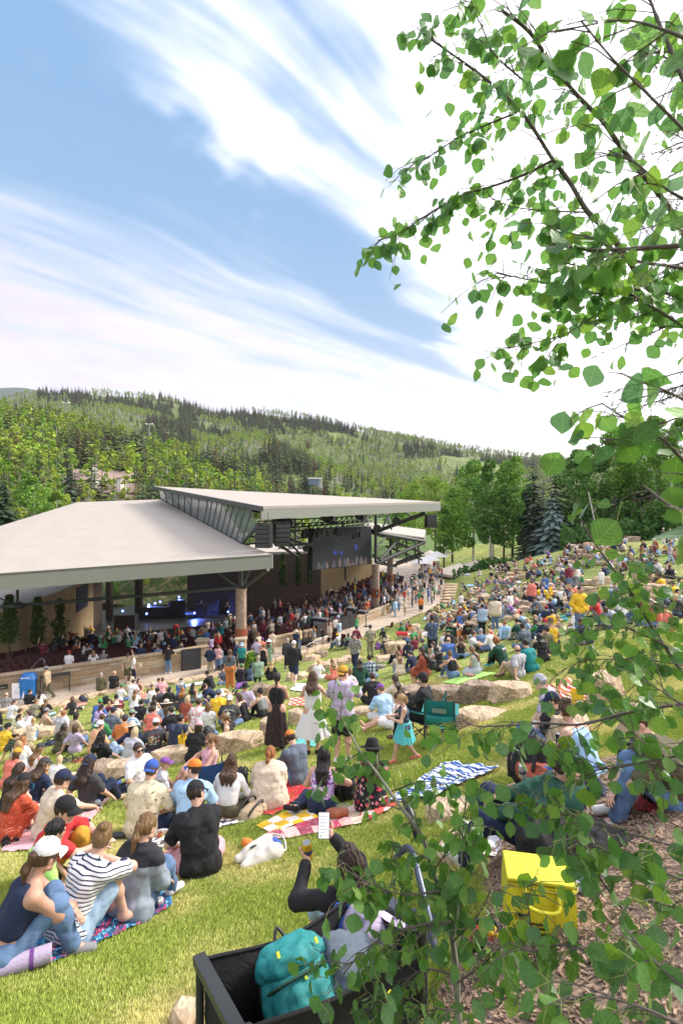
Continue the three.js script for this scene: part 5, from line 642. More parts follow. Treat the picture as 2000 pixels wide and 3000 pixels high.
function person(p, s, label) {
const d = s.d ?? -p.z, lod = s.lod ?? lodOf(d), cell = CELL[lod], sex = s.sex ?? 'f', uniq = s.P || s.twist, yaw = lod > 1 ? Math.round((s.yaw ?? 0) / 40) * 40 : (s.yaw ?? 0), nod = lod > 1 ? 4 : (s.nod ?? 4), big = lod > 1 ? 0 : (s.big ?? 0);
const ck = uniq ? '' : [s.pose, sex, lod, big].join(), hk = uniq ? '' : ck + yaw + '_' + nod;
const S = skeleton(s.pose, sex, { yaw, nod, twist: s.twist, pose: s.P, tilt: s.tilt }), t = thing('person', label, 'person', p, Math.PI - (s.F ?? 0) * Math.PI / 180, s.group); if (S.P.py < 0.4 && s.tiltGround !== 0) { const a = Math.PI - (s.F ?? 0) * Math.PI / 180, q = 0.45, gy = groundY(p.x + Math.sin(a) * q, -(p.z + Math.cos(a) * q)) - groundY(p.x, -p.z); t.rotation.order = 'YXZ'; t.rotation.x = clamp(-Math.atan2(gy, q) * 0.75, -0.25, 0.25); } t.scale.setScalar((s.scale ?? 1) * (S.P.py < 0.4 ? (d < 9 ? 0.89 : 0.94) : 1) * (sex === 'f' ? 0.97 : 1.03));
const body = cached(ck && 'body' + hk, () => {
const L = [...torsoPrims(S, 0, { big })]; for (const i of [0, 1]) { L.push(...armPrims(S, i, 2, 0), ...legPrims(S, i, 2, 0), { ...ell(lerpV(S.kn[i], S.an[i], 0.3).add(V(0, 0, 0)), [0.052, 0.052, 0.052]), k: 0.06 }, cap(S.an[i].clone().addScaledVector(S.toe[i].clone().sub(S.an[i]), -0.25), S.toe[i], 0.034, 0.03)); if (lod > 1) L.push(cap(S.wr[i], S.wr[i].clone().addScaledVector(S.wr[i].clone().sub(S.el[i]).normalize(), 0.12), 0.032, 0.024)); }
L.push(cap(S.neck, S.headB, 0.05, 0.05)); const parts = [nets(L, cell, 0.045), nets(headPrims(S, sex === 'f'), HCELL[lod], 0.02)];
if (lod < 2) for (const i of [0, 1]) { const g = handGeo(i ? -1 : 1, s.curl?.[i] ?? (S.P.flat ? 0.12 : 0.42), lod ? 0.008 : 0.0045).clone(), f = S.P.flat && (s.pose !== 'leanl' || !i) ? V(i ? -0.5 : 0.5, -0.1, -0.9).normalize() : S.wr[i].clone().sub(S.el[i]).normalize(), pn = s.palm?.[i] ? V(...s.palm[i]) : S.P.flat ? V(0, 1, 0) : s.pose.match(/stand|walk|pocket/) ? V(i ? -1 : 1, 0, 0.2) : V(i ? -0.3 : 0.3, 1, 0.2), y = pn.addScaledVector(f, -pn.dot(f)).normalize(), x = y.clone().cross(f); g.applyMatrix4(new THREE.Matrix4().makeBasis(x.negate().multiplyScalar(-1), y, f).setPosition(S.wr[i].clone().addScaledVector(f, 0.012))); parts.push(g); }
return joinGeo(parts);
});
part('body', body, skinMat(s.skin ?? 0), t);
const [cut, tc] = s.top, loose = { hoodie: 0.026, jacket: 0.028, sweater: 0.026, poncho: 0.05, dress: 0.016, tee: 0.019, button: 0.022, long: 0.016, tank: 0.01, crop: 0.01, cami: 0.008, bare: 0 }[cut] ?? 0.016, sleeve = { tee: 0.72, button: 0.82, dress: s.sleeve ?? 0.6, tank: 0, crop: s.sleeve ?? 0, cami: 0, hoodie: 1.97, jacket: 1.97, sweater: 1.94, long: 1.95, poncho: 1.8 }[cut] ?? 0.7;
if (cut !== 'bare') part({ tee: 't_shirt', button: 'shirt', long: 'long_sleeve_top', crop: 'crop_top', cami: 'strappy_top', tank: 'tank_top' }[cut] ?? cut, cached(ck && 'top' + ck + cut + sleeve, () => {
let L = torsoPrims(S, loose, { big }); if (cut === 'crop' || cut === 'cami') L = [...[1, -1].flatMap((q) => [cap(lerpV(S.waist, S.chest, cut === 'cami' ? 0.15 : -0.3).addScaledVector(S.right, q * 0.055), lerpV(S.waist, S.chest, 1.1).addScaledVector(S.right, q * 0.062), 0.105 + loose, 0.104 + loose)]), ...(sleeve ? torsoPrims(S, loose).filter((x, i) => i % 4 >= 1 && i < 8) : [])].concat(L.filter((x) => x.c)); else if (cut === 'tank') L = L.filter((x, i) => !(i < 8 && i % 4 === 3));
if (sleeve) for (const i of [0, 1]) L.push(...armPrims(S, i, sleeve, loose * 0.9, cut === 'tee' || cut === 'button' ? 0.014 : cut === 'poncho' ? 0.05 : 0.004));
if (cut === 'cami' || cut === 'tank') for (const q of [1, -1]) L.push({ ...cap(lerpV(S.waist, S.chest, 1.1).addScaledVector(S.right, q * 0.06).add(V(0, 0, -0.095).applyQuaternion(S.tq)), S.neck.clone().addScaledVector(S.right, q * 0.075).add(V(0, 0.012, 0)), cut === 'tank' ? 0.024 : 0.009, cut === 'tank' ? 0.022 : 0.009), k: 0.008 }); else L.push(cap(S.neck.clone().add(V(0, -0.02, 0)), lerpV(S.neck, S.headB, 0.15), 0.06, 0.058));
if (cut === 'hoodie') L.push(cap(S.neck.clone().add(V(-0.07, -0.01, -0.075)), S.neck.clone().add(V(0.07, -0.01, -0.075)), 0.05), cap(S.neck.clone().add(V(0, -0.02, -0.09)), S.neck.clone().add(V(0, -0.13, -0.125)), 0.06, 0.035));
if (cut === 'poncho') L.push(cap(S.waist.clone().add(V(0.12, 0, 0)), S.pel.clone().add(V(0.16, 0.02, 0)), 0.14, 0.15), cap(S.waist.clone().add(V(-0.12, 0, 0)), S.pel.clone().add(V(-0.16, 0.02, 0)), 0.14, 0.15));
return nets(L, cell, cut === 'poncho' ? 0.09 : 0.05, { floor: 0.01, noise: fold(lod, ['tee', 'button', 'hoodie', 'sweater', 'poncho', 'jacket'].includes(cut) ? 0.012 : 0.006) });
}), clothMat(tc), t);
const [bc, bcol] = s.bot, standing = S.P.py > 0.8;
if (bc === 'skirt' || bc === 'longskirt' || bc === 'dress') {
if (standing) { const y0 = S.waist.y - (bc === 'dress' ? 0.05 : -0.02), y1 = bc === 'skirt' ? 0.58 : bc === 'dress' ? s.hem ?? 0.3 : 0.16, w = s.flare ?? 0.25, g = patch((u, v) => { const a = u * 2 * Math.PI, r = (v < 0.22 ? mix(0.12, 0.178, sstep(0, 0.22, v)) : mix(0.178, Math.max(w, 0.19), (v - 0.22) / 0.78)) * (1 + 0.07 * v * Math.sin(a * 11 + 2 * Math.sin(a * 3)) + 0.03 * v * Math.sin(a * 23)), c = lerpV(S.waist, V(0, y1, 0.02), v); return V(Math.sin(a) * r * 1.08, mix(y0, y1, v) + 0.012 * v * Math.sin(a * 5), c.z + Math.cos(a) * r * 0.88); }, lod > 1 ? 28 : 90, lod > 1 ? 5 : 14, 1.4, 0.9); const m = clothMat(bcol); part('skirt', g, m.side === THREE.DoubleSide ? m : Object.assign(m, { side: THREE.DoubleSide }), t); }
else part('skirt', cached(ck && 'skirt' + ck + bc, () => { const L = [cap(S.hip[0], S.hip[1], 0.13)]; for (const i of [0, 1]) L.push(...legPrims(S, i, bc === 'skirt' ? 0.85 : 1.75, 0.03, 0.03)); L.push(cap(lerpV(S.hip[0], S.kn[0], 0.6), lerpV(S.hip[1], S.kn[1], 0.6), 0.06)); return nets(L, cell, 0.1, { floor: 0.01, noise: fold(lod, 0.014) }); }), clothMat(bcol), t);
} else if (bc !== 'none') part({ jeans: 'jeans', shorts: 'shorts' }[bc] ?? 'trousers', cached(ck && 'bot' + ck + bc, () => { const g = bc === 'leggings' ? 0.005 : bc === 'shorts' ? 0.02 : bc === 'baggy' ? 0.035 : 0.014, L = torsoPrims(S, g).filter((x, i) => i === 8 || i > 8 && !x.c); L.push(cap(S.pel.clone().addScaledVector(S.right, 0.05), lerpV(S.pel, S.waist, 0.35).addScaledVector(S.right, 0.05), 0.105 + g * 0.6), cap(S.pel.clone().addScaledVector(S.right, -0.05), lerpV(S.pel, S.waist, 0.35).addScaledVector(S.right, -0.05), 0.105 + g * 0.6)); for (const i of [0, 1]) L.push(...legPrims(S, i, bc === 'shorts' ? 0.78 : bc === 'crops' ? 1.7 : 1.93, g, bc === 'shorts' ? 0.022 : 0.012)); if (bc !== 'shorts') for (const i of [0, 1]) L.push({ ...ell(lerpV(S.kn[i], S.an[i], 0.3), [0.052 + g, 0.052 + g, 0.052 + g]), k: 0.06 }, cap(S.kn[i], S.kn[i], 0.06 + g)); return nets(L, cell, 0.045, { floor: 0.008, noise: fold(lod, 0.008) }); }), clothMat(bcol), t);
if (s.shoe !== 'bare' && (d < 45)) for (const i of [0, 1]) part('shoe', cached(ck && 'shoe' + ck + i, () => { const h = S.an[i].clone().addScaledVector(S.toe[i].clone().sub(S.an[i]), -0.28); h.y = Math.max(0.045, h.y - 0.025); return nets([cap(h, S.toe[i], 0.043, 0.04), cap(S.an[i], h, 0.045, 0.045)], Math.max(0.012, cell * 0.8), 0.03, { floor: 0.004 }); }), clothMat(s.shoe ?? 'white'), t);
const [hs, hc] = s.hair ?? ['short', 'brown'];
if (hs !== 'none') part('hair', cached(ck && 'hair' + hk + hs, () => nets(hairPrims(S, hs), Math.min(cell, HCELL[lod] * (lod ? 1.25 : 0.95)), 0.028, { noise: lod > 1 ? undefined : (x, y, z) => 0.0085 * noise3(x * 85, y * (hs === 'wavy' || hs === 'afro' ? 50 : 12), z * 75) + (hs === 'wavy' ? 0.012 * noise3(x * 22, y * 22, z * 22) : 0.003 * noise3(x * 20, y * 20, z * 20)) })), hairMat(hc), t);
const hg = (g) => { g.applyQuaternion(S.headQ); g.translate(S.head.x, S.head.y, S.head.z); return g; };
if (s.hat) {
const [k, c1, c2] = s.hat, seg = lod > 1 ? 10 : 20, M1 = clothMat(c1), M2 = clothMat(c2 ?? c1), dome = (a, b, c, y, z) => { const g = new THREE.SphereGeometry(1, seg, seg / 2, 0, 6.2832, 0, 1.65); g.scale(a, b, c); g.translate(0, y, z); return g; };
if (k === 'cap' || k === 'bcap') { const z = k === 'cap' ? 1 : -1, h = part('cap', hg(dome(0.09, 0.093, 0.108, 0.052, -0.014)), M1, t); const br = patch((u, v) => { const a = (u - 0.5) * 2.0, r = mix(0.098, 0.185, v); return V(Math.sin(a) * (0.084 + v * 0.004) * 1.08, 0.05 - 0.03 * v - 0.022 * (a * a) * (0.4 + v), z * (Math.cos(a) * mix(0.108, 0.2, v) - 0.012 - 0.02 * v * a * a)); }, 10, 4); M2.side = THREE.DoubleSide; part('brim', hg(br), M2, h); if (lod < 2) part('button', hg(new THREE.SphereGeometry(0.008, 8, 6).translate(0, 0.146, -0.014)), M1, h); }
else if (k === 'beanie') part('beanie', hg(joinGeo([dome(0.092, 0.105, 0.112, 0.04, -0.012), new THREE.TorusGeometry(0.098, 0.018, 6, seg).rotateX(Math.PI / 2).scale(0.95, 1.3, 1.1).translate(0, 0.035, -0.012)])), M1, t);
else { const w = { sun: 0.21, fedora: 0.17, bucket: 0.15, straw: 0.22 }[k] ?? 0.18, drop = k === 'bucket' ? 0.05 : 0.012, h = part('hat', hg(lathe([[0.001, 0.165], [0.05, 0.163], [0.083, 0.145], [0.098, 0.06], [0.103, 0.045], [w, 0.045 - drop], [w + 0.003, 0.04 - drop], [0.1, 0.036], [0.094, 0.05]], seg * 1.5).scale(1, 1, 1.12).translate(0, 0, -0.012)), M1, t); part('hat_band', hg(new THREE.CylinderGeometry(0.1, 0.1045, 0.024, seg).scale(1, 1, 1.12).translate(0, 0.066, -0.012)), M2, h); }
}
if (lod < 2 && Math.abs(s.F ?? 0) > 40 || s.glasses) {
if (s.glasses) { const g = part('sunglasses', hg(joinGeo([new THREE.BoxGeometry(0.15, 0.006, 0.006).translate(0, 0.018, 0.1), new THREE.BoxGeometry(0.005, 0.006, 0.11).translate(0.076, 0.018, 0.045), new THREE.BoxGeometry(0.005, 0.006, 0.11).translate(-0.076, 0.018, 0.045)])), M.plasticBlack, t); for (const q of [1, -1]) part('lens', hg(new THREE.SphereGeometry(1, 10, 8).scale(0.029, 0.022, 0.008).translate(q * 0.034, 0.004, 0.1)), glassDark, g); }
else for (const q of [1, -1]) { part('eye', hg(new THREE.SphereGeometry(0.0085, 8, 6).scale(1.3, 0.8, 0.7).translate(q * 0.032, 0.006, 0.087)), eyeM, t); part('eyebrow', hg(new THREE.BoxGeometry(0.032, 0.006, 0.008).rotateZ(-q * 0.12).translate(q * 0.033, 0.027, 0.092)), hairMat(hc), t); }
}
if (s.beard) part('beard', hg(nets([ell(V(0, -0.085, 0.045), [0.06, 0.04, 0.052]), { ...ell(V(0, -0.035, 0.085), [0.05, 0.035, 0.06]), cut: 1, k: 0.01 }], HCELL[lod], 0.02)), hairMat(hc), t);
if (s.print && lod < 2) {
const [tex, w, h, y] = s.print, L = torsoPrims(S, loose, { big }), g = patch((u, v) => { const x = (0.5 - u) * w, c = lerpV(S.waist, S.neck, y + v * h), q = V(0, 0, -1).applyQuaternion(S.tq); let r = 0.3; for (let i = 0; i < 60; i++) { let f = 1; const m = c.clone().addScaledVector(S.right, x).addScaledVector(q, r); for (const o of L) { const e = primD(o, m.x, m.y, m.z), k = 0.05, mm = Math.max(k - Math.abs(f - e), 0); f = Math.min(f, e) - mm * mm * 0.25 / k; } if (f < 0.016) break; r -= Math.max(0.002, f * 0.7 - 0.008); } return c.addScaledVector(S.right, x).addScaledVector(q, r); }, 12, 12); part('printed_picture', g, mat('print_' + tex, { map: PRINT[tex], roughness: 0.9, transparent: true, alphaTest: 0.5, side: THREE.DoubleSide }), t);
}
t.userData.sk = undefined; delete t.userData.sk; t.updateMatrixWorld(true); PEOPLE.push({ t, S, p: p.clone(), spec: s }); return { t, S, world: (v) => v.clone().applyMatrix4(t.matrixWorld) };
}
const PEOPLE = [];
const PRINT = {
state: canvasTex(256, 256, (c) => { c.clearRect(0, 0, 256, 256); c.fillStyle = '#e4e2dc'; c.textAlign = 'center'; c.font = 'bold 46px serif'; c.save(); for (const [ch, i] of [...'TUMBLEWEED'].map((x, i) => [x, i])) { c.save(); c.translate(128, 235); c.rotate((i - 4.5) * 0.2); c.fillText(ch, 0, -180); c.restore(); } c.restore(); c.beginPath(); for (const [x, y] of [[100, 84], [134, 84], [134, 112], [172, 122], [178, 150], [160, 160], [146, 178], [142, 204], [126, 190], [112, 166], [98, 170], [80, 146], [100, 144]]) c.lineTo(x, y); c.fill(); c.fillStyle = '#17171b'; c.font = 'bold 30px sans-serif'; c.fillText('♥', 128, 150); c.fillStyle = '#e4e2dc'; c.font = 'bold 34px serif'; c.fillText('TEXAS', 128, 240); }),
bottles: canvasTex(256, 256, (c) => { c.clearRect(0, 0, 256, 256); c.font = 'bold 26px serif'; c.fillStyle = '#b8443c'; c.textAlign = 'center'; c.fillText('ALL THE HITS', 128, 30); for (let i = 0; i < 60; i++) { c.fillStyle = pick(['#c93a35', '#e9e4da', '#d8b04a', '#6f9a52', '#e9e4da', '#8a3d7a']); const x = rr(30, 220), y = rr(46, 200); rnd() < 0.5 ? c.fillRect(x, y, rr(8, 20), rr(14, 36)) : (c.beginPath(), c.arc(x, y, rr(5, 11), 0, 7), c.fill()); } c.fillStyle = '#e9e4da'; c.font = 'italic bold 30px serif'; c.fillText('On Tour', 128, 240); }),
sunset: canvasTex(128, 128, (c) => { c.clearRect(0, 0, 128, 128); c.fillStyle = '#e0894f'; c.beginPath(); c.arc(64, 60, 44, Math.PI, 0); c.lineTo(108, 104); c.lineTo(20, 104); c.fill(); c.fillStyle = '#8fb6d8'; c.fillRect(20, 66, 88, 12); c.fillStyle = '#f1ece4'; c.fillRect(20, 84, 88, 20); c.fillStyle = '#4a5a78'; c.beginPath(); c.moveTo(30, 66); c.lineTo(60, 34); c.lineTo(92, 66); c.fill(); }),
word: canvasTex(128, 64, (c) => { c.clearRect(0, 0, 128, 64); c.fillStyle = '#e8e4e6'; c.font = 'bold 46px sans-serif'; c.fillText('INMA', 4, 42); c.fillStyle = '#c94a78'; c.fillRect(4, 50, 112, 6); }),
block: canvasTex(128, 128, (c) => { c.clearRect(0, 0, 128, 128); c.fillStyle = '#4a4468'; c.font = 'bold 24px sans-serif'; c.fillText('VAIL', 36, 26); c.fillRect(46, 34, 36, 86); c.fillStyle = '#a88fb0'; c.fillRect(52, 44, 24, 8); c.fillRect(52, 60, 24, 8); c.fillRect(52, 78, 24, 8); }),
wave: canvasTex(128, 128, (c) => { c.clearRect(0, 0, 128, 128); c.strokeStyle = '#4f9ccc'; c.lineWidth = 7; for (let i = 0; i < 6; i++) { c.beginPath(); c.arc(64, 60, 16 + i * 8, 2.2 + i * 0.4, 5 + i * 0.4); c.stroke(); } c.fillStyle = '#cfd8da'; c.font = 'bold 26px serif'; c.fillText('SURF', 30, 122); }),
};
// the crowd
const split = (x) => (x ? x.split('/') : undefined);
const SHOE = ['white', 'black', 'brown', 'grey', 'navy', 'tan'];
const specs = [];
function add(px, py, pose, F, sex, skin, hair, hat, top, bot, label, o = {}) {
const p = o.at ?? hit(px, py); if (o.lift) p.y += o.lift;
const s = { pose, F, sex, skin, hair: split(hair), hat: split(hat), top: split(top), bot: split(bot), shoe: o.shoe ?? SHOE[Math.abs(Math.round(px + py)) % 6], yaw: o.yaw ?? ((px * 7 + py * 3) % 70) - 35, ...o };
specs.push({ p, s, label, d: -p.z });
}
add(-6, 2835, 'hug', 52, 'f', 1, 'pony/brown', 'cap/white', 'cami/navy', 'jeans/denim', 'person in navy strappy top and white cap at the lower left edge', { yaw: 25 });
add(78, 2655, 'cross', 60, 'm', 1, 'short/black', 0, 'tee/lime', 'shorts/black', 'person with black hair in a lime green tee behind the white cap', { scale: 0.85, yaw: 20 });
add(192, 2768, 'hug', 30, 'f', 0, 'bun/light', 0, 'tee/stripe', 'shorts/lightdenim', 'person in navy and white striped tee with a messy blond bun', { yaw: 35, shoe: 'bare', P: { wr: [[0.1, 0.4, 0.36], [0.0, 0.6, 0.24]] } });
add(380, 2698, 'leanl', 16, 'f', 0, 'pony/light', 0, 'sweater/fleece', 'jeans/denim', 'person with blond ponytail in a grey and black colour-block fleece', { yaw: -8, P: { wr: [[0.3, 0.05, -0.16], [-0.12, 0.24, 0.36]], lean: 4, ank: [[0.16, 0.07, 0.56], [-0.06, 0.06, 0.6]] } });
add(590, 2565, 'cross', -28, 'm', 0, 'short/dark', 'cap/black', 'tee/black', 'shorts/pink', 'bearded person in black tee and black mesh cap leaning to the left', { yaw: -48, nod: 14, beard: 1, big: 0.02, scale: 1.04, P: { lean: 12, wr: [[0.16, 0.2, 0.36], [-0.1, 0.22, 0.5]] }, twist: 0 });
add(122, 2590, 'knee', 82, 'm', 0, 'short/dark', 'cap/black', 'tee/red', 'pants/mustard', 'person in red tee, black cap and ochre trousers holding out a can', { yaw: -14, P: { lean: 16, wr: [[0.1, 0.42, 0.52], [-0.06, 0.45, 0.56]] } });
add(128, 2468, 'knee', 42, 'm', 0, 'short/dark', 'cap/navy', 'tee/cream', 'pants/khaki', 'person in cream tee and navy cap reaching out a tattooed arm', { yaw: 5, P: { lean: 10, wr: [[0.16, 0.3, 0.3], [-0.12, 0.34, 0.62]] } });
add(10, 2470, 'hug', 20, 'f', 0, 'long/brown', 'cap/black', 'long/rustPrint', 'skirt/rustPrint', 'person in rust patterned dress at the left edge');
add(255, 2378, 'leanl', 28, 'm', 0, 'wavy/dark', 'bcap/navy', 'tee/charcoal', 'jeans/navy', 'long-haired person in charcoal tee and backward navy and white cap', { yaw: 8 });
add(90, 2370, 'cross', 30, 'f', 0, 'wavy/brown', 'cap/charcoal', 'tee/navy', 'shorts/black', 'person in navy tee with blue wave print and a dark cap', { print: ['wave', 0.26, 0.7, 0.08] });
add(410, 2455, 'cross', 8, 'm', 0, 'short/brown', 'bcap/royal', 'button/tanPrint', 'shorts/navy', 'person in tan patterned shirt and backward royal blue cap', { yaw: 0, big: 0.02, scale: 1.05 });
add(552, 2440, 'cross', 0, 'm', 0, 'short/dark', 'cap/orange/royal', 'button/sky', 'shorts/olive', 'person in light blue shirt and orange and white cap', { yaw: 60, P: { lean: 16 } });
add(604, 2318, 'low', -120, 'f', 1, 'pony/light', 0, 'crop/pink', 'shorts/white', 'person with sunglasses in pink top twisting round in a low blue chair', { glasses: 1, yaw: 18, nod: 18, skin: 1 });
add(405, 2318, 'cross', 125, 'm', 1, 'short/dark', 0, 'tee/white', 'shorts/grey', 'dark-haired person with sunglasses in white shirt facing right', { glasses: 1, yaw: -8 });
add(462, 2345, 'cross', 70, 'm', 0, 'short/blond', 'cap/purple', 'tee/lightgrey', 'shorts/slate', 'child in purple patterned cap and grey and white tee', { scale: 0.8, yaw: 10 });
add(662, 2398, 'cross', 6, 'f', 1, 'wavy/brown', 0, 'crop/white', 'pants/olive', 'person in white long-sleeved crop top and olive trousers', { yaw: 4, sleeve: 1.95 });
add(788, 2370, 'hug', -4, 'f', 0, 'pony/red', 0, 'poncho/cream', 'jeans/maroon', 'red-haired person wrapped in a wide cream cardigan', { yaw: -18 });
add(882, 2300, 'hug', -38, 'm', 0, 'short/dark', 'cap/orange', 'long/slate', 'jeans/denim', 'person in dark blue long-sleeved shirt and bright orange cap', { yaw: -30, nod: 22 });
add(943, 2382, 'side', 4, 'f', 0, 'long/black', 0, 'crop/purplePrint', 'jeans/navy', 'black-haired person with bare back, shoulder tattoo and purple tie-dye top', { yaw: 20, P: { wr: [[0.05, 0.3, 0.3], [-0.2, 0.35, 0.2]] } });
add(1085, 2375, 'hug', 8, 'f', 1, 'long/dark', 'fedora/black', 'long/floral', 'skirt/floral', 'person in black floral dress and wide black hat', { yaw: 10 });
add(1020, 2745, 'low', -10, 'f', 1, 'long/dark', 0, 'long/black', 'jeans/lightdenim', 'long-haired person in black top holding up a phone and a yellow can', { at: V(0.06, lawnY(0.06, 3.1) - 0.03, -3.1), yaw: 4, nod: 10, curl: [0.95, 0.7], P: { py: 0.11, lean: 4, wr: [[0.3, 0.6, 0.36], [0.07, 0.76, 0.4]], ank: [[0.2, -0.05, 0.62], [-0.1, -0.05, 0.66]], ep: [0.9, -0.7, -0.2] }, palm: [[-0.5, 0, -0.6], [0.3, 0.3, -1]], scale: 0.95, tiltGround: 0 });
add(1700, 2470, 'recl', -72, 'm', 0, 'short/dark', 0, 'sweater/darkgreen', 'jeans/navy', 'person in dark green sweater and navy jeans lying back behind the leaves', { yaw: -10, nod: 30, P: { py: 0.15, lean: -52, ank: [[0.16, 0.07, 0.62], [-0.1, 0.07, 0.5]], wr: [[0.16, 0.42, 0.32], [-0.02, 0.44, 0.34]], ep: [1, -0.3, -0.5], flat: 0 }, at: at(1590, 2500, 3.7) });
add(1790, 2420, 'cross', -60, 'f', 0, 'bun/brown', 0, 'tee/navy', 'jeans/blue', 'person in navy tee bending forward behind the leaves', { at: at(1795, 2440, 4.3), P: { lean: 30 } });
add(1930, 2420, 'hug', -70, 'm', 0, 'short/brown', 'cap/tan', 'tee/olive', 'jeans/denim', 'person in tan cap and dark olive tee at the right edge', { at: at(2020, 2400, 3.6), nod: 14 });
add(1640, 2115, 'cross', -55, 'm', 4, 'short/grey', 'beanie/lightgrey', 'tee/lavender', 'shorts/white', 'person with pale bandana and lilac shirt beside a red striped blanket', { yaw: -10, at: V(3.3, groundY(3.3, 7.7) , -7.7) });
add(1615, 2200, 'leanl', -75, 'm', 0, 'short/dark', 'cap/navy', 'tee/black', 'jeans/denim', 'person in black tee and navy cap beside the tan boulder', { yaw: 0, scale: 0.92, P: { lean: -26 }, at: V(2.75, groundY(2.75, 6.7) - 0.05, -6.7) });
add(1740, 2290, 'cross', -30, 'f', 0, 'bun/brown', 0, 'tank/sky', 'jeans/blue', 'person with brown bun and bare arms half hidden by leaves', { at: at(1735, 2300, 4.9) });
add(1478, 1950, 'hug', -42, 'm', 0, 'afro/red', 0, 'hoodie/darkgreen', 'pants/black', 'red-haired person in dark green hoodie with white lettering', { print: ['word', 0.22, 0.38, 0.4], shoe: 'aqua', yaw: -15 });
add(1520, 1986, 'leanl', -30, 'm', 0, 'bald/brown', 0, 'tee/lightgrey', 'shorts/khaki', 'balding person in pale grey tee with a purple back print', { print: ['block', 0.24, 0.6, 0.1], yaw: -20 });
add(1560, 1968, 'cross', -25, 'm', 0, 'short/black', 0, 'long/teal', 'jeans/denim', 'dark-haired person in teal long-sleeved top', { big: 0.02 });
add(1592, 1940, 'cross', -10, 'f', 1, 'long/black', 0, 'long/black', 'pants/black', 'person with long black hair in black behind the teal top');
add(1605, 1918, 'leanl', -35, 'm', 0, 'short/dark', 'cap/charcoal', 'tee/olive', 'pants/khaki', 'broad person in olive tee leaning to the left');
add(1545, 1902, 'cross', -20, 'm', 0, 'short/dark', 'cap/black', 'tee/slate', 'jeans/denim', 'person in slate tee and black cap behind the teal top');
add(1400, 1974, 'side', -60, 'f', 0, 'long/light', 0, 'dress/greyPrint', 'skirt/greyPrint', 'person in grey floral sundress on the bright green blanket', { sleeve: 0 });
add(1330, 1988, 'knee', -25, 'f', 1, 'bun/light', 0, 'cami/black', 'jeans/denim', 'person in black strappy crop top and jeans on the green blanket', { yaw: -20 });
add(1246, 2012, 'rock', -58, 'f', 0, 'long/dark', 0, 'dress/rust', 'skirt/rust', 'person in rust red dress with small black backpack sitting on the long boulder', { sleeve: 1.9, lift: -0.05, shoe: 'black' });
add(1170, 2072, 'knee', -28, 'f', 0, 'long/dark', 0, 'sweater/cream', 'shorts/white', 'dark-haired person in loose cream knit top leaning by the boulder');
add(1095, 2066, 'cross', -8, 'm', 0, 'short/dark', 0, 'tee/black', 'shorts/black', 'person in black tee and black shorts cross-legged on the lawn', { yaw: -20 });
add(1018, 2034, 'cross', 30, 'f', 0, 'bob/light', 0, 'tee/tiedye', 'jeans/lightdenim', 'blond person in pastel tie-dye tee');
add(1054, 2008, 'cross', 4, 'm', 0, 'wavy/dark', 0, 'jacket/darkgreen', 'jeans/denim', 'dark curly-haired person in very dark green jacket');
add(1086, 1993, 'cross', -8, 'm', 0, 'short/dark', 'cap/black', 'button/bluePlaid', 'jeans/denim', 'person in blue plaid shirt and black cap');
add(1171, 1944, 'leanl', -38, 'f', 0, 'bob/brown', 0, 'sweater/maroon', 'pants/black', 'person in maroon sweater with black boots stretched to the left', { shoe: 'black' });
add(1200, 1925, 'cross', -20, 'f', 0, 'long/black', 'cap/blue', 'jacket/navy', 'jeans/navy', 'person in navy jacket and blue cap beside the maroon sweater');
add(1216, 1968, 'cross', -40, 'm', 0, 'short/dark', 0, 'hoodie/navy', 'jeans/denim', 'child in navy hoodie behind the long boulder', { scale: 0.85 });
add(1172, 1978, 'hug', -10, 'f', 0, 'long/light', 0, 'sweater/cream', 'jeans/lightdenim', 'person with long light hair in cream sweater hugging knees');
add(980, 1992, 'cross', -25, 'f', 0, 'long/light', 0, 'tank/coral', 'shorts/coral', 'person in red and white striped tank top with long fair hair');
add(930, 1992, 'cross', 10, 'f', 0, 'pony/blond', 0, 'tee/white', 'shorts/white', 'blond ponytailed person in white tee near the flat stones');
add(1040, 1972, 'walk', -165, 'm', 0, 'short/dark', 0, 'button/plaid', 'jeans/navy', 'bearded person in black and white checked shirt walking downhill', { beard: 1, yaw: 10 });
add(1085, 1928, 'pocket', -20, 'm', 0, 'short/dark', 'cap/navy', 'tee/camo', 'pants/camo', 'person standing in camouflage clothes with navy cap');
add(1043, 1916, 'walk', 10, 'f', 1, 'bun/black', 0, 'long/maroon', 'jeans/navy', 'person in maroon top walking away behind the checked shirt');
add(1266, 1937, 'fold', -5, 'm', 1, 'short/dark', 'cap/black', 'button/bluePrint', 'shorts/black', 'person standing in blue patterned shirt and black shorts', { yaw: 5, scale: 1.03 });
add(1321, 1936, 'cross', -12, 'm', 0, 'bald/dark', 0, 'tee/blue', 'jeans/denim', 'bald broad person in mid-blue tee', { big: 0.02 });
add(1288, 1940, 'cross', -80, 'f', 0, 'bob/dark', 0, 'long/white', 'pants/black', 'person in white top with sunglasses reaching left', { glasses: 1 });
add(1289, 1966, 'hug', -20, 'f', 1, 'wavy/black', 0, 'tank/black', 'shorts/black', 'person with dark curls in black tank above the long boulder');
add(1256, 1928, 'cross', -60, 'm', 0, 'short/dark', 'cap/slate', 'jacket/darkgreen', 'pants/black', 'person in dark green jacket and grey cap facing left');
add(1302, 1893, 'cross', -10, 'm', 0, 'short/blond', 0, 'tee/white', 'shorts/grey', 'blond child in white tee beside a folding chair', { scale: 0.75 });
add(1324, 1898, 'cross', -30, 'm', 0, 'short/dark', 'cap/green', 'tee/black', 'jeans/denim', 'person in green cap and black tee');
add(1350, 1930, 'cross', 10, 'f', 0, 'long/brown', 0, 'tank/black', 'jeans/denim', 'person with long brown hair beside the blue tee');
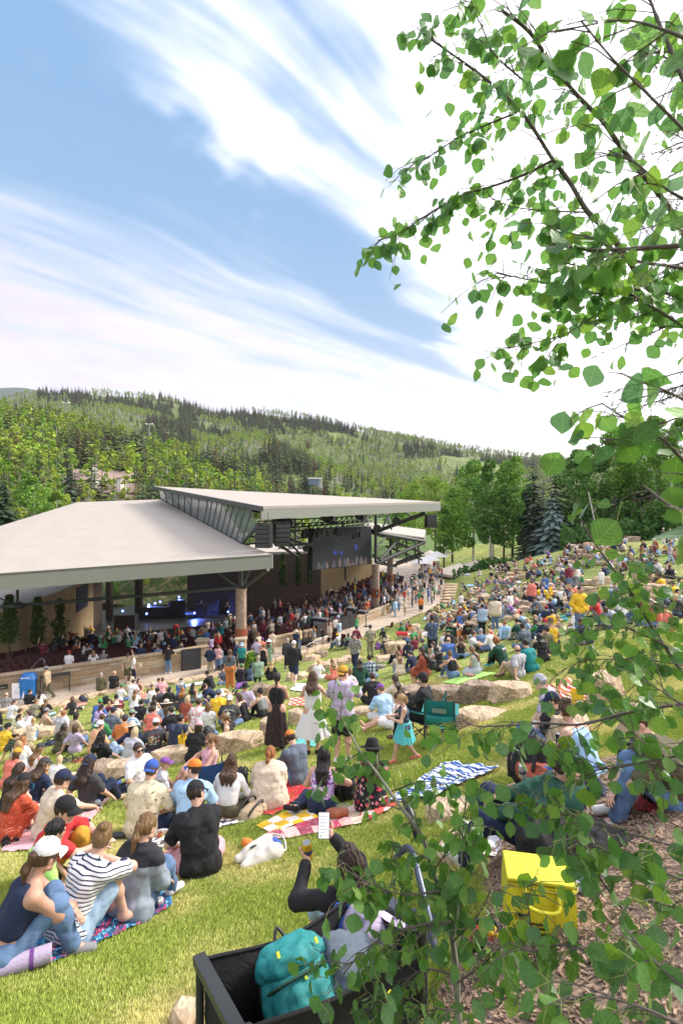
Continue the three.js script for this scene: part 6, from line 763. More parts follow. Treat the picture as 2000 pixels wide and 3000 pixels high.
add(1388, 1914, 'hug', 130, 'm', 0, 'short/brown', 0, 'tee/white', 'shorts/slate', 'person with sunglasses in white tee looking back', { glasses: 1 });
add(1418, 1908, 'cross', -15, 'm', 0, 'short/grey', 0, 'tee/denim', 'shorts/khaki', 'grey-haired person in faded blue tee');
add(1446, 1905, 'cross', -40, 'f', 0, 'bun/blond', 0, 'long/white', 'jeans/denim', 'blond person in white shirt with hair up');
add(1130, 2115, 'cross', -25, 'm', 0, 'short/light', 'cap/purple', 'button/sky', 'shorts/white', 'person in light blue shirt and purple cap', { yaw: 20 });
add(1160, 2135, 'lean', -78, 'f', 0, 'bun/brown', 0, 'tank/white', 'shorts/white', 'person with brown bun stretching bare legs toward the left', { shoe: 'bare' });
add(1240, 2170, 'chair', -70, 'm', 0, 'short/dark', 'cap/black', 'jacket/black', 'pants/black', 'bearded person in black jacket and cap in a teal camping chair', { beard: 1, P: { wr: [[0.12, 0.86, 0.28], [-0.12, 0.6, 0.3]] } });
add(1186, 2236, 'walk', -88, 'f', 0, 'pony/blond', 0, 'tank/bluePrint', 'skirt/aqua', 'small child in tie-dye top and aqua skirt carrying a plate of food', { scale: 0.7, nod: 16, shoe: 'coral', flare: 0.3, P: { wr: [[0.1, 1.12, 0.34], [-0.1, 1.12, 0.36]], ep: [0.6, -1, -0.4] }, curl: [0.5, 0.5] });
add(1002, 2238, 'phone', 10, 'm', 0, 'short/brown', 'bcap/mustard', 'hoodie/lavender', 'shorts/black', 'person in lilac-grey hoodie, black shorts and mustard beanie cap', { yaw: -30 });
add(916, 2212, 'phone', 4, 'f', 0, 'wavy/brown', 0, 'crop/white', 'dress/white', 'person in long white ruffled sundress with wavy brown hair', { hem: 0.42, flare: 0.34, sleeve: 0, shoe: 'black' });
add(811, 2198, 'fold', 3, 'f', 1, 'braid/black', 0, 'cami/black', 'longskirt/darkPrint', 'person with long black braid in black top and dark patterned skirt', { shoe: 'black', yaw: 0, P: { wr: [[0.06, 0.98, 0.3], [-0.06, 0.98, 0.3]] } });
add(860, 2012, 'walk', 0, 'm', 4, 'short/grey', 'cap/white', 'hoodie/black', 'shorts/navy', 'person in black rain jacket, navy shorts and white cap walking', { scale: 1.05, shoe: 'bare', yaw: 15 });
add(842, 1966, 'stand', 0, 'm', 0, 'short/grey', 0, 'jacket/charcoal', 'pants/black', 'grey-haired person in dark jacket beyond the rain jacket');
add(673, 2018, 'stand', 3, 'm', 0, 'long/brown', 'cap/brown', 'tee/slate', 'baggy/burnt', 'barefoot person in slate tee with sunset print and rust baggy trousers', { shoe: 'bare', print: ['sunset', 0.26, 0.55, 0.1], big: 0.02 });
add(616, 1976, 'pocket', 5, 'm', 0, 'short/dark', 'cap/purple', 'sweater/navy', 'pants/khaki', 'person in navy sweater, khaki trousers and purple cap at the aisle');
add(638, 1966, 'stand', 0, 'f', 0, 'bob/brown', 0, 'tee/pink', 'jeans/denim', 'person in pale pink tee beside the navy sweater');
add(645, 1960, 'stand', 10, 'f', 0, 'pony/dark', 0, 'long/lightdenim', 'dress/lightdenim', 'child in pale denim dress in the aisle group', { scale: 0.85 });
add(708, 1968, 'stand', -10, 'm', 0, 'short/dark', 'bucket/sky', 'tee/teal', 'shorts/navy', 'person in teal tee and pale blue bucket hat by the column');
add(694, 1955, 'stand', -60, 'f', 0, 'bob/grey', 'cap/tan', 'jacket/navy', 'pants/charcoal', 'person in tan cap and navy jacket next to the column foot');
add(622, 2018, 'hug', -70, 'm', 0, 'short/dark', 'cap/black', 'tee/black', 'pants/black', 'person in black tee and cap sitting sideways with black sneakers', { shoe: 'black' });
add(654, 2004, 'cross', 160, 'f', 0, 'bob/dark', 0, 'tee/slate', 'jeans/denim', 'smiling dark-haired person facing the hill next to the black tee');
add(705, 2000, 'cross', 0, 'm', 0, 'short/dark', 'cap/green', 'hoodie/black', 'pants/black', 'person in black hoodie and dark green cap');
add(731, 1995, 'cross', 10, 'f', 0, 'bob/black', 'cap/charcoal', 'tee/bluePrint', 'jeans/navy', 'person in navy floral shirt beside the green cap');
add(757, 2006, 'rock', -15, 'm', 0, 'short/grey', 'cap/khaki', 'tee/sage', 'pants/black', 'grey-haired person in sage green tee and khaki cap sitting on a rock', { lift: -0.05 });
add(771, 1978, 'stand', 12, 'f', 0, 'bun/light', 0, 'tank/black', 'shorts/black', 'person in black playsuit standing with hair up');
add(768, 1948, 'stand', -5, 'm', 0, 'short/dark', 'cap/purple', 'tee/coral', 'pants/tan', 'person in purple cap wearing an orange backpack', { pack: 1 });
add(787, 1950, 'stand', 6, 'f', 0, 'long/brown', 'sun/white', 'long/sage', 'dress/sage', 'person in long green dress and white sun hat');
add(752, 1952, 'pocket', 0, 'm', 0, 'short/dark', 0, 'tee/lavender', 'pants/grey', 'person in mauve tee and grey patterned trousers');
add(794, 1992, 'cross', 0, 'f', 0, 'long/blond', 0, 'jacket/black', 'pants/black', 'person with long fair hair in black by the handrail');
add(531, 2080, 'cross', -4, 'f', 0, 'wavy/red', 0, 'tee/charcoal', 'skirt/charcoal', 'person with wavy red hair in charcoal dress');
add(568, 2058, 'lean', 10, 'f', 1, 'wavy/black', 0, 'tank/grey', 'jeans/lightdenim', 'person with thick black curls in pale top');
add(630, 2050, 'recl', 70, 'm', 0, 'short/dark', 0, 'tee/navy', 'shorts/white', 'person in navy printed tee lying propped on an elbow');
add(718, 2082, 'cross', 165, 'm', 0, 'short/brown', 'fedora/black', 'button/lavender', 'pants/grey', 'person in lilac shirt, black hat and sunglasses facing the hill', { glasses: 1 });
add(722, 2114, 'hug', -65, 'f', 0, 'bob/brown', 0, 'tank/black', 'pants/black', 'person in black tank top crouched facing left');
add(776, 2102, 'knee', -45, 'f', 1, 'bun/black', 0, 'cami/grey', 'pants/black', 'person with bare shoulders and black bun beside the long patterned skirt');
add(638, 2106, 'cross', -8, 'm', 0, 'short/brown', 'beanie/slate', 'tee/yellow', 'shorts/khaki', 'person in yellow tee and slate blue beanie');
add(669, 2136, 'cross', -4, 'm', 0, 'bob/blond', 'bcap/white', 'tee/charcoal', 'jeans/denim', 'person in charcoal tee with white state print and backward white cap', { print: ['state', 0.32, 0.75, 0.05], yaw: 0 });
add(574, 2140, 'cross', 6, 'm', 0, 'short/dark', 'cap/olive', 'button/redPrint', 'shorts/tan', 'person in red, black and white printed shirt and olive cap');
add(609, 2148, 'leanl', -4, 'f', 0, 'bob/light', 0, 'tee/white', 'shorts/lightdenim', 'person with wavy bob in plain white tee leaning on the lawn');
add(539, 2116, 'cross', 20, 'f', 0, 'bob/pale', 0, 'sweater/rust', 'jeans/denim', 'pale blond person in rust red sweater');
add(520, 2207, 'cross', -2, 'm', 1, 'short/black', 0, 'tee/tan', 'pants/black', 'person with black beard and tan shirt under a dark hooded towel', { towel: 1, yaw: -35 });
add(683, 2190, 'cross', -95, 'f', 0, 'pony/light', 0, 'tank/black', 'jeans/denim', 'ponytailed person with sunglasses sitting behind the pale boulder', { glasses: 1 });
add(568, 2235, 'cross', 10, 'f', 0, 'bob/dark', 'cap/pink', 'tee/black', 'shorts/black', 'person in pale pink cap behind the yellow tumbler');
add(303, 2247, 'leanl', 42, 'm', 0, 'wavy/black', 'bcap/black', 'tee/black', 'jeans/lightdenim', 'person in black tee and backward black cap leaning on one arm', { yaw: 30 });
add(376, 2243, 'hug', 14, 'f', 0, 'bob/pale', 0, 'sweater/lightgrey', 'jeans/lightdenim', 'pale blond person in soft grey sweater', { yaw: 5 });
add(356, 2192, 'cross', 0, 'm', 0, 'short/dark', 'cap/charcoal', 'hoodie/burnt', 'jeans/denim', 'person in burnt orange sweatshirt with yellow hood and dark cap');
add(276, 2210, 'cross', 30, 'm', 0, 'short/dark', 'bcap/white', 'hoodie/peach', 'jeans/denim', 'person in peach hoodie and backward white cap');
add(220, 2206, 'leanl', 10, 'f', 0, 'bob/brown', 0, 'tee/lavender', 'jeans/denim', 'person with brown bob in pale lilac tee');
add(173, 2208, 'cross', 12, 'f', 0, 'long/dark', 0, 'tee/olive', 'pants/black', 'person with very long dark hair in olive tee');
add(451, 2220, 'cross', -10, 'm', 0, 'short/brown', 'cap/white', 'tee/charcoal', 'shorts/black', 'person in charcoal tee covered in a colourful back print, white cap', { print: ['bottles', 0.36, 0.75, 0.0], yaw: 0 });
add(440, 2152, 'cross', 8, 'f', 0, 'short/dark', 0, 'tee/coral', 'jeans/denim', 'person in coral tee behind the colourful back print');
add(320, 2156, 'cross', 10, 'm', 0, 'short/dark', 'cap/navy', 'tee/slate', 'jeans/denim', 'person in slate tee and navy cap with sunglasses on top');
add(282, 2117, 'cross', 15, 'm', 0, 'short/dark', 'beanie/green', 'jacket/blue', 'jeans/denim', 'person in blue jacket and green beanie');
add(283, 2134, 'hug', 30, 'f', 0, 'pony/dark', 'cap/black/yellow', 'tee/purplePrint', 'jeans/navy', 'person in floral tee and black cap with yellow brim');
add(322, 2108, 'cross', 175, 'f', 1, 'long/dark', 0, 'tank/maroon', 'jeans/denim', 'dark-haired person smiling toward the hill in maroon top');
add(336, 2128, 'cross', -10, 'f', 0, 'bob/light', 'straw/cream', 'tee/cream', 'shorts/tan', 'person in cream brimmed hat behind the grey tees');
add(347, 2100, 'cross', -40, 'm', 0, 'short/black', 'cap/black', 'tee/maroon', 'shorts/black', 'person in maroon tee and black cap reaching across');
add(350, 2056, 'cross', 20, 'f', 0, 'short/brown', 'cap/green', 'tee/white', 'jeans/denim', 'person in white tee with dark straps and green cap');
add(386, 2044, 'cross', 0, 'm', 0, 'short/black', 0, 'tee/white', 'shorts/grey', 'black-haired person in white tee near the walk');
add(392, 2078, 'cross', -4, 'f', 0, 'long/light', 0, 'tee/white', 'jeans/denim', 'person with long fair wavy hair in white tee');
add(405, 2126, 'cross', 12, 'm', 0, 'short/black', 0, 'tee/black', 'pants/black', 'black-haired person in black tee behind the light blue shirt');
add(387, 2157, 'leanl', 16, 'f', 0, 'short/dark', 'cap/sage', 'button/sky', 'shorts/olive', 'person in pale blue shirt and sage cap');
add(446, 2107, 'cross', 0, 'f', 0, 'long/black', 0, 'tank/white', 'jeans/navy', 'person with long straight black hair in white top');
add(443, 2127, 'cross', 12, 'f', 1, 'wavy/dark', 0, 'tee/white', 'jeans/denim', 'person with dark curls in white tee beside the straw hat');
add(486, 2132, 'cross', -14, 'f', 0, 'long/brown', 'straw/cream/black', 'tee/lightdenim', 'jeans/denim', 'person in wide straw hat with dark band and faded denim top');
add(503, 2160, 'cross', -20, 'f', 0, 'short/dark', 'cap/charcoal', 'tee/black', 'pants/black', 'person in charcoal cap and black behind the hooded towel');
add(407, 2034, 'cross', 170, 'f', 0, 'long/dark', 0, 'tank/brown', 'shorts/tan', 'dark-haired person in brown top facing the hill');
add(440, 2050, 'cross', 4, 'f', 0, 'long/pale', 0, 'crop/black', 'shorts/white', 'blond person in black crop top');
add(458, 2036, 'cross', 40, 'f', 0, 'short/dark', 0, 'tee/white', 'jeans/denim', 'dark-haired person leaning to the pale pink tee');
add(472, 2040, 'cross', 0, 'm', 0, 'short/brown', 0, 'tee/pink', 'shorts/tan', 'person in pale pink tee sitting upright');
add(478, 2075, 'cross', -80, 'm', 0, 'short/black', 0, 'tee/charcoal', 'pants/black', 'dark-haired person in charcoal bending to the left');
add(492, 2074, 'cross', 0, 'f', 0, 'long/black', 0, 'hoodie/black', 'pants/black', 'person in black hooded top');
add(293, 2032, 'rock', 5, 'm', 0, 'short/grey', 0, 'jacket/olive', 'pants/khaki', 'person in olive jacket on the stone kerb', { lift: -0.2 });
add(332, 2026, 'rock', -5, 'm', 0, 'bald/dark', 0, 'tee/black', 'pants/black', 'bald person in black tee on the stone kerb', { lift: -0.2 });
add(379, 2024, 'rock', 5, 'f', 0, 'long/brown', 0, 'tee/cream', 'jeans/denim', 'person with long brown hair in beige top on the stone kerb', { lift: -0.2 });
add(375, 2004, 'wave', 178, 'm', 0, 'short/brown', 'cap/charcoal', 'tee/khaki', 'shorts/olive', 'person waving from the walk in a khaki tee');
add(390, 2001, 'stand', 60, 'm', 0, 'short/dark', 'cap/navy', 'tee/white', 'jeans/navy', 'person in white tee and navy cap carrying a paper bag');
add(140, 2048, 'walk', -88, 'm', 0, 'short/dark', 'cap/grey', 'long/tan', 'pants/olive', 'person in tan shirt and olive trousers passing the blue recycling bin', { shoe: 'brown' });
add(492, 1974, 'stand', 2, 'm', 0, 'short/brown', 0, 'tee/black', 'jeans/denim', 'person in black tee and jeans leaning on the stone wall', { P: { lean: 14, wr: [[0.3, 1.2, 0.3], [-0.3, 1.2, 0.3]] } });
add(14, 2082, 'cross', 5, 'm', 0, 'bald/brown', 0, 'long/grey', 'pants/black', 'bald person in grey sweatshirt at the left end of the kerb');
add(83, 2072, 'cross', 4, 'm', 0, 'short/black', 0, 'jacket/black', 'pants/black', 'person in black jacket sitting on the kerb');
add(116, 2069, 'cross', 0, 'f', 0, 'long/dark', 0, 'long/white', 'jeans/denim', 'person in white blouse with long dark hair on the kerb');
add(99, 2104, 'cross', 0, 'f', 0, 'bun/light', 0, 'tee/camo', 'pants/olive', 'person with messy bun in camouflage shirt');
add(130, 2103, 'cross', 0, 'f', 0, 'long/light', 0, 'tee/black', 'jeans/lightdenim', 'person with long light brown hair in black tee');
add(45, 2142, 'cross', 35, 'm', 0, 'short/brown', 0, 'button/leafPrint', 'shorts/tan', 'person in green leaf patterned shirt');
add(89, 2140, 'hug', -150, 'f', 0, 'long/dark', 0, 'hoodie/white', 'shorts/denim', 'person in white hoodie and sunglasses looking back uphill', { glasses: 1 });
add(66, 2156, 'leanl', 60, 'f', 0, 'pony/dark', 0, 'tee/white', 'shorts/white', 'ponytailed person in white leaning low to the left');
add(138, 2142, 'leanl', 40, 'm', 0, 'short/dark', 'cap/grey', 'tank/tan', 'shorts/grey', 'person in grey cap leaning on the lawn');
add(176, 2145, 'cross', -20, 'f', 0, 'wavy/pale', 0, 'tee/white', 'jeans/white', 'person with big fair curls in white tee');
add(6, 2204, 'cross', 20, 'm', 0, 'short/dark', 'bcap/black', 'tee/yellow', 'shorts/navy', 'person in yellow tee at the left edge');
add(48, 2230, 'leanl', 25, 'm', 0, 'short/dark', 'cap/tan', 'button/greenPlaid', 'pants/tan', 'person in green plaid shirt and tan cap', { yaw: -20 });
add(24, 2312, 'cross', 10, 'f', 0, 'bob/brown', 'cap/mustard', 'tee/coral', 'shorts/tan', 'person in coral tee and mustard cap');
add(96, 2290, 'knee', 30, 'f', 0, 'long/light', 'cap/charcoal', 'tank/white', 'pants/mustard', 'person with long fair hair, dark cap and mustard trousers');
add(155, 2312, 'cross', 10, 'f', 0, 'bob/pale', 0, 'tee/white', 'jeans/lightdenim', 'blond child in white by the flat rocks', { scale: 0.75 });
add(14, 2400, 'cross', 18, 'f', 0, 'long/dark', 0, 'tank/black', 'shorts/black', 'dark-haired person in black tank at the left edge behind the rust dress');
add(1695, 1868, 'pocket', 165, 'm', 1, 'buzz/black', 0, 'hoodie/yellow', 'jeans/denim', 'person standing in a bright yellow hoodie facing the camera', { scale: 1.04, yaw: 6 });
add(1597, 1756, 'stand', 0, 'm', 0, 'short/dark', 0, 'long/blue', 'pants/black', 'person standing in deep blue shirt and black trousers', { scale: 1.05, at: at(1597, 1756, 38) });
add(1412, 1868, 'stand', 0, 'f', 1, 'bun/black', 0, 'long/lightdenim', 'pants/black', 'person standing in pale denim jacket with black bag');
add(1450, 1850, 'fold', 4, 'm', 0, 'short/dark', 0, 'poncho/cream', 'jeans/denim', 'person wrapped in black and cream patterned blanket');
add(1232, 1801, 'stand', 175, 'm', 0, 'short/black', 0, 'tee/orange', 'shorts/black', 'person in orange tie-dye tee on the walk');
add(1350, 1794, 'stand', 0, 'f', 0, 'short/dark', 'cap/olive', 'tee/white', 'jeans/denim', 'person standing in white tee and jeans near the stone steps');
add(992, 1901, 'low', -60, 'm', 0, 'short/dark', 'beanie/yellow', 'jacket/lightgrey', 'jeans/denim', 'person in yellow beanie in a navy folding chair by the walk');
add(1020, 1899, 'low', -10, 'f', 0, 'bob/dark', 0, 'tee/sage', 'jeans/denim', 'dark-haired person in the second navy folding chair');
add(1107, 1903, 'cross', 0, 'f', 0, 'bob/blond', 0, 'tee/purple', 'skirt/purple', 'blond child in purple beside the big boulder', { scale: 0.7 });
add(690, 1945, 'stand', -30, 'm', 0, 'short/dark', 'cap/black', 'tee/black', 'pants/black', 'camera operator in black standing on the low platform', { at: at(883, 1880, 39).setY(0.32), P: { wr: [[0.2, 1.35, 0.34], [-0.16, 1.4, 0.36]] } });
add(964, 1888, 'stand', 8, 'f', 0, 'long/brown', 0, 'dress/cream', 'dress/cream', 'person in short cream printed dress on the walk', { at: onFlat(964, 1876), sleeve: 0, hem: 0.6, flare: 0.24 });
add(984, 1880, 'stand', -8, 'm', 0, 'short/dark', 'cap/maroon', 'tee/white', 'shorts/black', 'person in long white tee and maroon cap on the walk', { at: onFlat(984, 1872) });
for (const [px, d, l, c] of [[1941, 51, 'person in olive jacket and white cap standing on the far crest', 'olive'], [1960, 51.5, 'person in tan standing next to the white cap on the far crest', 'tan']]) add(px, 1604, 'fold', 60, 'm', 0, 'bald/brown', c === 'olive' ? 'cap/white' : 0, 'jacket/' + c, 'pants/white', l, { at: (() => { const q = at(px, 1604, d); q.y = groundY(q.x, d); return q; })() });
const TOPS = ['tee', 'tee', 'tee', 'tee', 'hoodie', 'long', 'tank', 'button', 'sweater', 'jacket'], TC = ['black', 'black', 'black', 'charcoal', 'charcoal', 'white', 'white', 'white', 'white', 'lightgrey', 'lightgrey', 'grey', 'navy', 'navy', 'navy', 'slate', 'cream', 'denim', 'blue', 'sky', 'lightdenim', 'teal', 'darkgreen', 'olive', 'sage', 'maroon', 'rust', 'red', 'coral', 'pink', 'lavender', 'purple', 'cream', 'tan', 'yellow', 'burnt', 'slate', 'denim', 'green'], BC = ['denim', 'denim', 'lightdenim', 'black', 'navy', 'khaki', 'grey', 'olive', 'white', 'tan'], HC = ['black', 'dark', 'dark', 'brown', 'brown', 'light', 'blond', 'pale', 'grey', 'red'], HS = { f: ['long', 'long', 'wavy', 'bob', 'pony', 'bun'], m: ['short', 'short', 'short', 'buzz', 'bald'] };
const HATS = ['cap/black', 'cap/navy', 'cap/white', 'bcap/white', 'cap/red', 'cap/green', 'cap/tan', 'sun/cream', 'straw/cream', 'beanie/slate', 'bucket/khaki', 'cap/royal', 'fedora/brown'];
const WORD = { tee: 'tee', hoodie: 'hoodie', long: 'long-sleeved top', tank: 'tank top', button: 'shirt', sweater: 'sweater', jacket: 'jacket' }, HATW = { cap: 'cap', bcap: 'backward cap', sun: 'sun hat', straw: 'straw hat', beanie: 'beanie', bucket: 'bucket hat', fedora: 'brimmed hat' }, CW = { lightgrey: 'pale grey', sky: 'sky blue', lightdenim: 'faded blue', darkgreen: 'dark green', burnt: 'burnt orange', denim: 'denim blue', royal: 'royal blue', pale: 'pale blond', dark: 'dark brown', light: 'light brown', red: 'red' };
const cw = (c) => CW[c] ?? c, labels = new Set(specs.map((s) => s.label));
function stageF(p) { return Math.atan2(-14 - p.x, 58 + p.z) * 180 / Math.PI; }
function randomPerson(p, poses, where, o = {}) {
for (const q of specs) if ((q.p.x - p.x) ** 2 + (q.p.z - p.z) ** 2 < (o.gap ?? 0.42)) return false;
const sex = rnd() < 0.52 ? 'f' : 'm', hat = rnd() < 0.33 ? pick(HATS) : 0, cut = pick(TOPS), tc = pick(TC), bc = pick(BC), hs = pick(HS[sex]), hc = pick(HC), pose = pick(poses), bt = rnd() < 0.3 ? 'shorts' : 'pants', skin = pick([0, 0, 0, 0, 1, 1, 2, 4, 4, 3]), kid = rnd() < 0.07;
const hw = hs === 'bald' ? 'balding' : `${cw(hc)}-haired`, bits = [`${kid ? 'child' : 'person'} in ${cw(tc)} ${WORD[cut]}`, hat ? `and ${cw(hat.split('/')[1])} ${HATW[hat.split('/')[0]]}` : `and ${cw(bc)} ${bt === 'shorts' ? 'shorts' : 'trousers'}`]; let l = bits.join(' ') + ' ' + where; if (labels.has(l)) l = hw + ' ' + l; if (labels.has(l)) l = l.replace(' and ', `, ${cw(bc)} ${bt} and `); if (labels.has(l)) return false; if (l.split(' ').length > 16) return false; labels.add(l);
const F = stageF(p) + rr(-40, 40) + (rnd() < 0.08 ? 180 : 0);
specs.push({ p, d: -p.z, label: l, s: { pose, F: o.F ?? F, sex, skin, hair: [hs, hc], hat: split(hat), top: [cut, tc], bot: [bt, bc], shoe: pick(SHOE), yaw: rr(-45, 45), scale: kid ? 0.75 : rr(0.95, 1.05) } }); return true;
}
const SEAT = ['cross', 'cross', 'cross', 'hug', 'hug', 'knee', 'lean', 'leanl', 'side'], STAND = ['stand', 'pocket', 'fold', 'stand', 'walk', 'phone'];
function fill(n, poly, poses, where, o = {}) { const sh = poly.map(([x, y]) => [x, y]), inPoly = (x, y) => { let c = false; for (let i = 0, j = sh.length - 1; i < sh.length; j = i++) if ((sh[i][1] > y) !== (sh[j][1] > y) && x < (sh[j][0] - sh[i][0]) * (y - sh[i][1]) / (sh[j][1] - sh[i][1]) + sh[i][0]) c = !c; return c; }; const xs = sh.map((q) => q[0]), ys = sh.map((q) => q[1]); for (let k = 0, m = 0; k < n && m < n * 40; m++) { const px = rr(Math.min(...xs), Math.max(...xs)), py = rr(Math.min(...ys), Math.max(...ys)); if (!inPoly(px, py)) continue; const p = o.flat ? onFlat(px, py) : hit(px, py); if (!o.flat && stageSide(p.x, -p.z) > -0.6) continue; if (randomPerson(p, poses, where, o)) k++; } }
fill(14, [[-40, 2110], [260, 2080], [560, 2030], [620, 2140], [180, 2300], [-40, 2330]], SEAT, 'on the left lawn', { gap: 0.75 });
fill(46, [[1090, 1880], [1240, 1830], [1500, 1810], [1700, 1830], [1760, 1890], [1640, 1900], [1440, 1875], [1250, 1900], [1130, 1925]], SEAT, 'on the middle lawn', { gap: 0.5 });
fill(70, [[1255, 1812], [1330, 1770], [1500, 1752], [1680, 1740], [1720, 1800], [1500, 1812], [1300, 1830]], SEAT, 'among the middle rocks', { gap: 0.42 });
fill(26, [[1720, 1700], [2040, 1680], [2040, 1850], [1760, 1850]], SEAT, 'at the right behind the leaves', { gap: 0.5 });
fill(80, [[1340, 1712], [1420, 1672], [1560, 1640], [1700, 1650], [1720, 1735], [1500, 1748], [1340, 1765]], SEAT, 'on the far lawn', { gap: 0.4 });
fill(90, [[1560, 1640], [1680, 1588], [1800, 1580], [2040, 1582], [2040, 1680], [1720, 1690]], SEAT, 'on the far terraces', { gap: 0.4 });
fill(9, [[1300, 1800], [1700, 1700], [1980, 1620], [1980, 1720], [1600, 1820]], STAND, 'standing on the lawn', { gap: 0.6 });
fill(62, [[1130, 1790], [1190, 1735], [1230, 1672], [1285, 1662], [1300, 1720], [1285, 1760], [1230, 1795], [1160, 1815]], STAND, 'standing on the walk', { flat: 1, gap: 0.42 });
fill(10, [[730, 1935], [1000, 1865], [1130, 1830], [1150, 1815], [1000, 1885], [760, 1945]], STAND, 'strolling along the curving walk', { flat: 1, gap: 0.8 });
{
let k = 0; for (let m = 0; m < 9000 && k < 330; m++) {
const r = rr(12, 32), a = rr(-1.9, 1.0), x = BOWL[0] + Math.cos(a) * r, d = BOWL[1] + Math.sin(a) * r, px = 1000 + x / d * 1500; if (px < 40 || px > 1180 || d < 30) continue; let ok = true; for (let i = 0; i + 1 < inner.length; i++) { const A = inner[i], B = inner[i + 1], ex = B.x - A.x, ed = A.z - B.z, L = Math.hypot(ex, ed), w = ((x - A.x) * ex + (d + A.z) * ed) / L; if (w >= -0.5 && w <= L + 0.5 && (ex * (d + A.z) - ed * (x - A.x)) / L < 1.0) ok = false; } if (!ok) continue;
if (px < 160 && rnd() < 0.6) continue; const p = V(x, bowlY(x, d), -d), sit = rnd() < (px < 600 ? 0.55 : 0.2); if (randomPerson(p, sit ? ['chair'] : ['stand', 'pocket', 'wave', 'fold', 'stand', 'phone'], (sit ? 'seated' : 'standing') + ' under the pavilion roof', { gap: 0.4, F: Math.atan2(BOWL[0] - x, BOWL[1] - d) * 180 / Math.PI + rr(-15, 15) })) k++;
}
for (const [px, py, d, l, tc] of [[665, 1768, 60, 'musician with a guitar in a pool of blue light on the stage', 'black'], [590, 1770, 61, 'musician in black beside the blue amplifiers on the stage', 'charcoal'], [500, 1775, 61.5, 'drummer in dark clothes behind the kit on the stage', 'maroon']]) { const q = at(px, py, d); q.y = -2.3; specs.push({ p: q, d, label: l, s: { pose: 'phone', F: 160, sex: 'm', skin: 0, hair: ['long', 'dark'], top: ['tee', tc], bot: ['pants', 'black'] } }); }
}
specs.sort((a, b) => a.d - b.d);
specs.slice(0, 300).forEach((q) => { q.who = person(q.p, q.s, q.label); });
{
const parts = []; const colGeo = (root) => root.traverse((o) => { if (!o.isMesh) return; const g = o.geometry.clone().applyMatrix4(o.matrixWorld), c = o.material.color, n = g.attributes.position.count, a = new Float32Array(n * 3); for (let i = 0; i < n; i++) { a[i * 3] = c.r; a[i * 3 + 1] = c.g; a[i * 3 + 2] = c.b; } g.setAttribute('color', new THREE.BufferAttribute(a, 3)); g.deleteAttribute('uv'); if (!g.index) g.setIndex([...Array(n).keys()]); parts.push(g); });
const keep = used.get('person'); for (const q of specs.slice(300)) { q.s.lod = 3; const { t } = person(q.p, q.s, q.label); colGeo(t); scene.remove(t); PEOPLE.pop(); } used.set('person', keep);
if (parts.length) { const m = part('distant_crowd', mergeGeometries(parts), mat('crowd_colours', { vertexColors: true, roughness: 0.9 })); tag(m, 'tiny figures of the crowd on the far lawn, the plaza and the seats', 'crowd', null, 'stuff'); }
}
// stones of the terraces
const rockTex = dataTex(256, (u, v) => { const a = tile(u, v, 8, 5), b = tile(u, v, 40, 4, 3), k = 1 + a * 0.45 + b * 0.55; return [k, k * 0.97, k * 0.93]; }, 0.8), rockTop = mat('sandstone_top', { color: C(0.5, 0.39, 0.27), map: rockTex, bumpMap: rockTex, bumpScale: 0.04, roughness: 0.95 }), rockDark = mat('sandstone_weathered', { color: C(0.3, 0.235, 0.175), map: rockTex, bumpMap: rockTex, bumpScale: 0.06, roughness: 0.95 });
function boulderGeo(w, h, l, det = 3, rough = 1) {
const P = [[0, 1, 0, 0.96], [rr(-0.15, 0.15), 1, rr(-0.15, 0.15), 1]]; for (let i = 0; i < 7; i++) { const a = i / 7 * 6.28 + rr(-0.3, 0.3); P.push([Math.cos(a), rr(-0.1, 0.28), Math.sin(a), rr(0.78, 0.98)]); } for (let i = 0; i < 4; i++) P.push([rr(-1, 1), rr(0.5, 1), rr(-1, 1), rr(1.0, 1.2)]);
for (const p of P) { const n = Math.hypot(p[0], p[1], p[2]); p[0] /= n; p[1] /= n; p[2] /= n; }
let g = new THREE.IcosahedronGeometry(1, det * 4); g.deleteAttribute('normal'); g.deleteAttribute('uv'); g = mergeVertices(g, 1e-4); const q = g.attributes.position, o = rnd() * 50;
const uv = new Float32Array(q.count * 2); for (let i = 0; i < q.count; i++) { let x = q.getX(i), y = q.getY(i), z = q.getZ(i), r = 1.5; for (const [a, b, c, d] of P) { const t = a * x + b * y + c * z; if (t > 0.05) r = Math.min(r, d / t); } r *= 1 + rough * (0.05 * fbm(x * 3 + o, y * 3, z * 3, 3) + 0.03 * fbm(x * 9, y * 14 + o, z * 9, 2)); x *= r * w / 2; y *= r * h * 0.5; z *= r * l / 2; q.setXYZ(i, x, y + h * 0.38, z); uv[i * 2] = x + z * 0.7; uv[i * 2 + 1] = y + z * 0.7; }
g.setAttribute('uv', new THREE.BufferAttribute(uv, 2)); return toCreasedNormals(g, 0.45);
}
function boulder(px, py, w, h, l, turn, label, m = rockTop, p) { const o = part('sandstone_boulder', boulderGeo(w, h, l, 3), m); o.position.copy(p ?? hit(px, py)); o.position.y -= 0.04; o.rotation.y = turn; return tag(o, label, 'boulder'); }
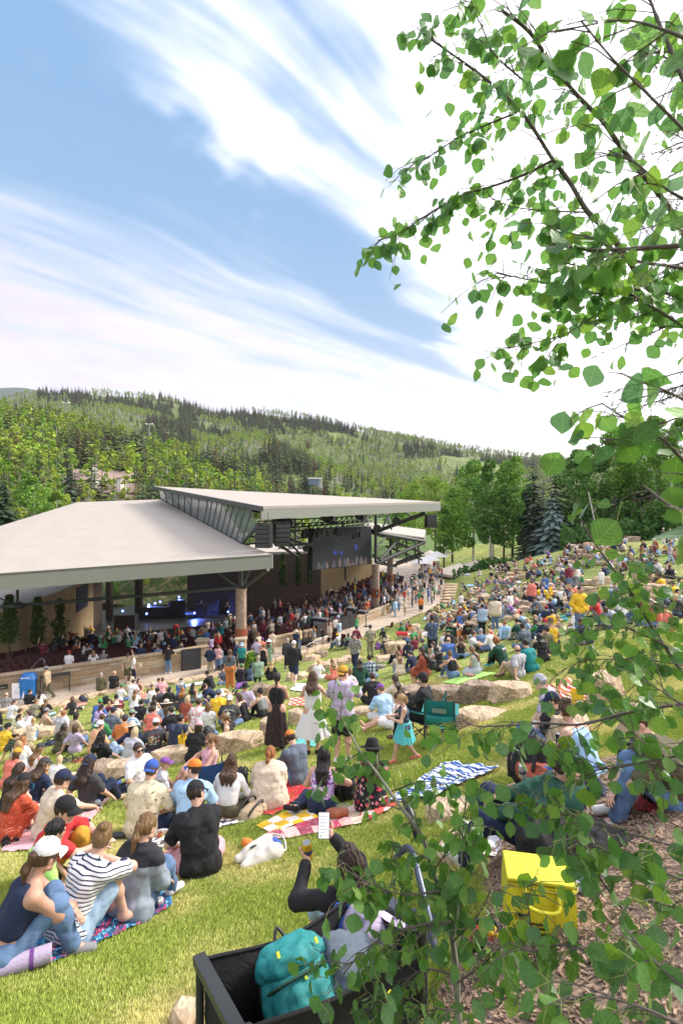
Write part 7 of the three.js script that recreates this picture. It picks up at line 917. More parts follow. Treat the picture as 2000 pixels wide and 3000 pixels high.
for (const a of [[700, 2198, 1.15, 0.5, 0.55, 0.25, 'long pale flat-faced boulder in front of the ponytailed person'], [524, 2232, 1.1, 0.4, 0.6, 0.3, 'flat tan slab under the yellow tumbler'], [622, 2228, 0.32, 0.28, 0.3, 0, 'small rough whitish stone on the lawn', rockTop], [357, 2278, 0.95, 0.4, 0.6, 0.35, 'tan slab left of the white shirt with sunglasses'], [283, 2280, 0.8, 0.42, 0.5, 0.4, 'dark weathered stone behind the charcoal tee', rockDark], [205, 2305, 0.9, 0.3, 0.5, 0.3, 'low tan stone behind the navy wave tee'], [98, 2160, 1.7, 0.42, 0.7, 0.2, 'long flat tan slab on the left lawn beside the navy backpack'],
[868, 2120, 0.5, 0.45, 0.5, 0.3, 'tan boulder left of the white sundress'], [782, 2165, 0.42, 0.6, 0.5, 0.1, 'upright tan stone behind the dark patterned skirt'], [768, 2036, 0.95, 0.5, 0.7, 0.2, 'dark-sided boulder under the sage green tee', rockDark], [1156, 1912, 1.4, 0.75, 1.1, 0.1, 'big tan boulder with a red box on top'], [1245, 2062, 1.75, 0.54, 0.8, -0.5, 'long boulder under the rust red dress', rockDark], [1318, 2062, 0.95, 0.55, 0.7, 0.1, 'dark-faced boulder right of the rust red dress', rockDark], [1400, 2050, 0.9, 0.55, 0.7, 0.1, 'dark square boulder in the middle of the row', rockDark], [1505, 2044, 1.0, 0.42, 0.75, -0.1, 'square tan boulder at the right end of the row'], [1415, 2105, 1.05, 0.22, 0.8, 0.3, 'flat pale slab in front of the boulder row'], [1362, 2128, 0.55, 0.42, 0.5, 0.6, 'craggy tan rock beside the teal chair'],
[1766, 2050, 0.75, 0.6, 0.6, 0.2, 'rounded tan boulder at the right under the leaves'], [1660, 2180, 0.66, 0.5, 0.6, 0.5, 'craggy pale boulder with a yellow cup behind it'], [1632, 2236, 0.55, 0.22, 0.5, 0.2, 'flat pale stone with a blue can on it'], [990, 1948, 1.5, 0.4, 0.9, 0.3, 'flat tan slab at the lawn edge below the handrail'], [940, 1926, 0.9, 0.5, 0.7, 0.2, 'dark-sided block beside the walk', rockDark], [950, 1958, 1.8, 0.4, 0.8, 0.35, 'long tan slab above the blond ponytail'], [912, 1935, 1.2, 0.4, 0.8, 0.3, 'tan slab behind the rain jacket'], [872, 1990, 1.2, 0.4, 0.7, 0.4, 'flat tan slab beside the bare-legged walker'], [1030, 1935, 1.3, 0.32, 0.8, 0.1, 'flat slab behind the checked shirt'], [1150, 1930, 2.0, 0.22, 0.9, 0.15, 'low flat slab in front of the big boulder'], [1250, 2100, 0.7, 0.2, 0.5, 0.2, 'low flat stone behind the teal chairs'], [1060, 2090, 0.9, 0.22, 0.5, 0.3, 'low tan stone by the black tee'], [548, 2998, 0.19, 0.16, 0.17, 0.3, 'rounded tan rock at the bottom edge beside the wagon'], [1400, 2480, 0.7, 0.12, 0.5, 0.2, 'flat pink-tan stone on the bare earth'], [1330, 2380, 0.6, 0.14, 0.5, 0.2, 'flat stone half hidden by the sapling']]) boulder(...a);
{
const G = [0, 1, 2, 3].map(() => boulderGeo(1, 1, 1, 2, 0.7)); let proto;
const put = (p, w, h, l, ry, name, label, group, m = rockTop) => { const o = part(name, pick(G), m); o.position.copy(p); o.position.y -= 0.05; o.scale.set(w, h, l); o.rotation.y = ry; tag(o, label, name === 'stone_step' ? 'step' : 'stone', group); };
for (let i = 1; i < 11; i++) { const a = edge[i], b = edge[i + 1], L = Math.hypot(b[0] - a[0], b[1] - a[1]), n = Math.max(1, Math.round(L / 1.5)); for (let k = 0; k < n; k++) { const t = (k + 0.5) / n, x = mix(a[0], b[0], t), d = mix(a[1], b[1], t); put(V(x, -0.12, -d + 0.25), L / n * 1.3, 0.42, rr(0.7, 0.95), Math.atan2(b[1] - a[1], b[0] - a[0]), 'kerb_stone', 'long rough sandstone kerb block between the walk and the lawn', 'kerb stones along the walk'); } }
for (const [poly, n, s, w] of [[[1480, 1570, 1648, 1740], 20, 0.75, 'on the far lawn'], [[1660, 1800, 1592, 1655], 22, 0.8, 'on the terraces below the wood'], [[1330, 1660, 1735, 1790], 26, 0.7, 'among the middle crowd'], [[1250, 1500, 1790, 1860], 18, 0.7, 'behind the denim jacket'], [[1690, 1960, 1660, 1740], 12, 0.8, 'behind the yellow hoodie'], [[1180, 1330, 1830, 1900], 8, 0.8, 'above the maroon sweater']]) for (let k = 0; k < n; k++) { const px = rr(poly[0], poly[1]), py = rr(poly[2], poly[3]), p = hit(px, py); if (stageSide(p.x, -p.z) > -1) continue; put(p, rr(0.8, 2.0) * s, rr(0.3, 0.8) * s, rr(0.7, 1.3) * s, rr(-0.4, 0.4), 'terrace_stone', 'tan sandstone block ' + w, 'terrace blocks ' + w, rnd() < 0.25 ? rockDark : rockTop); }
for (let k = 0; k < 9; k++) { const t = k / 8, p = at(mix(1300, 1312, t), 1500, mix(52, 66, t)); p.y = 0.0 + 0.07 * k; p.x += 0.5; put(p, 2.0, 0.3, 1.1, 0.1, 'stone_step', 'long stone step of the stair between the walk and the far lawn', 'stair steps by the walk'); }
for (let k = 0; k < 22; k++) { const p = hit(rr(1385, 1540), rr(1722, 1762)); p.y -= 0.02; put(p, rr(0.9, 1.6), 0.14, rr(0.8, 1.3), rnd() * 3, 'flagstone', 'flat pale flagstone of the path across the far lawn', 'flagstones of the far path'); }
for (const [px, w, h] of [[1718, 1.7, 0.7], [1760, 2.0, 0.9], [1805, 1.8, 0.8], [1850, 2.0, 0.9], [1690, 1.4, 0.6]]) { const x = (px - 1000) / 1500 * 62, p = V(x, groundY(x, 62), -62); put(p, w, h, w * 0.7, rnd(), 'crest_boulder', 'large brown boulder behind the far crowd at the edge of the wood', 'boulders on the far crest', rockDark); }
for (let k = 0; k < 16; k++) { const t = k / 15, a = at(1328, 1690, 66), b = at(1300, 1790, 50), p = b.clone().lerp(a, t); p.x += 1.7; p.y = 0.1 + 0.35 * (k % 2) + 0.5 * t; put(p, rr(0.8, 1.2), 0.45, 0.8, 0.4, 'terrace_stone', 'stacked sandstone block beside the stone stair', 'blocks beside the stair'); }
}
// blankets
const BL = {
petals: [256, 256, (c, w, h) => { c.fillStyle = '#17507e'; c.fillRect(0, 0, w, h); for (let i = 0; i < 330; i++) { const x = rnd() * w, y = rnd() * h; c.fillStyle = noise3(x * 0.03, y * 0.03, 2) > 0.1 ? pick(['#c23a6e', '#d45a86', '#a83462']) : pick(['#4aa3cf', '#8cc9e2', '#2f86bd', '#68b5d8']); c.beginPath(); c.ellipse(x, y, 8, 4.5, rnd() * 3, 0, 7); c.fill(); } }, 1.6],
navajo: [256, 256, (c, w, h) => { c.fillStyle = '#e4ded8'; c.fillRect(0, 0, w, h); for (let j = 0; j < 8; j++) { c.fillStyle = ['#232a3e', '#7a3d2e', '#232a3e', '#e4ded8'][j % 4]; c.fillRect(0, j * 32, w, 18); c.fillStyle = '#232a3e'; for (let i = 0; i < 8; i++) { c.beginPath(); c.moveTo(i * 32, j * 32 + 18); c.lineTo(i * 32 + 16, j * 32 + 32); c.lineTo(i * 32 + 32, j * 32 + 18); c.fill(); } } }, 1.2],
redfloral: [256, 256, (c, w, h) => { c.fillStyle = '#b3202f'; c.fillRect(0, 0, w, h); for (let i = 0; i < 60; i++) { c.strokeStyle = pick(['#e8a09a', '#7d0f22', '#d9524f']); c.lineWidth = 3; c.beginPath(); c.arc(rnd() * w, rnd() * h, rr(5, 14), 0, rr(3, 6)); c.stroke(); } }, 1],
yellowcheck: [256, 256, (c, w, h) => { c.fillStyle = '#ece6d8'; c.fillRect(0, 0, w, h); c.fillStyle = '#e8b92a'; for (let j = 0; j < 6; j++) for (let i = 0; i < 6; i++) if ((i + j) % 2) c.fillRect(i * 43, j * 43, 43, 43); c.fillStyle = 'rgba(120,130,130,.25)'; for (let i = 0; i < 120; i++) c.fillRect(rnd() * w, rnd() * h, 4, 4); }, 1],
patchwork: [256, 256, (c, w, h) => { for (let j = 0; j < 5; j++) for (let i = 0; i < 5; i++) { c.fillStyle = pick(['#d98a86', '#c2405a', '#e9c9bd', '#e3a92f', '#a84a5e', '#dba7a0']); c.fillRect(i * 52, j * 52, 52, 52); c.fillStyle = 'rgba(255,240,235,.55)'; for (let k = 0; k < 22; k++) c.fillRect(i * 52 + rnd() * 48, j * 52 + rnd() * 48, 3, 5); } }, 1.2],
zebra: [256, 256, (c, w, h) => { c.fillStyle = '#dfe6ee'; c.fillRect(0, 0, w, h); c.lineWidth = 13; for (let j = 0; j < 9; j++) { c.strokeStyle = pick(['#1c3f88', '#27549f', '#16264f']); c.beginPath(); for (let x = 0; x <= w; x += 8) c.lineTo(x, j * 29 + 14 + 9 * Math.sin(x * 0.049 + (j % 2) * 2)); c.stroke(); } }, 1.1],
redstripe: [256, 256, (c, w, h) => { const k = ['#b3263a', '#e8d5c0', '#d06a3a', '#b3263a', '#e6b96a', '#7a1f3a', '#e8d5c0', '#c23a4a']; for (let j = 0; j < 16; j++) { c.fillStyle = k[j % 8]; c.fillRect(0, j * 16, w, 16); } c.fillStyle = 'rgba(255,255,255,.5)'; for (let j = 0; j < 8; j++) for (let i = 0; i < 8; i++) c.fillRect(i * 32 + 10, j * 32 + 8, 10, 6); }, 1.3],
redcheck: [128, 128, (c, w, h) => { c.fillStyle = '#d85a50'; c.fillRect(0, 0, w, h); c.fillStyle = '#f0e2da'; for (let j = 0; j < 4; j++) for (let i = 0; i < 4; i++) if ((i + j) % 2) { c.beginPath(); c.ellipse(i * 32 + 16, j * 32 + 16, 15, 11, 0, 0, 7); c.fill(); } }, 1],
darkPlaid: [128, 128, (c, w, h) => { c.fillStyle = '#28303c'; c.fillRect(0, 0, w, h); for (let i = 0; i < 4; i++) { c.fillStyle = 'rgba(215,220,225,.7)'; c.fillRect(i * 32, 0, 4, h); c.fillRect(0, i * 32, w, 4); c.fillStyle = 'rgba(120,130,145,.4)'; c.fillRect(i * 32 + 12, 0, 10, h); c.fillRect(0, i * 32 + 12, w, 10); } }, 3],
stripes: [64, 128, (c, w, h) => { for (let j = 0; j < 8; j++) { c.fillStyle = j % 2 ? '#e9e7e8' : '#a7abb3'; c.fillRect(0, j * 16, w, 16); } }, 1.5],
};
function blanketMat(k) { if (BL[k]) { const [w, h, f, s] = BL[k]; return mat('blanket_' + k, { map: canvasTex(w, h, f, s, s), roughness: 0.95, bumpMap: clothBump, bumpScale: 0.002, side: THREE.DoubleSide }); } return mat('blanket_' + k, { color: C(...(COL[k] ?? [0.5, 0.5, 0.5])), roughness: 0.95, bumpMap: clothBump, bumpScale: 0.002, side: THREE.DoubleSide }); }
function blanket(q, k, label, o = {}) {
const c = q.map(([x, y]) => hit(x, y)), W = c[0].distanceTo(c[1]), L = c[0].distanceTo(c[3]), s0 = rnd() * 50, n = o.n ?? 34;
const f = (s, t, up = 0) => { const x = mix(mix(c[0].x, c[1].x, s), mix(c[3].x, c[2].x, s), t), z = mix(mix(c[0].z, c[1].z, s), mix(c[3].z, c[2].z, s), t), e = 0.05 * fbm(s * 3, t * 3, s0, 2), xx = x + e * W, zz = z + e * L; return V(xx, lawnY(xx, -zz) + 0.022 + up + Math.max(0, (o.ruck ?? 0.03) * (0.5 + fbm(xx * 5, zz * 5, s0, 3) + 0.5 * fbm(xx * 13, zz * 13, s0, 2))), zz); };
const g = patch((s, t) => f(s, t), n, n, W, L), b = part('blanket', g, blanketMat(k)); return tag(b, label, 'blanket');
}
blanket([[50, 2785], [88, 2868], [505, 2668], [492, 2556]], 'petals', 'blue blanket with pink and light blue petal pattern under the striped tee', { ruck: 0.04, n: 60 });
blanket([[185, 2432], [255, 2425], [318, 2346], [235, 2340]], 'pink', 'pale pink blanket behind the cream tee'); blanket([[8, 2500], [90, 2500], [150, 2420], [60, 2415]], 'pink', 'pale pink and white blanket beside the rust patterned dress');
blanket([[425, 2495], [530, 2480], [575, 2412], [470, 2420]], 'navajo', 'dark geometric patterned blanket between the black tee and the tan shirt'); blanket([[640, 2432], [715, 2412], [735, 2385], [655, 2392]], 'navajo', 'white and navy patterned blanket corner by the white crop top');
blanket([[700, 2392], [800, 2395], [920, 2318], [815, 2285]], 'redfloral', 'red floral blanket under the cream cardigan'); blanket([[750, 2425], [800, 2448], [935, 2402], [880, 2368]], 'yellowcheck', 'yellow and white checked blanket behind the canvas tote'); blanket([[780, 2446], [806, 2466], [1090, 2408], [1050, 2360]], 'patchwork', 'pink and yellow patchwork quilt on the lawn'); blanket([[1045, 2398], [1092, 2408], [1165, 2362], [1110, 2342]], 'redcheck', 'pink and white spotted blanket end by the black floral dress');
blanket([[1130, 2358], [1250, 2350], [1465, 2262], [1300, 2240]], 'zebra', 'blue and white zebra striped blanket right of the child', { ruck: 0.07 }); blanket([[1288, 2002], [1345, 2008], [1450, 1975], [1378, 1966]], 'lime', 'bright green blanket on the lawn behind the boulder row'); blanket([[840, 2068], [905, 2074], [915, 2046], [850, 2046]], 'redcheck', 'red and white blanket beside the white sundress'); blanket([[1600, 2012], [1700, 2068], [1752, 2034], [1670, 1986]], 'redstripe', 'red and orange striped woven blanket at the right', { n: 40 });
blanket([[848, 2024], [905, 2030], [915, 2006], [868, 2004]], 'white', 'white sheet near the bare-legged walker'); blanket([[183, 2078], [258, 2066], [252, 2056], [190, 2066]], 'redstripe', 'narrow bright striped mat near the kerb'); blanket([[525, 2018], [590, 2006], [605, 1998], [540, 2006]], 'stripes', 'grey and white striped blanket beside the black sneakers'); blanket([[1395, 2510], [1450, 2520], [1475, 2455], [1420, 2445]], 'stripes', 'grey and white checked cloth on the bare earth'); blanket([[865, 2188], [935, 2190], [930, 2160], [872, 2156]], 'aqua', 'aqua blanket behind the long white sundress'); blanket([[688, 2020], [722, 2018], [724, 1998], [694, 2000]], 'purple', 'purple blanket beside the black hoodie'); blanket([[585, 2068], [650, 2062], [660, 2042], [600, 2046]], 'navy', 'navy blanket under the lying person'); blanket([[1660, 2620], [1710, 2645], [1750, 2590], [1700, 2570]], 'darkPlaid', 'dark plaid cloth beside the yellow cooler bag'); blanket([[1850, 2380], [1930, 2400], [1960, 2320], [1880, 2310]], 'red', 'red cloth under the leaves at the right'); blanket([[270, 2162], [330, 2160], [335, 2140], [285, 2140]], 'navy', 'dark blue blanket among the grey tees'); blanket([[80, 2152], [140, 2146], [140, 2126], [100, 2126]], 'white', 'white blanket beside the white hoodie'); blanket([[400, 2052], [470, 2050], [466, 2030], [410, 2030]], 'redstripe', 'red and pink striped blanket near the black crop top'); blanket([[470, 2480], [360, 2500], [380, 2440], [440, 2435]], 'navajo', 'second dark geometric blanket before the tan shirt');
{ const used_ = new Set(); for (let k = 0, m = 0; k < 26 && m < 300; m++) { const px = rr(1130, 1720), py = rr(1680, 1900), p = hit(px, py); if (stageSide(p.x, -p.z) > -2) continue; const c = pick(['white', 'lightgrey', 'red', 'sky', 'cream', 'green', 'navy', 'stripes', 'redcheck', 'lavender', 'teal']), r = 700 / -p.z, l = `${cw({ stripes: 'striped', redcheck: 'red checked' }[c] ?? c)} blanket spread ${py > 1830 ? 'on the middle lawn' : py > 1760 ? 'among the middle rocks' : 'on the far lawn'}`; k++; tag(blanket([[px - r, py + r * 0.3], [px + r, py + r * 0.3], [px + r * 0.9, py - r * 0.25], [px - r * 0.8, py - r * 0.25]], c, l, { n: 10 }), null, null, 'blankets among the farther crowd'); } }
// bags, bottles, food
const W3 = (x, y, z) => V(x, y, z), nylon = (c) => mat('nylon_' + c, { color: C(...COL[c]), roughness: 0.7, bumpMap: clothBump, bumpScale: 0.001 });
function backpack(px, py, c, label, o = {}) {
const s = o.s ?? 1, t = thing('backpack', label, 'bag', o.at ?? hit(px, py), o.turn ?? rnd() * 6), w = (g) => g.rotateX(o.tilt ?? 0); t.scale.setScalar(s); const nz = (x, y, z) => 0.02 * (0.3 - Math.abs(noise3(x * 10, y * 8, z * 10 + px))) + 0.008 * noise3(x * 30, y * 30, z * 30);
part('pack_body', w(nets([cap(W3(-0.07, 0.12, 0), W3(-0.06, 0.36, -0.01), 0.1, 0.085), cap(W3(0.07, 0.12, 0), W3(0.06, 0.36, -0.01), 0.1, 0.085), ell(W3(0, 0.22, 0.03), [0.16, 0.2, 0.11])], 0.014, 0.06, { noise: nz, floor: o.tilt ? undefined : 0.004 })), nylon(c), t);
part('front_pocket', w(nets([cap(W3(-0.06, 0.12, 0.1), W3(-0.05, 0.24, 0.1), 0.06), cap(W3(0.06, 0.12, 0.1), W3(0.05, 0.24, 0.1), 0.06)], 0.012, 0.05, { noise: nz })), nylon(o.c2 ?? c), t); part('lid', w(nets([cap(W3(-0.08, 0.4, -0.01), W3(0.08, 0.4, -0.01), 0.075, 0.075), ell(W3(0, 0.37, 0.04), [0.16, 0.07, 0.11])], 0.013, 0.05, { noise: nz })), nylon(c), t);
for (const q of [1, -1]) part('shoulder_strap', w(tube([W3(q * 0.07, 0.42, -0.08), W3(q * 0.1, 0.4, -0.16), W3(q * 0.12, 0.2, -0.17), W3(q * 0.11, 0.05, -0.1)], 0.018, 14, 6)), M.plasticBlack, t);
part('haul_loop', w(tube([W3(-0.03, 0.47, -0.06), W3(0, 0.52, -0.06), W3(0.03, 0.47, -0.06)], 0.009, 8, 5)), M.plasticBlack, t); if (o.trim) part('side_strap', w(tube([W3(-0.17, 0.3, 0.02), W3(-0.1, 0.31, 0.13), W3(0.1, 0.31, 0.13), W3(0.17, 0.3, 0.02)], 0.008, 14, 4)), nylon('darkgreen'), t); if (o.trim) for (const [x, y] of [[-0.1, 0.42], [0.1, 0.4], [0, 0.3]]) part('buckle', w(bx(0.014, 0.026, 0.012, x, y, 0.135)), plain('lime_buckle', [0.55, 0.65, 0.05], 0.4), t); return t;
}
backpack(130, 2186, 'navy', 'navy backpack lying beside the long flat slab', { tilt: 1.2, c2: 'blue' }); backpack(224, 2232, 'rust', 'soft red pack on the lawn below the lilac tee', { tilt: 1.3, s: 0.85 }); backpack(180, 2235, 'olive', 'olive and tan bag beside the red pack', { tilt: 1.35 }); backpack(608, 2186, 'black', 'black backpack beside the pale boulder'); backpack(256, 2056, 'navy', 'dark backpack by the kerb near the striped mat', { tilt: 0.9 }); backpack(310, 2062, 'black', 'small black bag beside the kerb', { s: 0.8 }); backpack(1005, 2345, 'black', 'black backpack with red edging behind the purple tie-dye top', { c2: 'maroon' }); backpack(1535, 2262, 'black', 'black backpack with grey trim at the right under the leaves', { tilt: 0.5, s: 1.1, at: V(1.85, groundY(1.85, 5.2), -5.2) }); backpack(708, 2408, 'tan', 'sandy canvas satchel beside the white crop top', { tilt: 1.4, s: 0.8, c2: 'khaki' }); backpack(625, 2178, 'denim', 'blue denim bag next to the black backpack', { s: 0.7 }); backpack(1108, 1955, 'cream', 'white backpack on a dark cloth near the maroon sweater', { tilt: 1.2 }); backpack(320, 2332, 'navy', 'navy jacket bundle beside the charcoal tee', { tilt: 1.4 }); backpack(1890, 2440, 'navy', 'dark blue pack with yellow trim at the right edge', { trim: 1, at: V(2.35, groundY(2.35, 3.9), -3.9) }); backpack(710, 2310, 'black', 'small dark camera bag left of the cream cardigan', { s: 0.7 }); backpack(640, 1975, 'black', 'black guitar-sized bag on the kerb by the aisle', { tilt: 1.3, s: 1.3 });
{
const t = thing('tote_bag', 'white canvas tote with dark lettering lying on the lawn', 'bag', hit(760, 2512), 0.5), cv = mat('canvas_white', { color: C(0.68, 0.65, 0.58), roughness: 0.95, bumpMap: clothBump, bumpScale: 0.002 }); part('bag_body', nets([cap(V(-0.22, 0.06, 0.0), V(0.1, 0.1, -0.02), 0.05, 0.11), cap(V(-0.2, 0.05, 0.12), V(0.12, 0.09, 0.12), 0.045, 0.1), { ...ell(V(0.22, 0.12, 0.04), [0.1, 0.09, 0.12]), cut: 1, k: 0.01 }], 0.011, 0.06, { floor: 0.002, noise: (x, y, z) => 0.012 * noise3(x * 14, y * 14, z * 14) }), cv, t); part('blue_cloth', nets([ell(V(0.14, 0.1, 0.04), [0.09, 0.075, 0.09]), ell(V(0.18, 0.09, 0.0), [0.05, 0.05, 0.05])], 0.011, 0.03, { noise: (x, y, z) => 0.012 * noise3(x * 30, y * 30, z * 30) }), nylon('royal'), t);
part('handle', tube([V(0.12, 0.02, 0.2), V(0.2, 0.012, 0.3), V(0.05, 0.012, 0.36), V(-0.04, 0.02, 0.22)], 0.011, 20, 5), cv, t); part('handle', tube([V(0.16, 0.18, -0.05), V(0.26, 0.15, 0.02), V(0.24, 0.08, 0.14), V(0.14, 0.17, 0.12)], 0.011, 20, 5), cv, t); part('lettering', bx(0.12, 0.004, 0.025, -0.06, 0.158, 0.02, 0.3), M.plasticBlack, t);
const pch = tag(part('orange_pouch', nets([ell(V(0, 0.05, 0), [0.07, 0.05, 0.05])], 0.012, 0.02, { noise: (x, y, z) => 0.01 * noise3(x * 20, y * 20, z * 20) }), nylon('orange')), 'small orange pouch behind the canvas tote', 'pouch'); pch.position.copy(hit(722, 2482));
}
function can(p, c, label, held) { const t = thing('drink_can', label, 'can', p); part('can_body', lathe([[0.001, 0], [0.026, 0.001], [0.033, 0.012], [0.033, 0.108], [0.028, 0.12], [0.027, 0.118]], 18), mat('can_' + c, { color: C(...COL[c]), roughness: 0.3, metalness: 0.5 }), t); part('can_top', new THREE.CylinderGeometry(0.027, 0.027, 0.004, 18).translate(0, 0.117, 0), M.grey, t); part('can_band', new THREE.CylinderGeometry(0.0334, 0.0334, 0.03, 18, 1, true).translate(0, 0.06, 0), plain('can_print', [0.05, 0.06, 0.1], 0.4), t); if (held) t.rotation.set(0.15, 0, 0.1); return t; }
const find = (frag) => specs.find((q) => q.label.includes(frag)), hand = (frag, i, dx = 0, dy = 0, dz = 0.09) => { const w = find(frag).who, S = w.S, f = S.wr[i].clone().sub(S.el[i]).normalize(); return w.world(S.wr[i].clone().addScaledVector(f, dz).add(V(dx, dy, 0))); };
can(hand('red tee, black cap', 0, 0, -0.03), 'lightgrey', 'silver can held out by the person in the red tee', 1); can(hand('cream tee and navy cap', 1, 0, -0.03), 'lightgrey', 'silver can in the hand of the person in the cream tee', 1); can(hand('holding up a phone', 0, 0, -0.05), 'yellow', 'yellow can raised by the person holding the phone', 1); { const c = can(hit(478, 2668), 'white', 'white can lying on the blue petal blanket'); c.position.y += 0.09; c.rotation.set(0, 0.5, 1.5); } can(hit(1635, 2225).add(V(0, 0.18, 0)), 'navy', 'dark blue can standing on the flat pale stone'); can(hit(1530, 2375).add(V(0, 0.3, 0)), 'lightgrey', 'silver can beside the green sweater', 1);
{ const p = hand('holding up a phone', 1, 0, 0.03, 0.1), t = thing('phone', 'smartphone with a bright white screen held up above the wagon', 'phone', p, -0.12); t.rotation.x = -0.5; part('phone_case', new RoundedBoxGeometry(0.078, 0.158, 0.009, 3, 0.008), M.plasticBlack, t); const sc = mat('phone_screen', { map: canvasTex(64, 128, (c) => { c.fillStyle = '#f2f2f4'; c.fillRect(0, 0, 64, 128); c.fillStyle = '#b9bcc4'; for (let i = 0; i < 6; i++) c.fillRect(6, 16 + i * 16, i % 2 ? 34 : 44, 7); c.fillStyle = '#3fb35a'; c.fillRect(6, 112, 14, 8); }), emissive: C(1, 1, 1), emissiveIntensity: 0.12, roughness: 0.2 }); part('screen', bx(0.07, 0.148, 0.002, 0, 0, 0.0055), sc, t); }
{ const t = thing('water_bottle', 'black insulated bottle lying on the grass by the tan shirt', 'bottle', hit(340, 2462), 0.1); part('bottle_body', lathe([[0.001, 0], [0.045, 0.004], [0.048, 0.02], [0.048, 0.2], [0.03, 0.23]], 18).rotateZ(Math.PI / 2).translate(0.12, 0.05, 0), M.plasticBlack, t); part('bottle_cap', new THREE.CylinderGeometry(0.032, 0.032, 0.05, 16).rotateZ(Math.PI / 2).translate(-0.13, 0.05, 0), M.black, t); }
{ const t = thing('tumbler', 'yellow tumbler with a straw standing on the flat slab', 'tumbler', hit(534, 2226).add(V(0, 0.26, 0))); part('cup', lathe([[0.001, 0], [0.075, 0.002], [0.095, 0.27], [0.09, 0.27], [0.07, 0.02]], 18), plain('yellow_enamel', [0.75, 0.5, 0.02], 0.35), t); part('cup_label', new THREE.CylinderGeometry(0.085, 0.083, 0.06, 14, 1, true, -0.6, 1.2).translate(0, 0.09, 0.002), M.white, t); part('bottle_neck', lathe([[0.001, 0.1], [0.035, 0.12], [0.03, 0.3], [0.014, 0.36], [0.012, 0.4], [0.001, 0.4]], 12), plain('amber_glass', [0.25, 0.2, 0.06], 0.2), t); }
{ const t = thing('paper_cup', 'yellow paper cup with white oval behind the craggy boulder', 'cup', hit(1690, 2118).add(V(0, 0.2, 0))); part('cup', lathe([[0.001, 0], [0.07, 0.002], [0.1, 0.3], [0.095, 0.3]], 18), plain('yellow_enamel', [0.75, 0.5, 0.02], 0.35), t); part('cup_label', new THREE.CylinderGeometry(0.09, 0.083, 0.08, 14, 1, true, -0.5, 1.0).translate(0, 0.15, 0.004), M.white, t); }
{ const t = thing('paper_plate', 'round paper plate of food on the dark geometric blanket', 'plate', hit(472, 2462).add(V(0, 0.05, 0))); part('plate', lathe([[0.001, 0.004], [0.09, 0.004], [0.12, 0.02], [0.122, 0.022], [0.09, 0.008]], 24), M.white, t); for (let i = 0; i < 9; i++) part('food_bite', new THREE.IcosahedronGeometry(rr(0.015, 0.03), 1).translate(rr(-0.06, 0.06), 0.02, rr(-0.06, 0.06)), clothMat(pick(['mustard', 'sage', 'tan', 'rust'])), t); }
{ const t = thing('food_tub', 'clear plastic tub with food on the patchwork quilt', 'tub', hit(1006, 2392).add(V(0, 0.03, 0))); part('tub', lathe([[0.001, 0], [0.08, 0], [0.1, 0.08], [0.104, 0.08]], 20), mat('clear_plastic', { color: C(0.95, 0.97, 0.97), transmission: 0.85, roughness: 0.08, thickness: 0, side: THREE.DoubleSide }), t); for (let i = 0; i < 8; i++) part('food_bite', new THREE.IcosahedronGeometry(0.02, 1).translate(rr(-0.05, 0.05), 0.025, rr(-0.05, 0.05)), clothMat(pick(['royal', 'red', 'mustard'])), t); const l = tag(part('leather_pouch', nets([ell(V(0, 0.06, 0), [0.13, 0.06, 0.07]), ell(V(0.08, 0.08, 0), [0.06, 0.05, 0.05])], 0.012, 0.03, { floor: 0.01, noise: (x, y, z) => 0.01 * noise3(x * 16, y * 16, z * 16) }), plain('leather', [0.3, 0.09, 0.035], 0.4)), 'brown leather pouch on the quilt beside the clear tub', 'pouch'); l.position.copy(hit(985, 2405)).add(V(0, 0.03, 0)); }
for (const [px, py, l] of [[18, 2482, 'black strappy sandal nearest the rust patterned dress'], [44, 2470, 'black strappy sandal beside its pair on the pink blanket']]) { const t = thing('sandal', l, 'sandal', hit(px, py).add(V(0, 0.03, 0)), 0.6); part('sole', bx(0.09, 0.025, 0.24, 0, 0.012, 0, 0, 0.01), M.plasticBlack, t); part('strap', tube([V(-0.045, 0.02, 0.05), V(0, 0.06, 0.04), V(0.045, 0.02, 0.05)], 0.012, 10, 5), M.plasticBlack, t); part('strap', tube([V(-0.045, 0.02, -0.05), V(0, 0.07, -0.06), V(0.045, 0.02, -0.05)], 0.012, 10, 5), M.plasticBlack, t); }
{ const m = thing('yoga_mat', 'rolled lilac mat at the lower left corner', 'mat', hit(20, 2858), 0.45); part('mat_roll', new THREE.CylinderGeometry(0.055, 0.055, 0.5, 18).rotateZ(Math.PI / 2).translate(0, 0.055, 0), clothMat('lavender'), m); part('mat_strap', new THREE.CylinderGeometry(0.057, 0.057, 0.025, 18).rotateZ(Math.PI / 2).translate(0.14, 0.055, 0), clothMat('purple'), m); const b = thing('snack_box', 'red and white snack box with yellow lettering at the left edge', 'box', hit(16, 2815).add(V(0, 0.06, 0)), 0.3); part('carton', bx(0.24, 0.06, 0.16, 0, 0.03, 0, 0, 0.006), M.white, b); part('printed_lid', bx(0.2, 0.004, 0.12, 0, 0.062, 0), mat('snack_print', { map: canvasTex(128, 64, (c) => { c.fillStyle = '#f3ead9'; c.fillRect(0, 0, 128, 64); c.fillStyle = '#c5202c'; c.fillRect(0, 0, 128, 10); c.fillStyle = '#e5ac1e'; c.font = 'bold 30px sans-serif'; c.fillText('CHIPS', 14, 46); }), roughness: 0.6 }), b); }
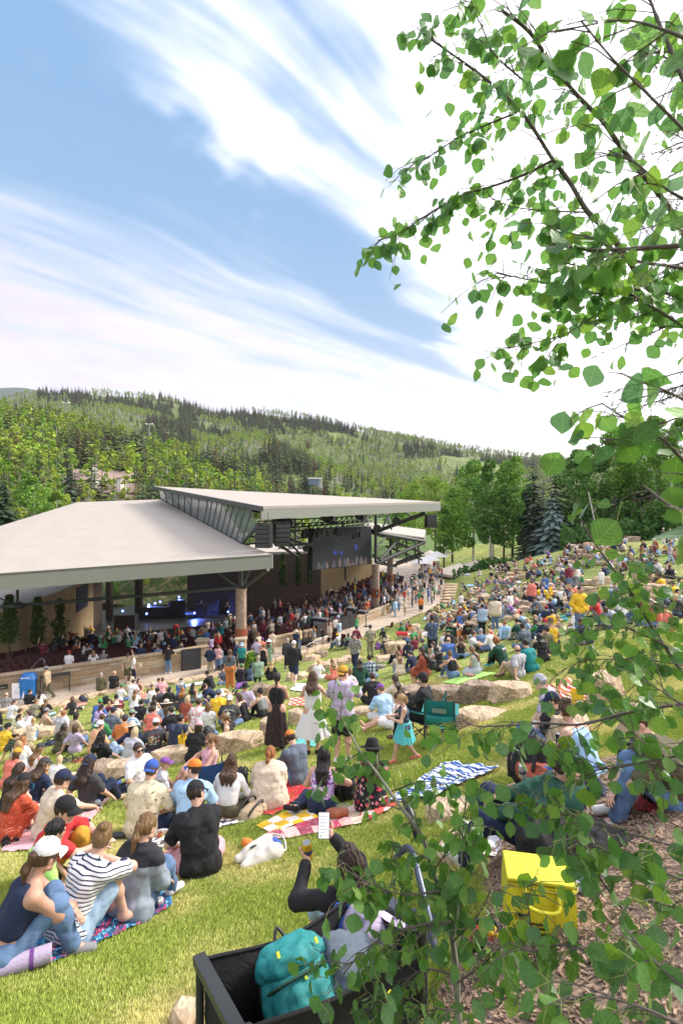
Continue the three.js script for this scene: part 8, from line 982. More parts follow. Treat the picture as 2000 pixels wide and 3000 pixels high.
{
const y = mat('yellow_bag', { color: C(0.72, 0.66, 0.015), roughness: 0.45, bumpMap: clothBump, bumpScale: 0.002 }), base = V(1.0, lawnY(1.0, 2.62), -2.62), t = thing('cooler_bag', 'bright yellow insulated cooler bag with black palm tree and label on the bare earth', 'cooler bag', base, -0.2); t.scale.setScalar(0.86);
part('bag_body', (() => { const g = new THREE.BoxGeometry(0.36, 0.34, 0.24, 14, 12, 8), p = g.attributes.position; for (let i = 0; i < p.count; i++) { const x = p.getX(i), yy = p.getY(i), z = p.getZ(i), b = 1 + 0.05 * Math.sin((yy + 0.17) * 9), n = 0.006 * noise3(x * 9, yy * 9, z * 9); p.setXYZ(i, x * b + n, yy + 0.17 + (yy > 0.1 ? 0.004 * noise3(x * 6, 2, z * 6) : 0), z * b + n); } g.computeVertexNormals(); return g; })(), y, t);
part('lid_flap', (() => { const g = bx(0.375, 0.025, 0.255, 0, 0.362, 0, 0, 0.01); return g.rotateX(0.0); })(), y, t); part('zip', tube([V(-0.185, 0.335, 0.125), V(0.185, 0.335, 0.125), V(0.19, 0.335, -0.12)], 0.006, 20, 5), plain('zip_dark', [0.25, 0.23, 0.02], 0.6), t); for (const x of [-0.09, 0.09]) part('webbing', bx(0.035, 0.35, 0.006, x, 0.175, 0.134), plain('webbing_yellow', [0.6, 0.54, 0.02], 0.7), t); part('carry_handle', tube([V(-0.09, 0.34, 0.13), V(-0.08, 0.28, 0.2), V(0.08, 0.27, 0.2), V(0.09, 0.34, 0.13)], 0.011, 18, 6), y, t);
const pm = mat('palm_print', { map: canvasTex(256, 256, (c) => { c.clearRect(0, 0, 256, 256); c.fillStyle = '#101010'; c.strokeStyle = '#101010'; c.lineWidth = 8; c.beginPath(); c.moveTo(60, 200); c.quadraticCurveTo(74, 130, 66, 70); c.stroke(); c.lineWidth = 6; for (let i = 0; i < 9; i++) { const a = -0.3 + i * 0.45; c.beginPath(); c.moveTo(66, 70); c.quadraticCurveTo(66 + Math.cos(a) * 30, 50 + Math.sin(a) * 24, 66 + Math.cos(a) * 50, 78 + Math.sin(a) * 34); c.stroke(); } c.fillRect(130, 110, 100, 46); c.fillRect(150, 180, 90, 40); c.fillStyle = '#e8d60a'; c.font = 'bold 22px sans-serif'; c.fillText('TRADER', 138, 140); c.fillText("JOE'S", 162, 208); }), transparent: true, alphaTest: 0.5, roughness: 0.6, side: THREE.DoubleSide }); part('printed_picture', new THREE.PlaneGeometry(0.2, 0.2).translate(-0.06, 0.13, 0.1395), pm, t);
const f = thing('fruit_tray', 'black tray of strawberries, cherries and pineapple left of the cooler bag', 'tray', V(0.74, lawnY(0.74, 2.72) + 0.03, -2.72), 0.2); part('tray', [bx(0.22, 0.012, 0.16, 0, 0.006, 0), bx(0.22, 0.04, 0.008, 0, 0.02, 0.08), bx(0.22, 0.04, 0.008, 0, 0.02, -0.08), bx(0.008, 0.04, 0.16, 0.11, 0.02, 0), bx(0.008, 0.04, 0.16, -0.11, 0.02, 0)], M.plasticBlack, f); for (let i = 0; i < 26; i++) part('fruit', new THREE.IcosahedronGeometry(rr(0.012, 0.02), 1).scale(1, rr(0.8, 1.3), 1).translate(-0.09 + 0.18 * (i / 26), 0.03, rr(-0.06, 0.06)), clothMat(i < 8 ? 'maroon' : i < 19 ? 'red' : 'yellow'), f);
}
// wagon at the bottom edge
{
const P1 = V(-0.587, 8.08, -2.2), P2 = V(-0.3, 8.24, -1.75), Lg = V(0.68, -0.12, -0.55), P3 = P1.clone().add(Lg), P4 = P2.clone().add(Lg), dn = V(0, -0.42, 0), o = P1.clone().lerp(P4, 0.5).setY(7.55), t = thing('folding_wagon', 'black fabric folding wagon with metal frame filled with a backpack and clothes', 'wagon', o), L = (p) => p.clone().sub(o), fab = mat('wagon_fabric', { color: C(0.014, 0.014, 0.017), roughness: 0.85, bumpMap: clothBump, bumpScale: 0.003, side: THREE.DoubleSide });
const side = (a, b, bow) => patch((s, v) => { const p = L(a).lerp(L(b), s), q = p.clone().add(dn), r = p.lerp(q, v); const n = L(b).sub(L(a)).cross(V(0, 1, 0)).normalize(); r.addScaledVector(n, bow * Math.sin(Math.PI * s) * Math.sin(Math.PI * v) + 0.008 * fbm(s * 8, v * 6, bow * 90, 3)); r.y -= 0.07 * Math.sin(Math.PI * s) * (1 - v); return r; }, 30, 14, 2, 1); part('fabric_side', side(P1, P3, 0.05), fab, t); part('fabric_side', side(P2, P4, -0.05), fab, t); part('fabric_end', side(P1, P2, -0.01), fab, t); part('fabric_end', side(P3, P4, 0.01), fab, t);
part('fabric_floor', patch((s, v) => L(P1).lerp(L(P3), s).lerp(L(P2).lerp(L(P4), s), v).add(dn).add(V(0, 0.015, 0)), 4, 4), fab, t);
part('frame_bar', beam(L(P1).add(V(-0.02, 0.02, 0.02)), L(P2).add(V(0.0, 0.02, 0.1)), 0.05, 0.035), M.steel, t); for (const [a, b] of [[P3, P4]]) part('frame_bar', rod(L(a), L(b), 0.016, 8), M.steel, t); for (const p of [P1, P2, P3, P4]) part('corner_post', rod(L(p).add(V(-0.015, 0.02, 0.02)), L(p).add(dn).add(V(-0.015, -0.1, 0.02)), 0.018, 8), M.steel, t); part('top_seam', tube([L(P1), L(P1).lerp(L(P3), 0.5).add(V(0, -0.07, 0)), L(P3)], 0.009, 16, 5), fab, t); part('top_seam', tube([L(P2), L(P2).lerp(L(P4), 0.5).add(V(0, -0.07, 0)), L(P4)], 0.009, 16, 5), fab, t);
for (const p of [P1, P3, P4]) part('wheel', new THREE.TorusGeometry(0.07, 0.025, 8, 20).rotateY(1.0).translate(L(p).x, L(p).y - 0.52, L(p).z), M.plasticBlack, t);
part('yellow_tag', bx(0.03, 0.1, 0.004, L(P4).x - 0.19, L(P4).y - 0.12, L(P4).z + 0.22, 0.8), plain('tag_yellow', [0.75, 0.6, 0.03], 0.5), t);
backpack(0, 0, 'teal', 'teal backpack with lime buckles lying inside the black wagon', { at: V(-0.1, 7.72, -2.12), turn: 0.6, tilt: -0.75, trim: 1, s: 0.92 });
const heap = (p, r, c, l, f = 14) => { const h = tag(part('clothing_bundle', nets([ell(V(0, 0, 0), r), ell(V(r[0] * 0.6, -0.02, 0.03), [r[0] * 0.7, r[1] * 0.8, r[2] * 0.8]), ell(V(-r[0] * 0.6, 0.01, -0.04), [r[0] * 0.6, r[1], r[2] * 0.8])], 0.011, 0.05, { noise: (x, y, z) => 0.022 * fbm(x * f, y * f, z * f + p.x * 9, 3) + 0.014 * Math.sin(x * 40 + 6 * noise3(x * 5, y * 5, z * 5)) }), clothMat(c)), l, 'clothes'); h.position.copy(p); };
heap(V(0.06, 7.86, -2.36), [0.16, 0.13, 0.17], 'slate', 'dark blue-grey fleece stuffed in the wagon beside the teal backpack'); heap(V(0.16, 7.86, -2.62), [0.13, 0.1, 0.12], 'lavender', 'lilac cloth at the far end of the wagon', 18); heap(V(0.05, 7.84, -2.68), [0.08, 0.08, 0.09], 'royal', 'blue cloth beside the lilac cloth in the wagon', 18);
heap(hit(1590, 2300).add(V(0, 0.1, 0)), [0.22, 0.09, 0.14], 'rust', 'rust red towel heaped behind the black backpack at the right'); heap(V(1.5, lawnY(1.5, 3.3) + 0.1, -3.3), [0.3, 0.14, 0.2], 'black', 'black jacket heap behind the yellow cooler bag'); heap(hit(322, 2320).add(V(0, 0.08, 0)), [0.26, 0.09, 0.16], 'royal', 'crumpled navy blue jacket on the lawn beside the charcoal tee'); heap(hit(1095, 1962).add(V(0, 0.05, 0)), [0.5, 0.06, 0.3], 'charcoal', 'dark cloth on the lawn under the white backpack'); heap(hit(1040, 2040).add(V(0, 0.03, 0)), [0.16, 0.05, 0.1], 'red', 'bright red cloth beside the tie-dye tee');
}
// chairs
function campChair(p, turn, c, label, o = {}) {
const t = thing('camping_chair', label, 'chair', p, turn), f = mat('chair_fabric_' + c, { color: C(...COL[c]), roughness: 0.8, side: THREE.DoubleSide, bumpMap: clothBump, bumpScale: 0.002 }), h = o.low ? 0.2 : 0.42, b = o.low ? 0.62 : 0.92, w = 0.27;
part('seat', patch((s, v) => V(mix(-w, w, s), h - 0.06 * Math.sin(Math.PI * s) + 0.03 * v, mix(-0.22, 0.26, v)), 10, 8), f, t); part('backrest', patch((s, v) => V(mix(-w, w, s) * (1 - 0.06 * v), mix(h, b, v), -0.22 - 0.16 * v - 0.05 * Math.sin(Math.PI * s)), 10, 10), f, t); if (!o.low) { part('back_pocket', patch((s, v) => V(mix(-w * 0.85, w * 0.85, s), mix(h + 0.02, h + 0.24, v), -0.31 - 0.1 * v - 0.05 * Math.sin(Math.PI * v) - 0.03 * Math.sin(Math.PI * s)), 8, 8), f, t); part('mesh_panel', patch((s, v) => V(mix(-0.12, 0.12, s), mix(h + 0.27, h + 0.38, v), -0.345 - 0.07 * v - 0.04), 3, 3), plain('mesh_grey', [0.3, 0.36, 0.36], 0.8), t); }
for (const q of [1, -1]) { part('leg', rod(V(q * w, 0, 0.3), V(-q * w * 0.9, h + 0.02, -0.24), 0.011, 6), M.steel, t); part('leg', rod(V(q * w, 0, -0.32), V(q * w, h + 0.04, 0.24), 0.011, 6), M.steel, t); part('back_post', rod(V(q * w, 0, -0.3), V(q * w * 0.95, b + 0.02, -0.4), 0.012, 6), M.steel, t); part('armrest', o.low ? rod(V(q * w, h + 0.18, -0.24), V(q * w, h + 0.16, 0.2), 0.016, 6) : patch((s, v) => V(q * (w + mix(-0.03, 0.05, s)), h + 0.24 - 0.03 * Math.sin(Math.PI * v), mix(-0.3, 0.24, v)), 2, 8), o.low ? M.steel : f, t); part('front_post', rod(V(q * w, 0, 0.27), V(q * w, h + 0.24, 0.24), 0.011, 6), M.steel, t); } return t;
}
campChair(find('in a teal camping chair').p.clone(), Math.PI + 70 * Math.PI / 180, 'teal', 'teal camping chair with the person in black jacket'); campChair(hit(1290, 2178), Math.PI - 0.25, 'teal', 'empty teal camping chair with back pocket, seen from behind'); campChair(find('twisting round').p.clone(), Math.PI + 0.3, 'royal', 'low blue beach chair under the pink top', { low: 1 }); campChair(find('yellow beanie').p.clone(), Math.PI + 60 * Math.PI / 180, 'navy', 'navy folding chair with the yellow beanie', { low: 1 }); campChair(find('second navy').p.clone(), Math.PI + 0.2, 'navy', 'navy folding chair nearest the checked shirt', { low: 1 }); campChair(hit(1325, 1885), Math.PI - 0.4, 'darkgreen', 'dark green folding chair beside the blond child in white'); campChair(hit(1358, 1880), Math.PI + 0.3, 'black', 'black folding chair left of the pale denim jacket');
{ const t = thing('beach_chair', 'folded beach chair frame of dark blue tubes leaning behind the wagon', 'chair', V(0.36, lawnY(0.36, 3.1), -3.1), -0.3); part('frame_tube', tube([V(-0.12, 0.3, -0.3), V(0.0, 0.46, -0.25), V(0.12, 0.42, 0.0), V(0.26, 0.2, 0.3), V(0.28, 0.0, 0.34)], 0.022, 30, 8), plain('blue_steel', [0.09, 0.11, 0.15], 0.35, 0.5), t); part('armrest', tube([V(-0.02, 0.62, -0.5), V(-0.05, 0.68, -0.42), V(0.02, 0.62, -0.3), V(0.06, 0.5, -0.28)], 0.026, 24, 8), M.plasticBlack, t); part('seat', patch((s, v) => V(mix(-0.1, 0.2, s), 0.16 - 0.05 * Math.sin(Math.PI * s), mix(-0.2, 0.3, v)), 8, 8), nylon('navy'), t); }
{ const w = find('hooded towel').who, t = tag(part('hooded_towel', nets([cap(V(-0.17, 0.6, -0.07), V(0.17, 0.6, -0.07), 0.085), cap(V(-0.12, 0.55, -0.13), V(-0.13, 0.06, -0.17), 0.06, 0.07), cap(V(0.12, 0.55, -0.13), V(0.13, 0.06, -0.17), 0.06, 0.07), cap(V(0, 0.5, -0.14), V(0, 0.2, -0.17), 0.07)], 0.02, 0.08, { noise: (x, y, z) => 0.02 * Math.sin(x * 36) * 0.5 }), nylon('navy')), 'dark navy hooded towel draped over the shoulders of the bearded person', 'towel'); t.position.copy(w.t.position); t.quaternion.copy(w.t.quaternion); }
backpack(0, 0, 'orange', 'orange backpack worn by the standing person in the purple cap', { at: find('orange backpack').who.world(V(0, 1.0, -0.2)), turn: 0, s: 0.9 });
{ const w = find('rust red dress with').who; backpack(0, 0, 'black', 'small black backpack on the person in the rust red dress', { at: w.world(V(0.05, 0.62, -0.24)), turn: 0.4, s: 0.7 }); }
// things on the walk
{
const B = onFlat(84, 2042), t = thing('recycling_bin', 'blue recycling bin with domed lid on the walk', 'bin', B, 0.2), bl = plain('bin_blue', [0.02, 0.2, 0.55], 0.45); part('bin_body', (() => { const g = new THREE.CylinderGeometry(0.52, 0.46, 1.0, 4, 1).rotateY(Math.PI / 4).scale(0.95, 1, 0.8).translate(0, 0.5, 0); return g; })(), bl, t); part('lid', (() => { const g = new THREE.CylinderGeometry(0.38, 0.55, 0.28, 4, 1).rotateY(Math.PI / 4).scale(0.95, 1, 0.8).translate(0, 1.14, 0); return g; })(), plain('bin_lid', [0.015, 0.13, 0.4], 0.45), t); part('lettering', new THREE.PlaneGeometry(0.5, 0.1).rotateX(-0.25).translate(0, 1.13, 0.375), mat('recycle_print', { map: canvasTex(128, 32, (c) => { c.clearRect(0, 0, 128, 32); c.fillStyle = '#fff'; c.font = 'bold 26px sans-serif'; c.fillText('RECYCLE', 4, 26); }), transparent: true, alphaTest: 0.4 }), t);
const s = thing('sign_board', 'white freestanding sign board with small grey print and a mountain logo', 'sign', onFlat(54, 2048), 0.1); part('board', bx(0.62, 0.82, 0.04, 0, 0.44, 0), mat('sign_print', { map: canvasTex(128, 160, (c) => { c.fillStyle = '#f2f0f2'; c.fillRect(0, 0, 128, 160); c.strokeStyle = '#5a7f77'; c.lineWidth = 4; c.beginPath(); c.moveTo(50, 54); c.lineTo(70, 40); c.lineTo(90, 54); c.stroke(); c.fillStyle = '#8d9299'; for (let i = 0; i < 5; i++) c.fillRect(24, 70 + i * 12, 80 - (i % 2) * 20, 3); }), roughness: 0.6 }), s); part('foot', bx(0.5, 0.04, 0.3, 0, 0.02, 0), M.grey, s);
const tb = thing('side_table', 'long dark narrow table against the stone wall', 'table', onFlat(162, 2028), 0.54); part('table_top', bx(1.5, 0.06, 0.5, 0, 0.95, 0), M.steel, tb); for (const x of [-0.7, 0.7]) for (const z of [-0.2, 0.2]) part('leg', rod(V(x, 0, z), V(x, 0.95, z), 0.025, 6), M.steel, tb);
const pn = thing('speaker_cabinet', 'large flat black panel standing against the stone wall', 'panel', onFlat(561, 1962), 0.5); part('cabinet', bx(1.2, 1.28, 0.3, 0, 0.64, -0.1, 0, 0.02), M.plasticBlack, pn); part('front_mesh', bx(1.12, 1.2, 0.02, 0, 0.64, 0.055), plain('grille', [0.035, 0.035, 0.04], 0.6), pn); part('label_strip', bx(0.3, 0.05, 0.006, -0.25, 1.05, 0.068), plain('label_blue', [0.03, 0.07, 0.16], 0.5), pn);
const pq = thing('wall_plaque', 'small black plaque on the stone wall at the left edge', 'plaque', onFlat(12, 2044).add(V(0, 0.62, 0.14)), 0.54); part('plate', bx(0.52, 0.26, 0.03), M.black, pq); part('engraving', bx(0.3, 0.05, 0.006, 0, -0.03, 0.018), M.grey, pq);
const rail = (pts, l, r = 0.025) => { const c = V(0, 0, 0).copy(pts[0]), h = thing('handrail', l, 'handrail', c); part('rail', tube(pts.map((p) => p.clone().sub(c)), r, 40, 6), M.grey, h); part('post', rod(pts.at(-1).clone().sub(c), pts.at(-1).clone().sub(c).setY(-c.y), r, 6), M.grey, h); };
rail([onFlat(806, 1962).setY(0), onFlat(806, 1962).setY(0.85), onFlat(802, 1955).setY(1.0), onFlat(796, 1948).setY(1.0)], 'steel handrail hoop at the end of the walk steps'); rail([onFlat(967, 1905).setY(0), onFlat(967, 1905).setY(0.9), onFlat(960, 1905).setY(1.0), onFlat(900, 1930).setY(0.95)], 'steel handrail beside the kerb left of the folding chairs'); rail([onFlat(130, 2010).setY(0.6), onFlat(130, 2010).setY(1.5), onFlat(122, 2008).setY(1.55), onFlat(80, 2035).setY(1.2)], 'pale handrail behind the stone wall at the left');
const sh = thing('shrub', 'small round green shrub at the foot of the front roof column', 'shrub', onFlat(731, 1958)); part('foliage', quadCloud(1400, crownSampler(0.1, 0.95, 0.6, 7), 0.07), LM.bright, sh); part('stem', rod(V(0, -0.05, 0), V(0, 0.5, 0), 0.03), brownBark, sh);
const a = onFlat(929, 1870), b = onFlat(1046, 1834), fc = thing('mesh_fence', 'black mesh crowd fence round the sound desk', 'fence', a), d = b.clone().sub(a), n = 5; for (let i = 0; i < n; i++) part('mesh_panel', patch((s, v) => d.clone().multiplyScalar((i + 0.02 + 0.96 * s) / n).add(V(0, 0.08 + 1.05 * v, 0)), 2, 2), mat('scrim', { color: C(0.03, 0.03, 0.033), roughness: 0.9, side: THREE.DoubleSide }), fc); for (let i = 0; i <= n; i++) part('post', rod(d.clone().multiplyScalar(i / n), d.clone().multiplyScalar(i / n).add(V(0, 1.15, 0)), 0.025, 6), M.black, fc);
for (const [px, py, dd, w, h, l] of [[940, 1850, 43.5, 1.6, 0.95, 'black mixing desk behind the mesh fence'], [985, 1840, 45.5, 1.2, 1.0, 'black rack of sound equipment behind the mesh fence'], [1030, 1822, 47.5, 0.9, 1.1, 'black equipment case at the far end of the mesh fence'], [1062, 1822, 46.5, 0.8, 1.0, 'black road case with white stencil beside the mesh fence']]) { const p = at(px, py, dd); p.y = 0; const q = thing('sound_equipment', l, 'sound gear', p, -0.5); part('case', bx(w, h, 0.8, 0, h / 2, 0, 0, 0.03), M.plasticBlack, q); part('control_top', bx(w * 0.92, 0.06, 0.6, 0, h + 0.03, 0).rotateX(0.0), M.grey, q); part('front_plate', bx(w * 0.6, h * 0.4, 0.02, 0, h * 0.6, 0.41), plain('case_plate', [0.3, 0.3, 0.3], 0.6), q); }
const pl = thing('camera_platform', 'low black platform under the camera operator', 'platform', onFlat(884, 1886), 0.3); part('deck', bx(1.8, 0.1, 1.3, 0, 0.26, 0), M.plasticBlack, pl); for (const x of [-0.8, 0.8]) for (const z of [-0.55, 0.55]) part('leg', rod(V(x, 0, z), V(x, 0.22, z), 0.04, 6), M.black, pl);
const tr = thing('camera_tripod', 'video camera on a tall tripod beside the operator', 'camera', onFlat(884, 1886).add(V(0.45, 0.31, -0.1)), 0.2); for (let k = 0; k < 3; k++) part('leg', rod(V(0, 1.25, 0), V(Math.sin(k * 2.1) * 0.42, 0, Math.cos(k * 2.1) * 0.42), 0.022, 6), M.black, tr); part('camera_body', bx(0.14, 0.18, 0.36, 0, 1.42, 0, 0, 0.02), M.plasticBlack, tr); part('lens', new THREE.CylinderGeometry(0.06, 0.07, 0.22, 12).rotateX(Math.PI / 2).translate(0, 1.42, -0.28), M.black, tr); part('viewfinder', bx(0.05, 0.06, 0.14, -0.1, 1.5, 0.1), M.black, tr);
for (const [px, py, l] of [[918, 1888, 'black stanchion post right of the camera platform'], [905, 1895, 'black stanchion post before the camera platform'], [1072, 1836, 'black stanchion post near the road case']]) { const q = thing('stanchion', l, 'post', onFlat(px, py)); part('post', rod(V(0, 0.02, 0), V(0, 1.05, 0), 0.035, 8), M.black, q); part('base', new THREE.CylinderGeometry(0.2, 0.22, 0.05, 16).translate(0, 0.025, 0), M.black, q); }
const rb = tag(part('red_box', [bx(0.6, 0.14, 0.4, 0, 0.07, 0, 0, 0.02), bx(0.5, 0.03, 0.06, 0, 0.16, 0)], clothMat('red')), 'red lunch box on top of the big tan boulder', 'box'); rb.position.copy(hit(1178, 1905)).add(V(0, 0.78, -0.25));
const pb = find('paper bag').who, bg = thing('paper_bag', 'brown paper bag with white receipt carried on the walk', 'bag', pb.world(V(-0.1, 0.95, 0.35)), 0.4); part('bag', bx(0.36, 0.36, 0.24, 0, 0, 0, 0, 0.01), clothMat('tan'), bg); part('receipt', bx(0.1, 0.14, 0.004, 0.05, 0.05, 0.123), M.white, bg);
const gm = specs.find((q) => q.label.includes('with a guitar')).who; if (gm) { const g = thing('guitar', 'electric guitar held by the musician on the stage', 'guitar', gm.world(V(0, 1.05, 0.2)), 2.6); part('guitar_body', nets([ell(V(0, 0, 0), [0.2, 0.16, 0.05]), ell(V(0.2, 0.02, 0), [0.14, 0.12, 0.05])], 0.02, 0.04), plain('guitar_red', [0.25, 0.04, 0.03], 0.3), g); part('neck', bx(0.7, 0.05, 0.03, 0.6, 0.06, 0), brownBark, g); }
}
// aspens close to the eye
{
const leafTex = canvasTex(128, 128, (c) => { c.fillStyle = '#bfd0b4'; c.fillRect(0, 0, 128, 128); c.strokeStyle = '#f4ffd8'; c.lineWidth = 4; c.beginPath(); c.moveTo(64, 128); c.lineTo(64, 6); c.stroke(); c.lineWidth = 1.8; for (let i = 0; i < 6; i++) for (const s of [-1, 1]) { c.beginPath(); c.moveTo(64, 116 - i * 18); c.quadraticCurveTo(64 + s * 26, 104 - i * 18, 64 + s * 52, 78 - i * 17); c.stroke(); } for (let i = 0; i < 500; i++) { c.fillStyle = `rgba(60,90,50,${rr(0, 0.16)})`; c.fillRect(rnd() * 128, rnd() * 128, 3, 3); } });
const lm = [[0.31, 0.54, 0.12], [0.23, 0.46, 0.12], [0.19, 0.37, 0.15], [0.42, 0.62, 0.1]].map((c, i) => mat('aspen_leaf_' + i, { color: C(...c), map: leafTex, roughness: 0.5, transmission: 0.58, thickness: 0, side: THREE.DoubleSide, specularIntensity: 0.6 }));
const W = [0.02, 0.25, 0.4, 0.48, 0.505, 0.485, 0.42, 0.31, 0.15, 0.004], leafGeo = (bend, foldUp) => { const p = [], uv = [], ix = []; for (let j = 0; j < 10; j++) { const v = j / 9, y = -v; for (const s of [-1, 0, 1]) { const x = s * W[j] ; p.push(x, y, foldUp * Math.abs(x) * 1.2 + bend * v * v + (s ? 0.02 * Math.sin(j * 2.3 + s) : 0)); uv.push(0.5 + x, 1 + y); } } for (let j = 0; j < 9; j++) for (const s of [0, 1]) { const a = j * 3 + s; ix.push(a, a + 3, a + 1, a + 1, a + 3, a + 4); } const g = new THREE.BufferGeometry(); g.setAttribute('position', new THREE.Float32BufferAttribute(p, 3)); g.setAttribute('uv', new THREE.Float32BufferAttribute(uv, 2)); g.setIndex(ix); g.computeVertexNormals(); return g; };
const LG = [leafGeo(0.1, 0.1), leafGeo(-0.14, 0.2), leafGeo(0.22, -0.1), leafGeo(0.02, 0.28)], twigM = plain('aspen_twig', [0.075, 0.062, 0.05], 0.8), stalkM = plain('leaf_stalk', [0.28, 0.3, 0.08], 0.7);
const stemM = mat('young_bark', { map: dataTex(64, (u, v) => lerpArr([0.22, 0.22, 0.17], [0.07, 0.065, 0.05], sstep(0.0, 0.4, tile(u, v, 8, 3)))), roughness: 0.8 });
const grow = (name, label, root, branches) => {
const t = thing(name, label, 'tree', root), o = root, twigs = [], stalks = [], leaves = [], L = (p) => p.clone().sub(o);
for (const [pts, r0, r1, dens, reach, stem] of branches) {
const P = pts.map(([x, y, d]) => at(x, y, d)), cv = new THREE.CatmullRomCurve3(P), len = cv.getLength(), n = Math.round(len * dens), g = new THREE.TubeGeometry(cv, Math.max(8, P.length * 5), 1, 6, false), gp = g.attributes.position, per = 7;
for (let i = 0; i < gp.count; i++) { const s = Math.floor(i / per) / (gp.count / per - 1), c = cv.getPointAt(s), r = mix(r0, r1, s) * (1 + 0.12 * noise3(s * 40, 1, r0 * 999)); gp.setXYZ(i, c.x + (gp.getX(i) - c.x) * r - o.x, c.y + (gp.getY(i) - c.y) * r - o.y, c.z + (gp.getZ(i) - c.z) * r - o.z); } part(stem ? 'stem' : 'branch', g, stem ? stemM : twigM, t);
for (let k = 0; k < n; k++) {
const s = Math.pow((k + rnd()) / n, 0.8), c = cv.getPointAt(s), tg = cv.getTangentAt(s), dir = V(rr(-1, 1), rr(-0.8, 0.6), rr(-1, 1)).addScaledVector(tg, 0.9).normalize(), l = reach * rr(0.25, 1), e = c.clone().addScaledVector(dir, l).add(V(0, -l * 0.2, 0)), mid = c.clone().lerp(e, 0.5).add(V(0, l * 0.08, 0));
twigs.push(rod(L(c), L(mid), 0.0018, 4, 0.0014), rod(L(mid), L(e), 0.0014, 4, 0.0009)); const m = 2 + Math.floor(rnd() * 3.4);
for (let q = 0; q < m; q++) { const f = q === 0 ? 1 : rr(0.3, 1), b = f < 0.5 ? c.clone().lerp(mid, f * 2) : mid.clone().lerp(e, f * 2 - 1), pd = V(rr(-1, 1), rr(-1.1, 0.35), rr(-1, 1)).normalize(), tip = b.clone().addScaledVector(pd, rr(0.025, 0.05)); if (Math.hypot(tip.x, tip.y - EYE, tip.z) < 0.5) continue; stalks.push(rod(L(b), L(tip), 0.0007, 3)); const down = V(pd.x * 0.5 + rr(-0.3, 0.3), -0.75 + rr(-0.3, 0.5), pd.z * 0.5 + rr(-0.3, 0.3)).normalize(); leaves.push([tip, down, rr(0.036, 0.06) * (f === 1 ? 0.95 : 1)]); }
}
}
part('twig', twigs, twigM, t); part('leaf_stalk', stalks, stalkM, t);
leaves.sort((a, b) => a[0].distanceTo(camera.position) / a[2] - b[0].distanceTo(camera.position) / b[2]);
const inFrame = ([p]) => { const x = p.x / -p.z, y = (p.y - EYE) / -p.z; return p.z < -0.2 && Math.abs(x) < 0.72 && Math.abs(y) < 1.06; }, order = leaves.filter(inFrame).concat(leaves.filter((l) => !inFrame(l))), mt = new THREE.Matrix4(), rest = [[], [], [], []];
order.forEach(([p, down, sz], i) => { const n = V(rr(-1, 1), rr(-0.6, 0.8), rr(-0.6, 1)), y = down.clone().negate(), z = n.addScaledVector(y, -n.dot(y)).normalize(), x = y.clone().cross(z); mt.makeBasis(x, y, z).setPosition(L(p)).scale(V(sz, sz, sz)); const v = i % 4; if (i < 298) { const m = part('leaf', LG[v], lm[rnd() < 0.12 ? 3 : Math.floor(rnd() * 3)], t); m.matrixAutoUpdate = true; mt.decompose(m.position, m.quaternion, m.scale); } else rest[v].push(mt.clone()); });
rest.forEach((l, v) => { if (!l.length) return; const im = new THREE.InstancedMesh(LG[v], lm[v === 3 ? 0 : v], l.length); l.forEach((m, i) => im.setMatrixAt(i, m)); im.name = 'leaf_mass'; im.userData.kind = 'stuff'; t.add(im); });
};
const D = (d, ...xy) => xy.map(([x, y], i) => [x, y, Array.isArray(d) ? mix(d[0], d[1], i / (xy.length - 1)) : d]);
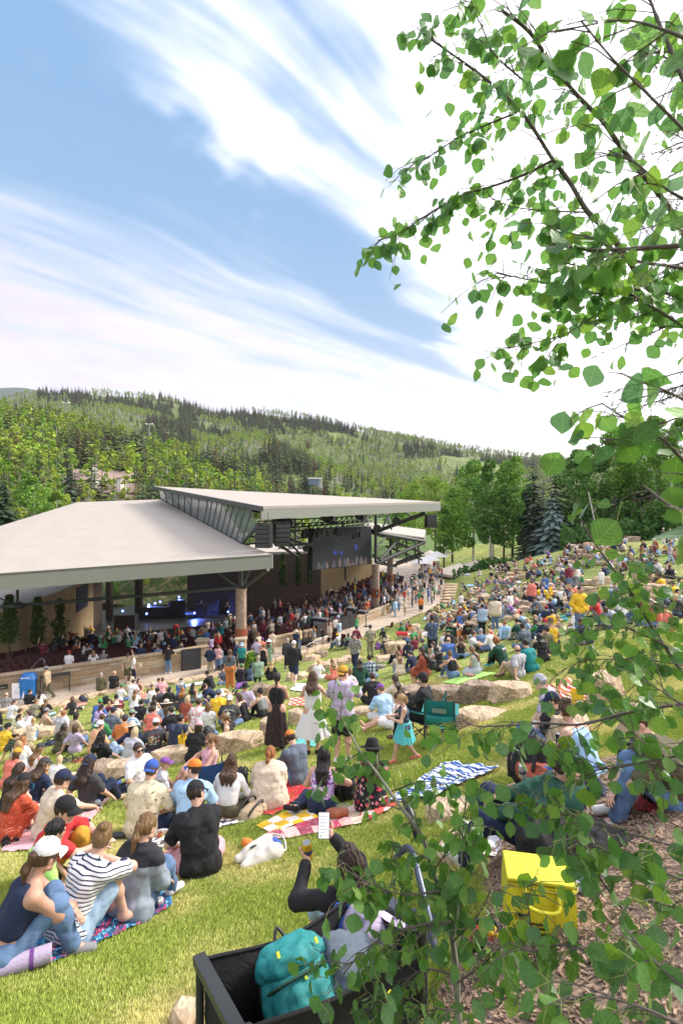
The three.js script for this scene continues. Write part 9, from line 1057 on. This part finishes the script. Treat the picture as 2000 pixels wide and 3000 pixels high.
grow('aspen_tree', 'aspen whose leafy branches hang into the picture from the upper right', V(2.6, 8.4, -1.9), [
[D([1.7, 1.5], [2150, 1000], [1995, 672], [1955, 603], [1881, 511], [1817, 430], [1760, 350], [1691, 281], [1600, 166], [1548, 92], [1467, 29]), 0.011, 0.004, 32, 0.24],
[D([1.9, 2.0], [1940, 960], [1863, 800], [1777, 677], [1720, 620], [1668, 534], [1617, 465], [1559, 373], [1525, 327], [1462, 264], [1381, 200], [1318, 155], [1238, 98]), 0.012, 0.003, 35, 0.24],
[D([1.9, 2.2], [1617, 470], [1536, 511], [1444, 545], [1347, 574], [1289, 608], [1220, 649], [1175, 683], [1105, 704]), 0.006, 0.002, 44, 0.17], [D([1.9, 2.2], [1513, 330], [1421, 367], [1335, 407], [1266, 453], [1203, 476]), 0.004, 0.0015, 38, 0.17], [D([1.2, 1.45], [2060, 715], [1846, 729], [1720, 732], [1617, 712]), 0.007, 0.003, 38, 0.2], [D(1.95, [1720, 622], [1599, 617], [1490, 603], [1430, 575]), 0.003, 0.0015, 38, 0.18], [D(1.75, [1548, 250], [1439, 149], [1421, 103], [1385, 20], [1370, -40]), 0.003, 0.0015, 38, 0.2], [D([1.2, 1.4], [2040, 330], [1972, 166], [1927, 63], [1892, -30]), 0.006, 0.003, 40, 0.24],
[D([1.9, 2.0], [1900, 870], [1769, 910], [1657, 977], [1560, 1005], [1487, 1021]), 0.004, 0.0015, 46, 0.2], [D([1.7, 1.9], [2080, 900], [1900, 850], [1740, 860], [1600, 830], [1450, 800]), 0.006, 0.002, 46, 0.24], [D([1.6, 1.8], [2100, 1040], [1960, 930], [1860, 870], [1770, 800], [1650, 770]), 0.006, 0.002, 46, 0.24], [D(0.9, [2080, 480], [2000, 380], [1920, 300], [1800, 180], [1700, 60]), 0.003, 0.0015, 15, 0.16],
[D([0.8, 1.0], [2080, 150], [1950, 90], [1820, 60], [1640, 90]), 0.003, 0.0015, 18, 0.16], [D([0.95, 1.1], [2080, 620], [1960, 560], [1850, 470], [1780, 440]), 0.003, 0.0015, 18, 0.16], [D([1.5, 1.6], [2080, 800], [1960, 780], [1850, 760], [1740, 700], [1650, 680]), 0.005, 0.002, 45, 0.25],
[D([1.0, 1.1], [2060, 1420], [1943, 1290], [1871, 1245], [1818, 1218], [1760, 1180]), 0.004, 0.0015, 26, 0.14], [D(1.05, [1900, 1270], [1840, 1285], [1773, 1290]), 0.003, 0.0015, 25, 0.12], [D([0.72, 0.8], [2080, 1540], [1960, 1480], [1880, 1420]), 0.003, 0.0015, 16, 0.1], [D(0.85, [2080, 1220], [1960, 1150], [1850, 1110]), 0.003, 0.0015, 18, 0.1],
]);
grow('aspen_tree', 'aspen with a long bare slanting twig in front of the far crowd at the right', V(2.4, 8.2, -2.5), [
[D([2.2, 2.1], [2060, 2060], [1990, 1960], [1930, 1870], [1880, 1790], [1850, 1740], [1790, 1660], [1720, 1560], [1690, 1500]), 0.009, 0.003, 9, 0.2], [D([1.9, 2.1], [2080, 1700], [1960, 1690], [1880, 1660], [1840, 1630]), 0.004, 0.0015, 40, 0.22], [D([2.0, 2.3], [2060, 1980], [1960, 1900], [1860, 1850], [1780, 1830], [1700, 1840]), 0.006, 0.002, 46, 0.26], [D(2.2, [2060, 1960], [1889, 1933], [1789, 1931], [1706, 1937], [1648, 1962]), 0.004, 0.0015, 34, 0.2], [D([2.0, 2.2], [2080, 1800], [1950, 1780], [1860, 1740]), 0.004, 0.0015, 40, 0.22],
[D([1.6, 1.8], [2080, 2050], [1850, 2085], [1694, 2123], [1599, 2119], [1466, 2126], [1391, 2126], [1345, 2103]), 0.006, 0.002, 28, 0.2], [D([1.5, 1.9], [2080, 2290], [1910, 2194], [1847, 2140], [1789, 2086], [1748, 2057]), 0.006, 0.002, 30, 0.22], [D([1.5, 1.7], [2060, 2200], [1900, 2230], [1760, 2250], [1640, 2210]), 0.004, 0.0015, 34, 0.22], [D(1.5, [2080, 2120], [1960, 2040], [1880, 1990]), 0.004, 0.0015, 36, 0.2],
]);
grow('aspen_sapling', 'slender leafy aspen sapling rising in front of the wagon', V(0.43, lawnY(0.43, 1.9), -1.9), [
[D([1.85, 2.3], [1344, 3060], [1332, 2819], [1312, 2678], [1268, 2551], [1234, 2446], [1203, 2402], [1158, 2344], [1113, 2277], [1055, 2201], [1024, 2147], [988, 2085], [970, 2036]), 0.014, 0.002, 28, 0.2, 1], [D([1.85, 1.9], [1326, 2740], [1345, 2640], [1350, 2540], [1356, 2420]), 0.008, 0.002, 60, 0.16, 1], [D([1.8, 1.7], [1320, 2700], [1198, 2717], [1115, 2749], [1064, 2793], [990, 2850]), 0.004, 0.0015, 53, 0.17], [D([1.85, 1.8], [1290, 2610], [1180, 2620], [1090, 2590], [1030, 2560]), 0.004, 0.0015, 53, 0.17], [D([1.85, 2.0], [1260, 2520], [1200, 2490], [1150, 2480]), 0.003, 0.0015, 45, 0.16], [D([2.2, 2.0], [1140, 2320], [1240, 2290], [1300, 2300]), 0.003, 0.0015, 28, 0.16], [D(1.75, [1336, 2860], [1240, 2840], [1160, 2900], [1080, 2960]), 0.004, 0.0015, 58, 0.18], [D(1.8, [1338, 2880], [1420, 2820], [1480, 2760]), 0.003, 0.0015, 47, 0.17], [D(1.85, [1325, 2760], [1400, 2680], [1440, 2600]), 0.003, 0.0015, 34, 0.15], [D(2.0, [1270, 2550], [1330, 2460], [1360, 2380], [1370, 2300]), 0.003, 0.0015, 31, 0.17], [D(1.65, [1340, 2960], [1260, 2960], [1180, 3020]), 0.003, 0.0015, 53, 0.18], [D(2.2, [1060, 2200], [1000, 2240], [950, 2290]), 0.003, 0.0015, 24, 0.16],
]);
grow('aspen_sapling', 'low leafy aspen branches over the bare earth at the lower right', V(1.6, lawnY(1.6, 1.6), -1.6), [
[D([1.35, 1.5], [2080, 2870], [1880, 2832], [1797, 2813], [1702, 2781], [1638, 2768], [1555, 2787], [1490, 2760]), 0.007, 0.002, 42, 0.18], [D([1.45, 1.6], [1900, 2830], [1886, 2774], [1848, 2704], [1797, 2628], [1740, 2551], [1710, 2500]), 0.006, 0.002, 35, 0.2], [D([1.5, 1.65], [2080, 2510], [1858, 2446], [1746, 2410], [1612, 2370], [1540, 2340]), 0.004, 0.0015, 40, 0.2], [D(1.5, [2080, 2600], [1947, 2558], [1858, 2522], [1782, 2495], [1690, 2440]), 0.004, 0.0015, 35, 0.2], [D([0.9, 1.0], [2080, 2960], [1960, 2860], [1880, 2780], [1830, 2720]), 0.004, 0.0015, 38, 0.14], [D(1.1, [2060, 3040], [1900, 2960], [1760, 2920], [1650, 2930]), 0.004, 0.0015, 35, 0.16], [D(1.6, [1620, 3040], [1590, 2900], [1560, 2780], [1550, 2680], [1530, 2580]), 0.004, 0.0015, 32, 0.17], [D(1.2, [2080, 2720], [1980, 2660], [1900, 2640]), 0.003, 0.0015, 32, 0.16],
]);
}
scene.fog = new THREE.FogExp2(new THREE.Color(0.8, 0.84, 0.86), 0.00009);
renderer.render(scene, camera);
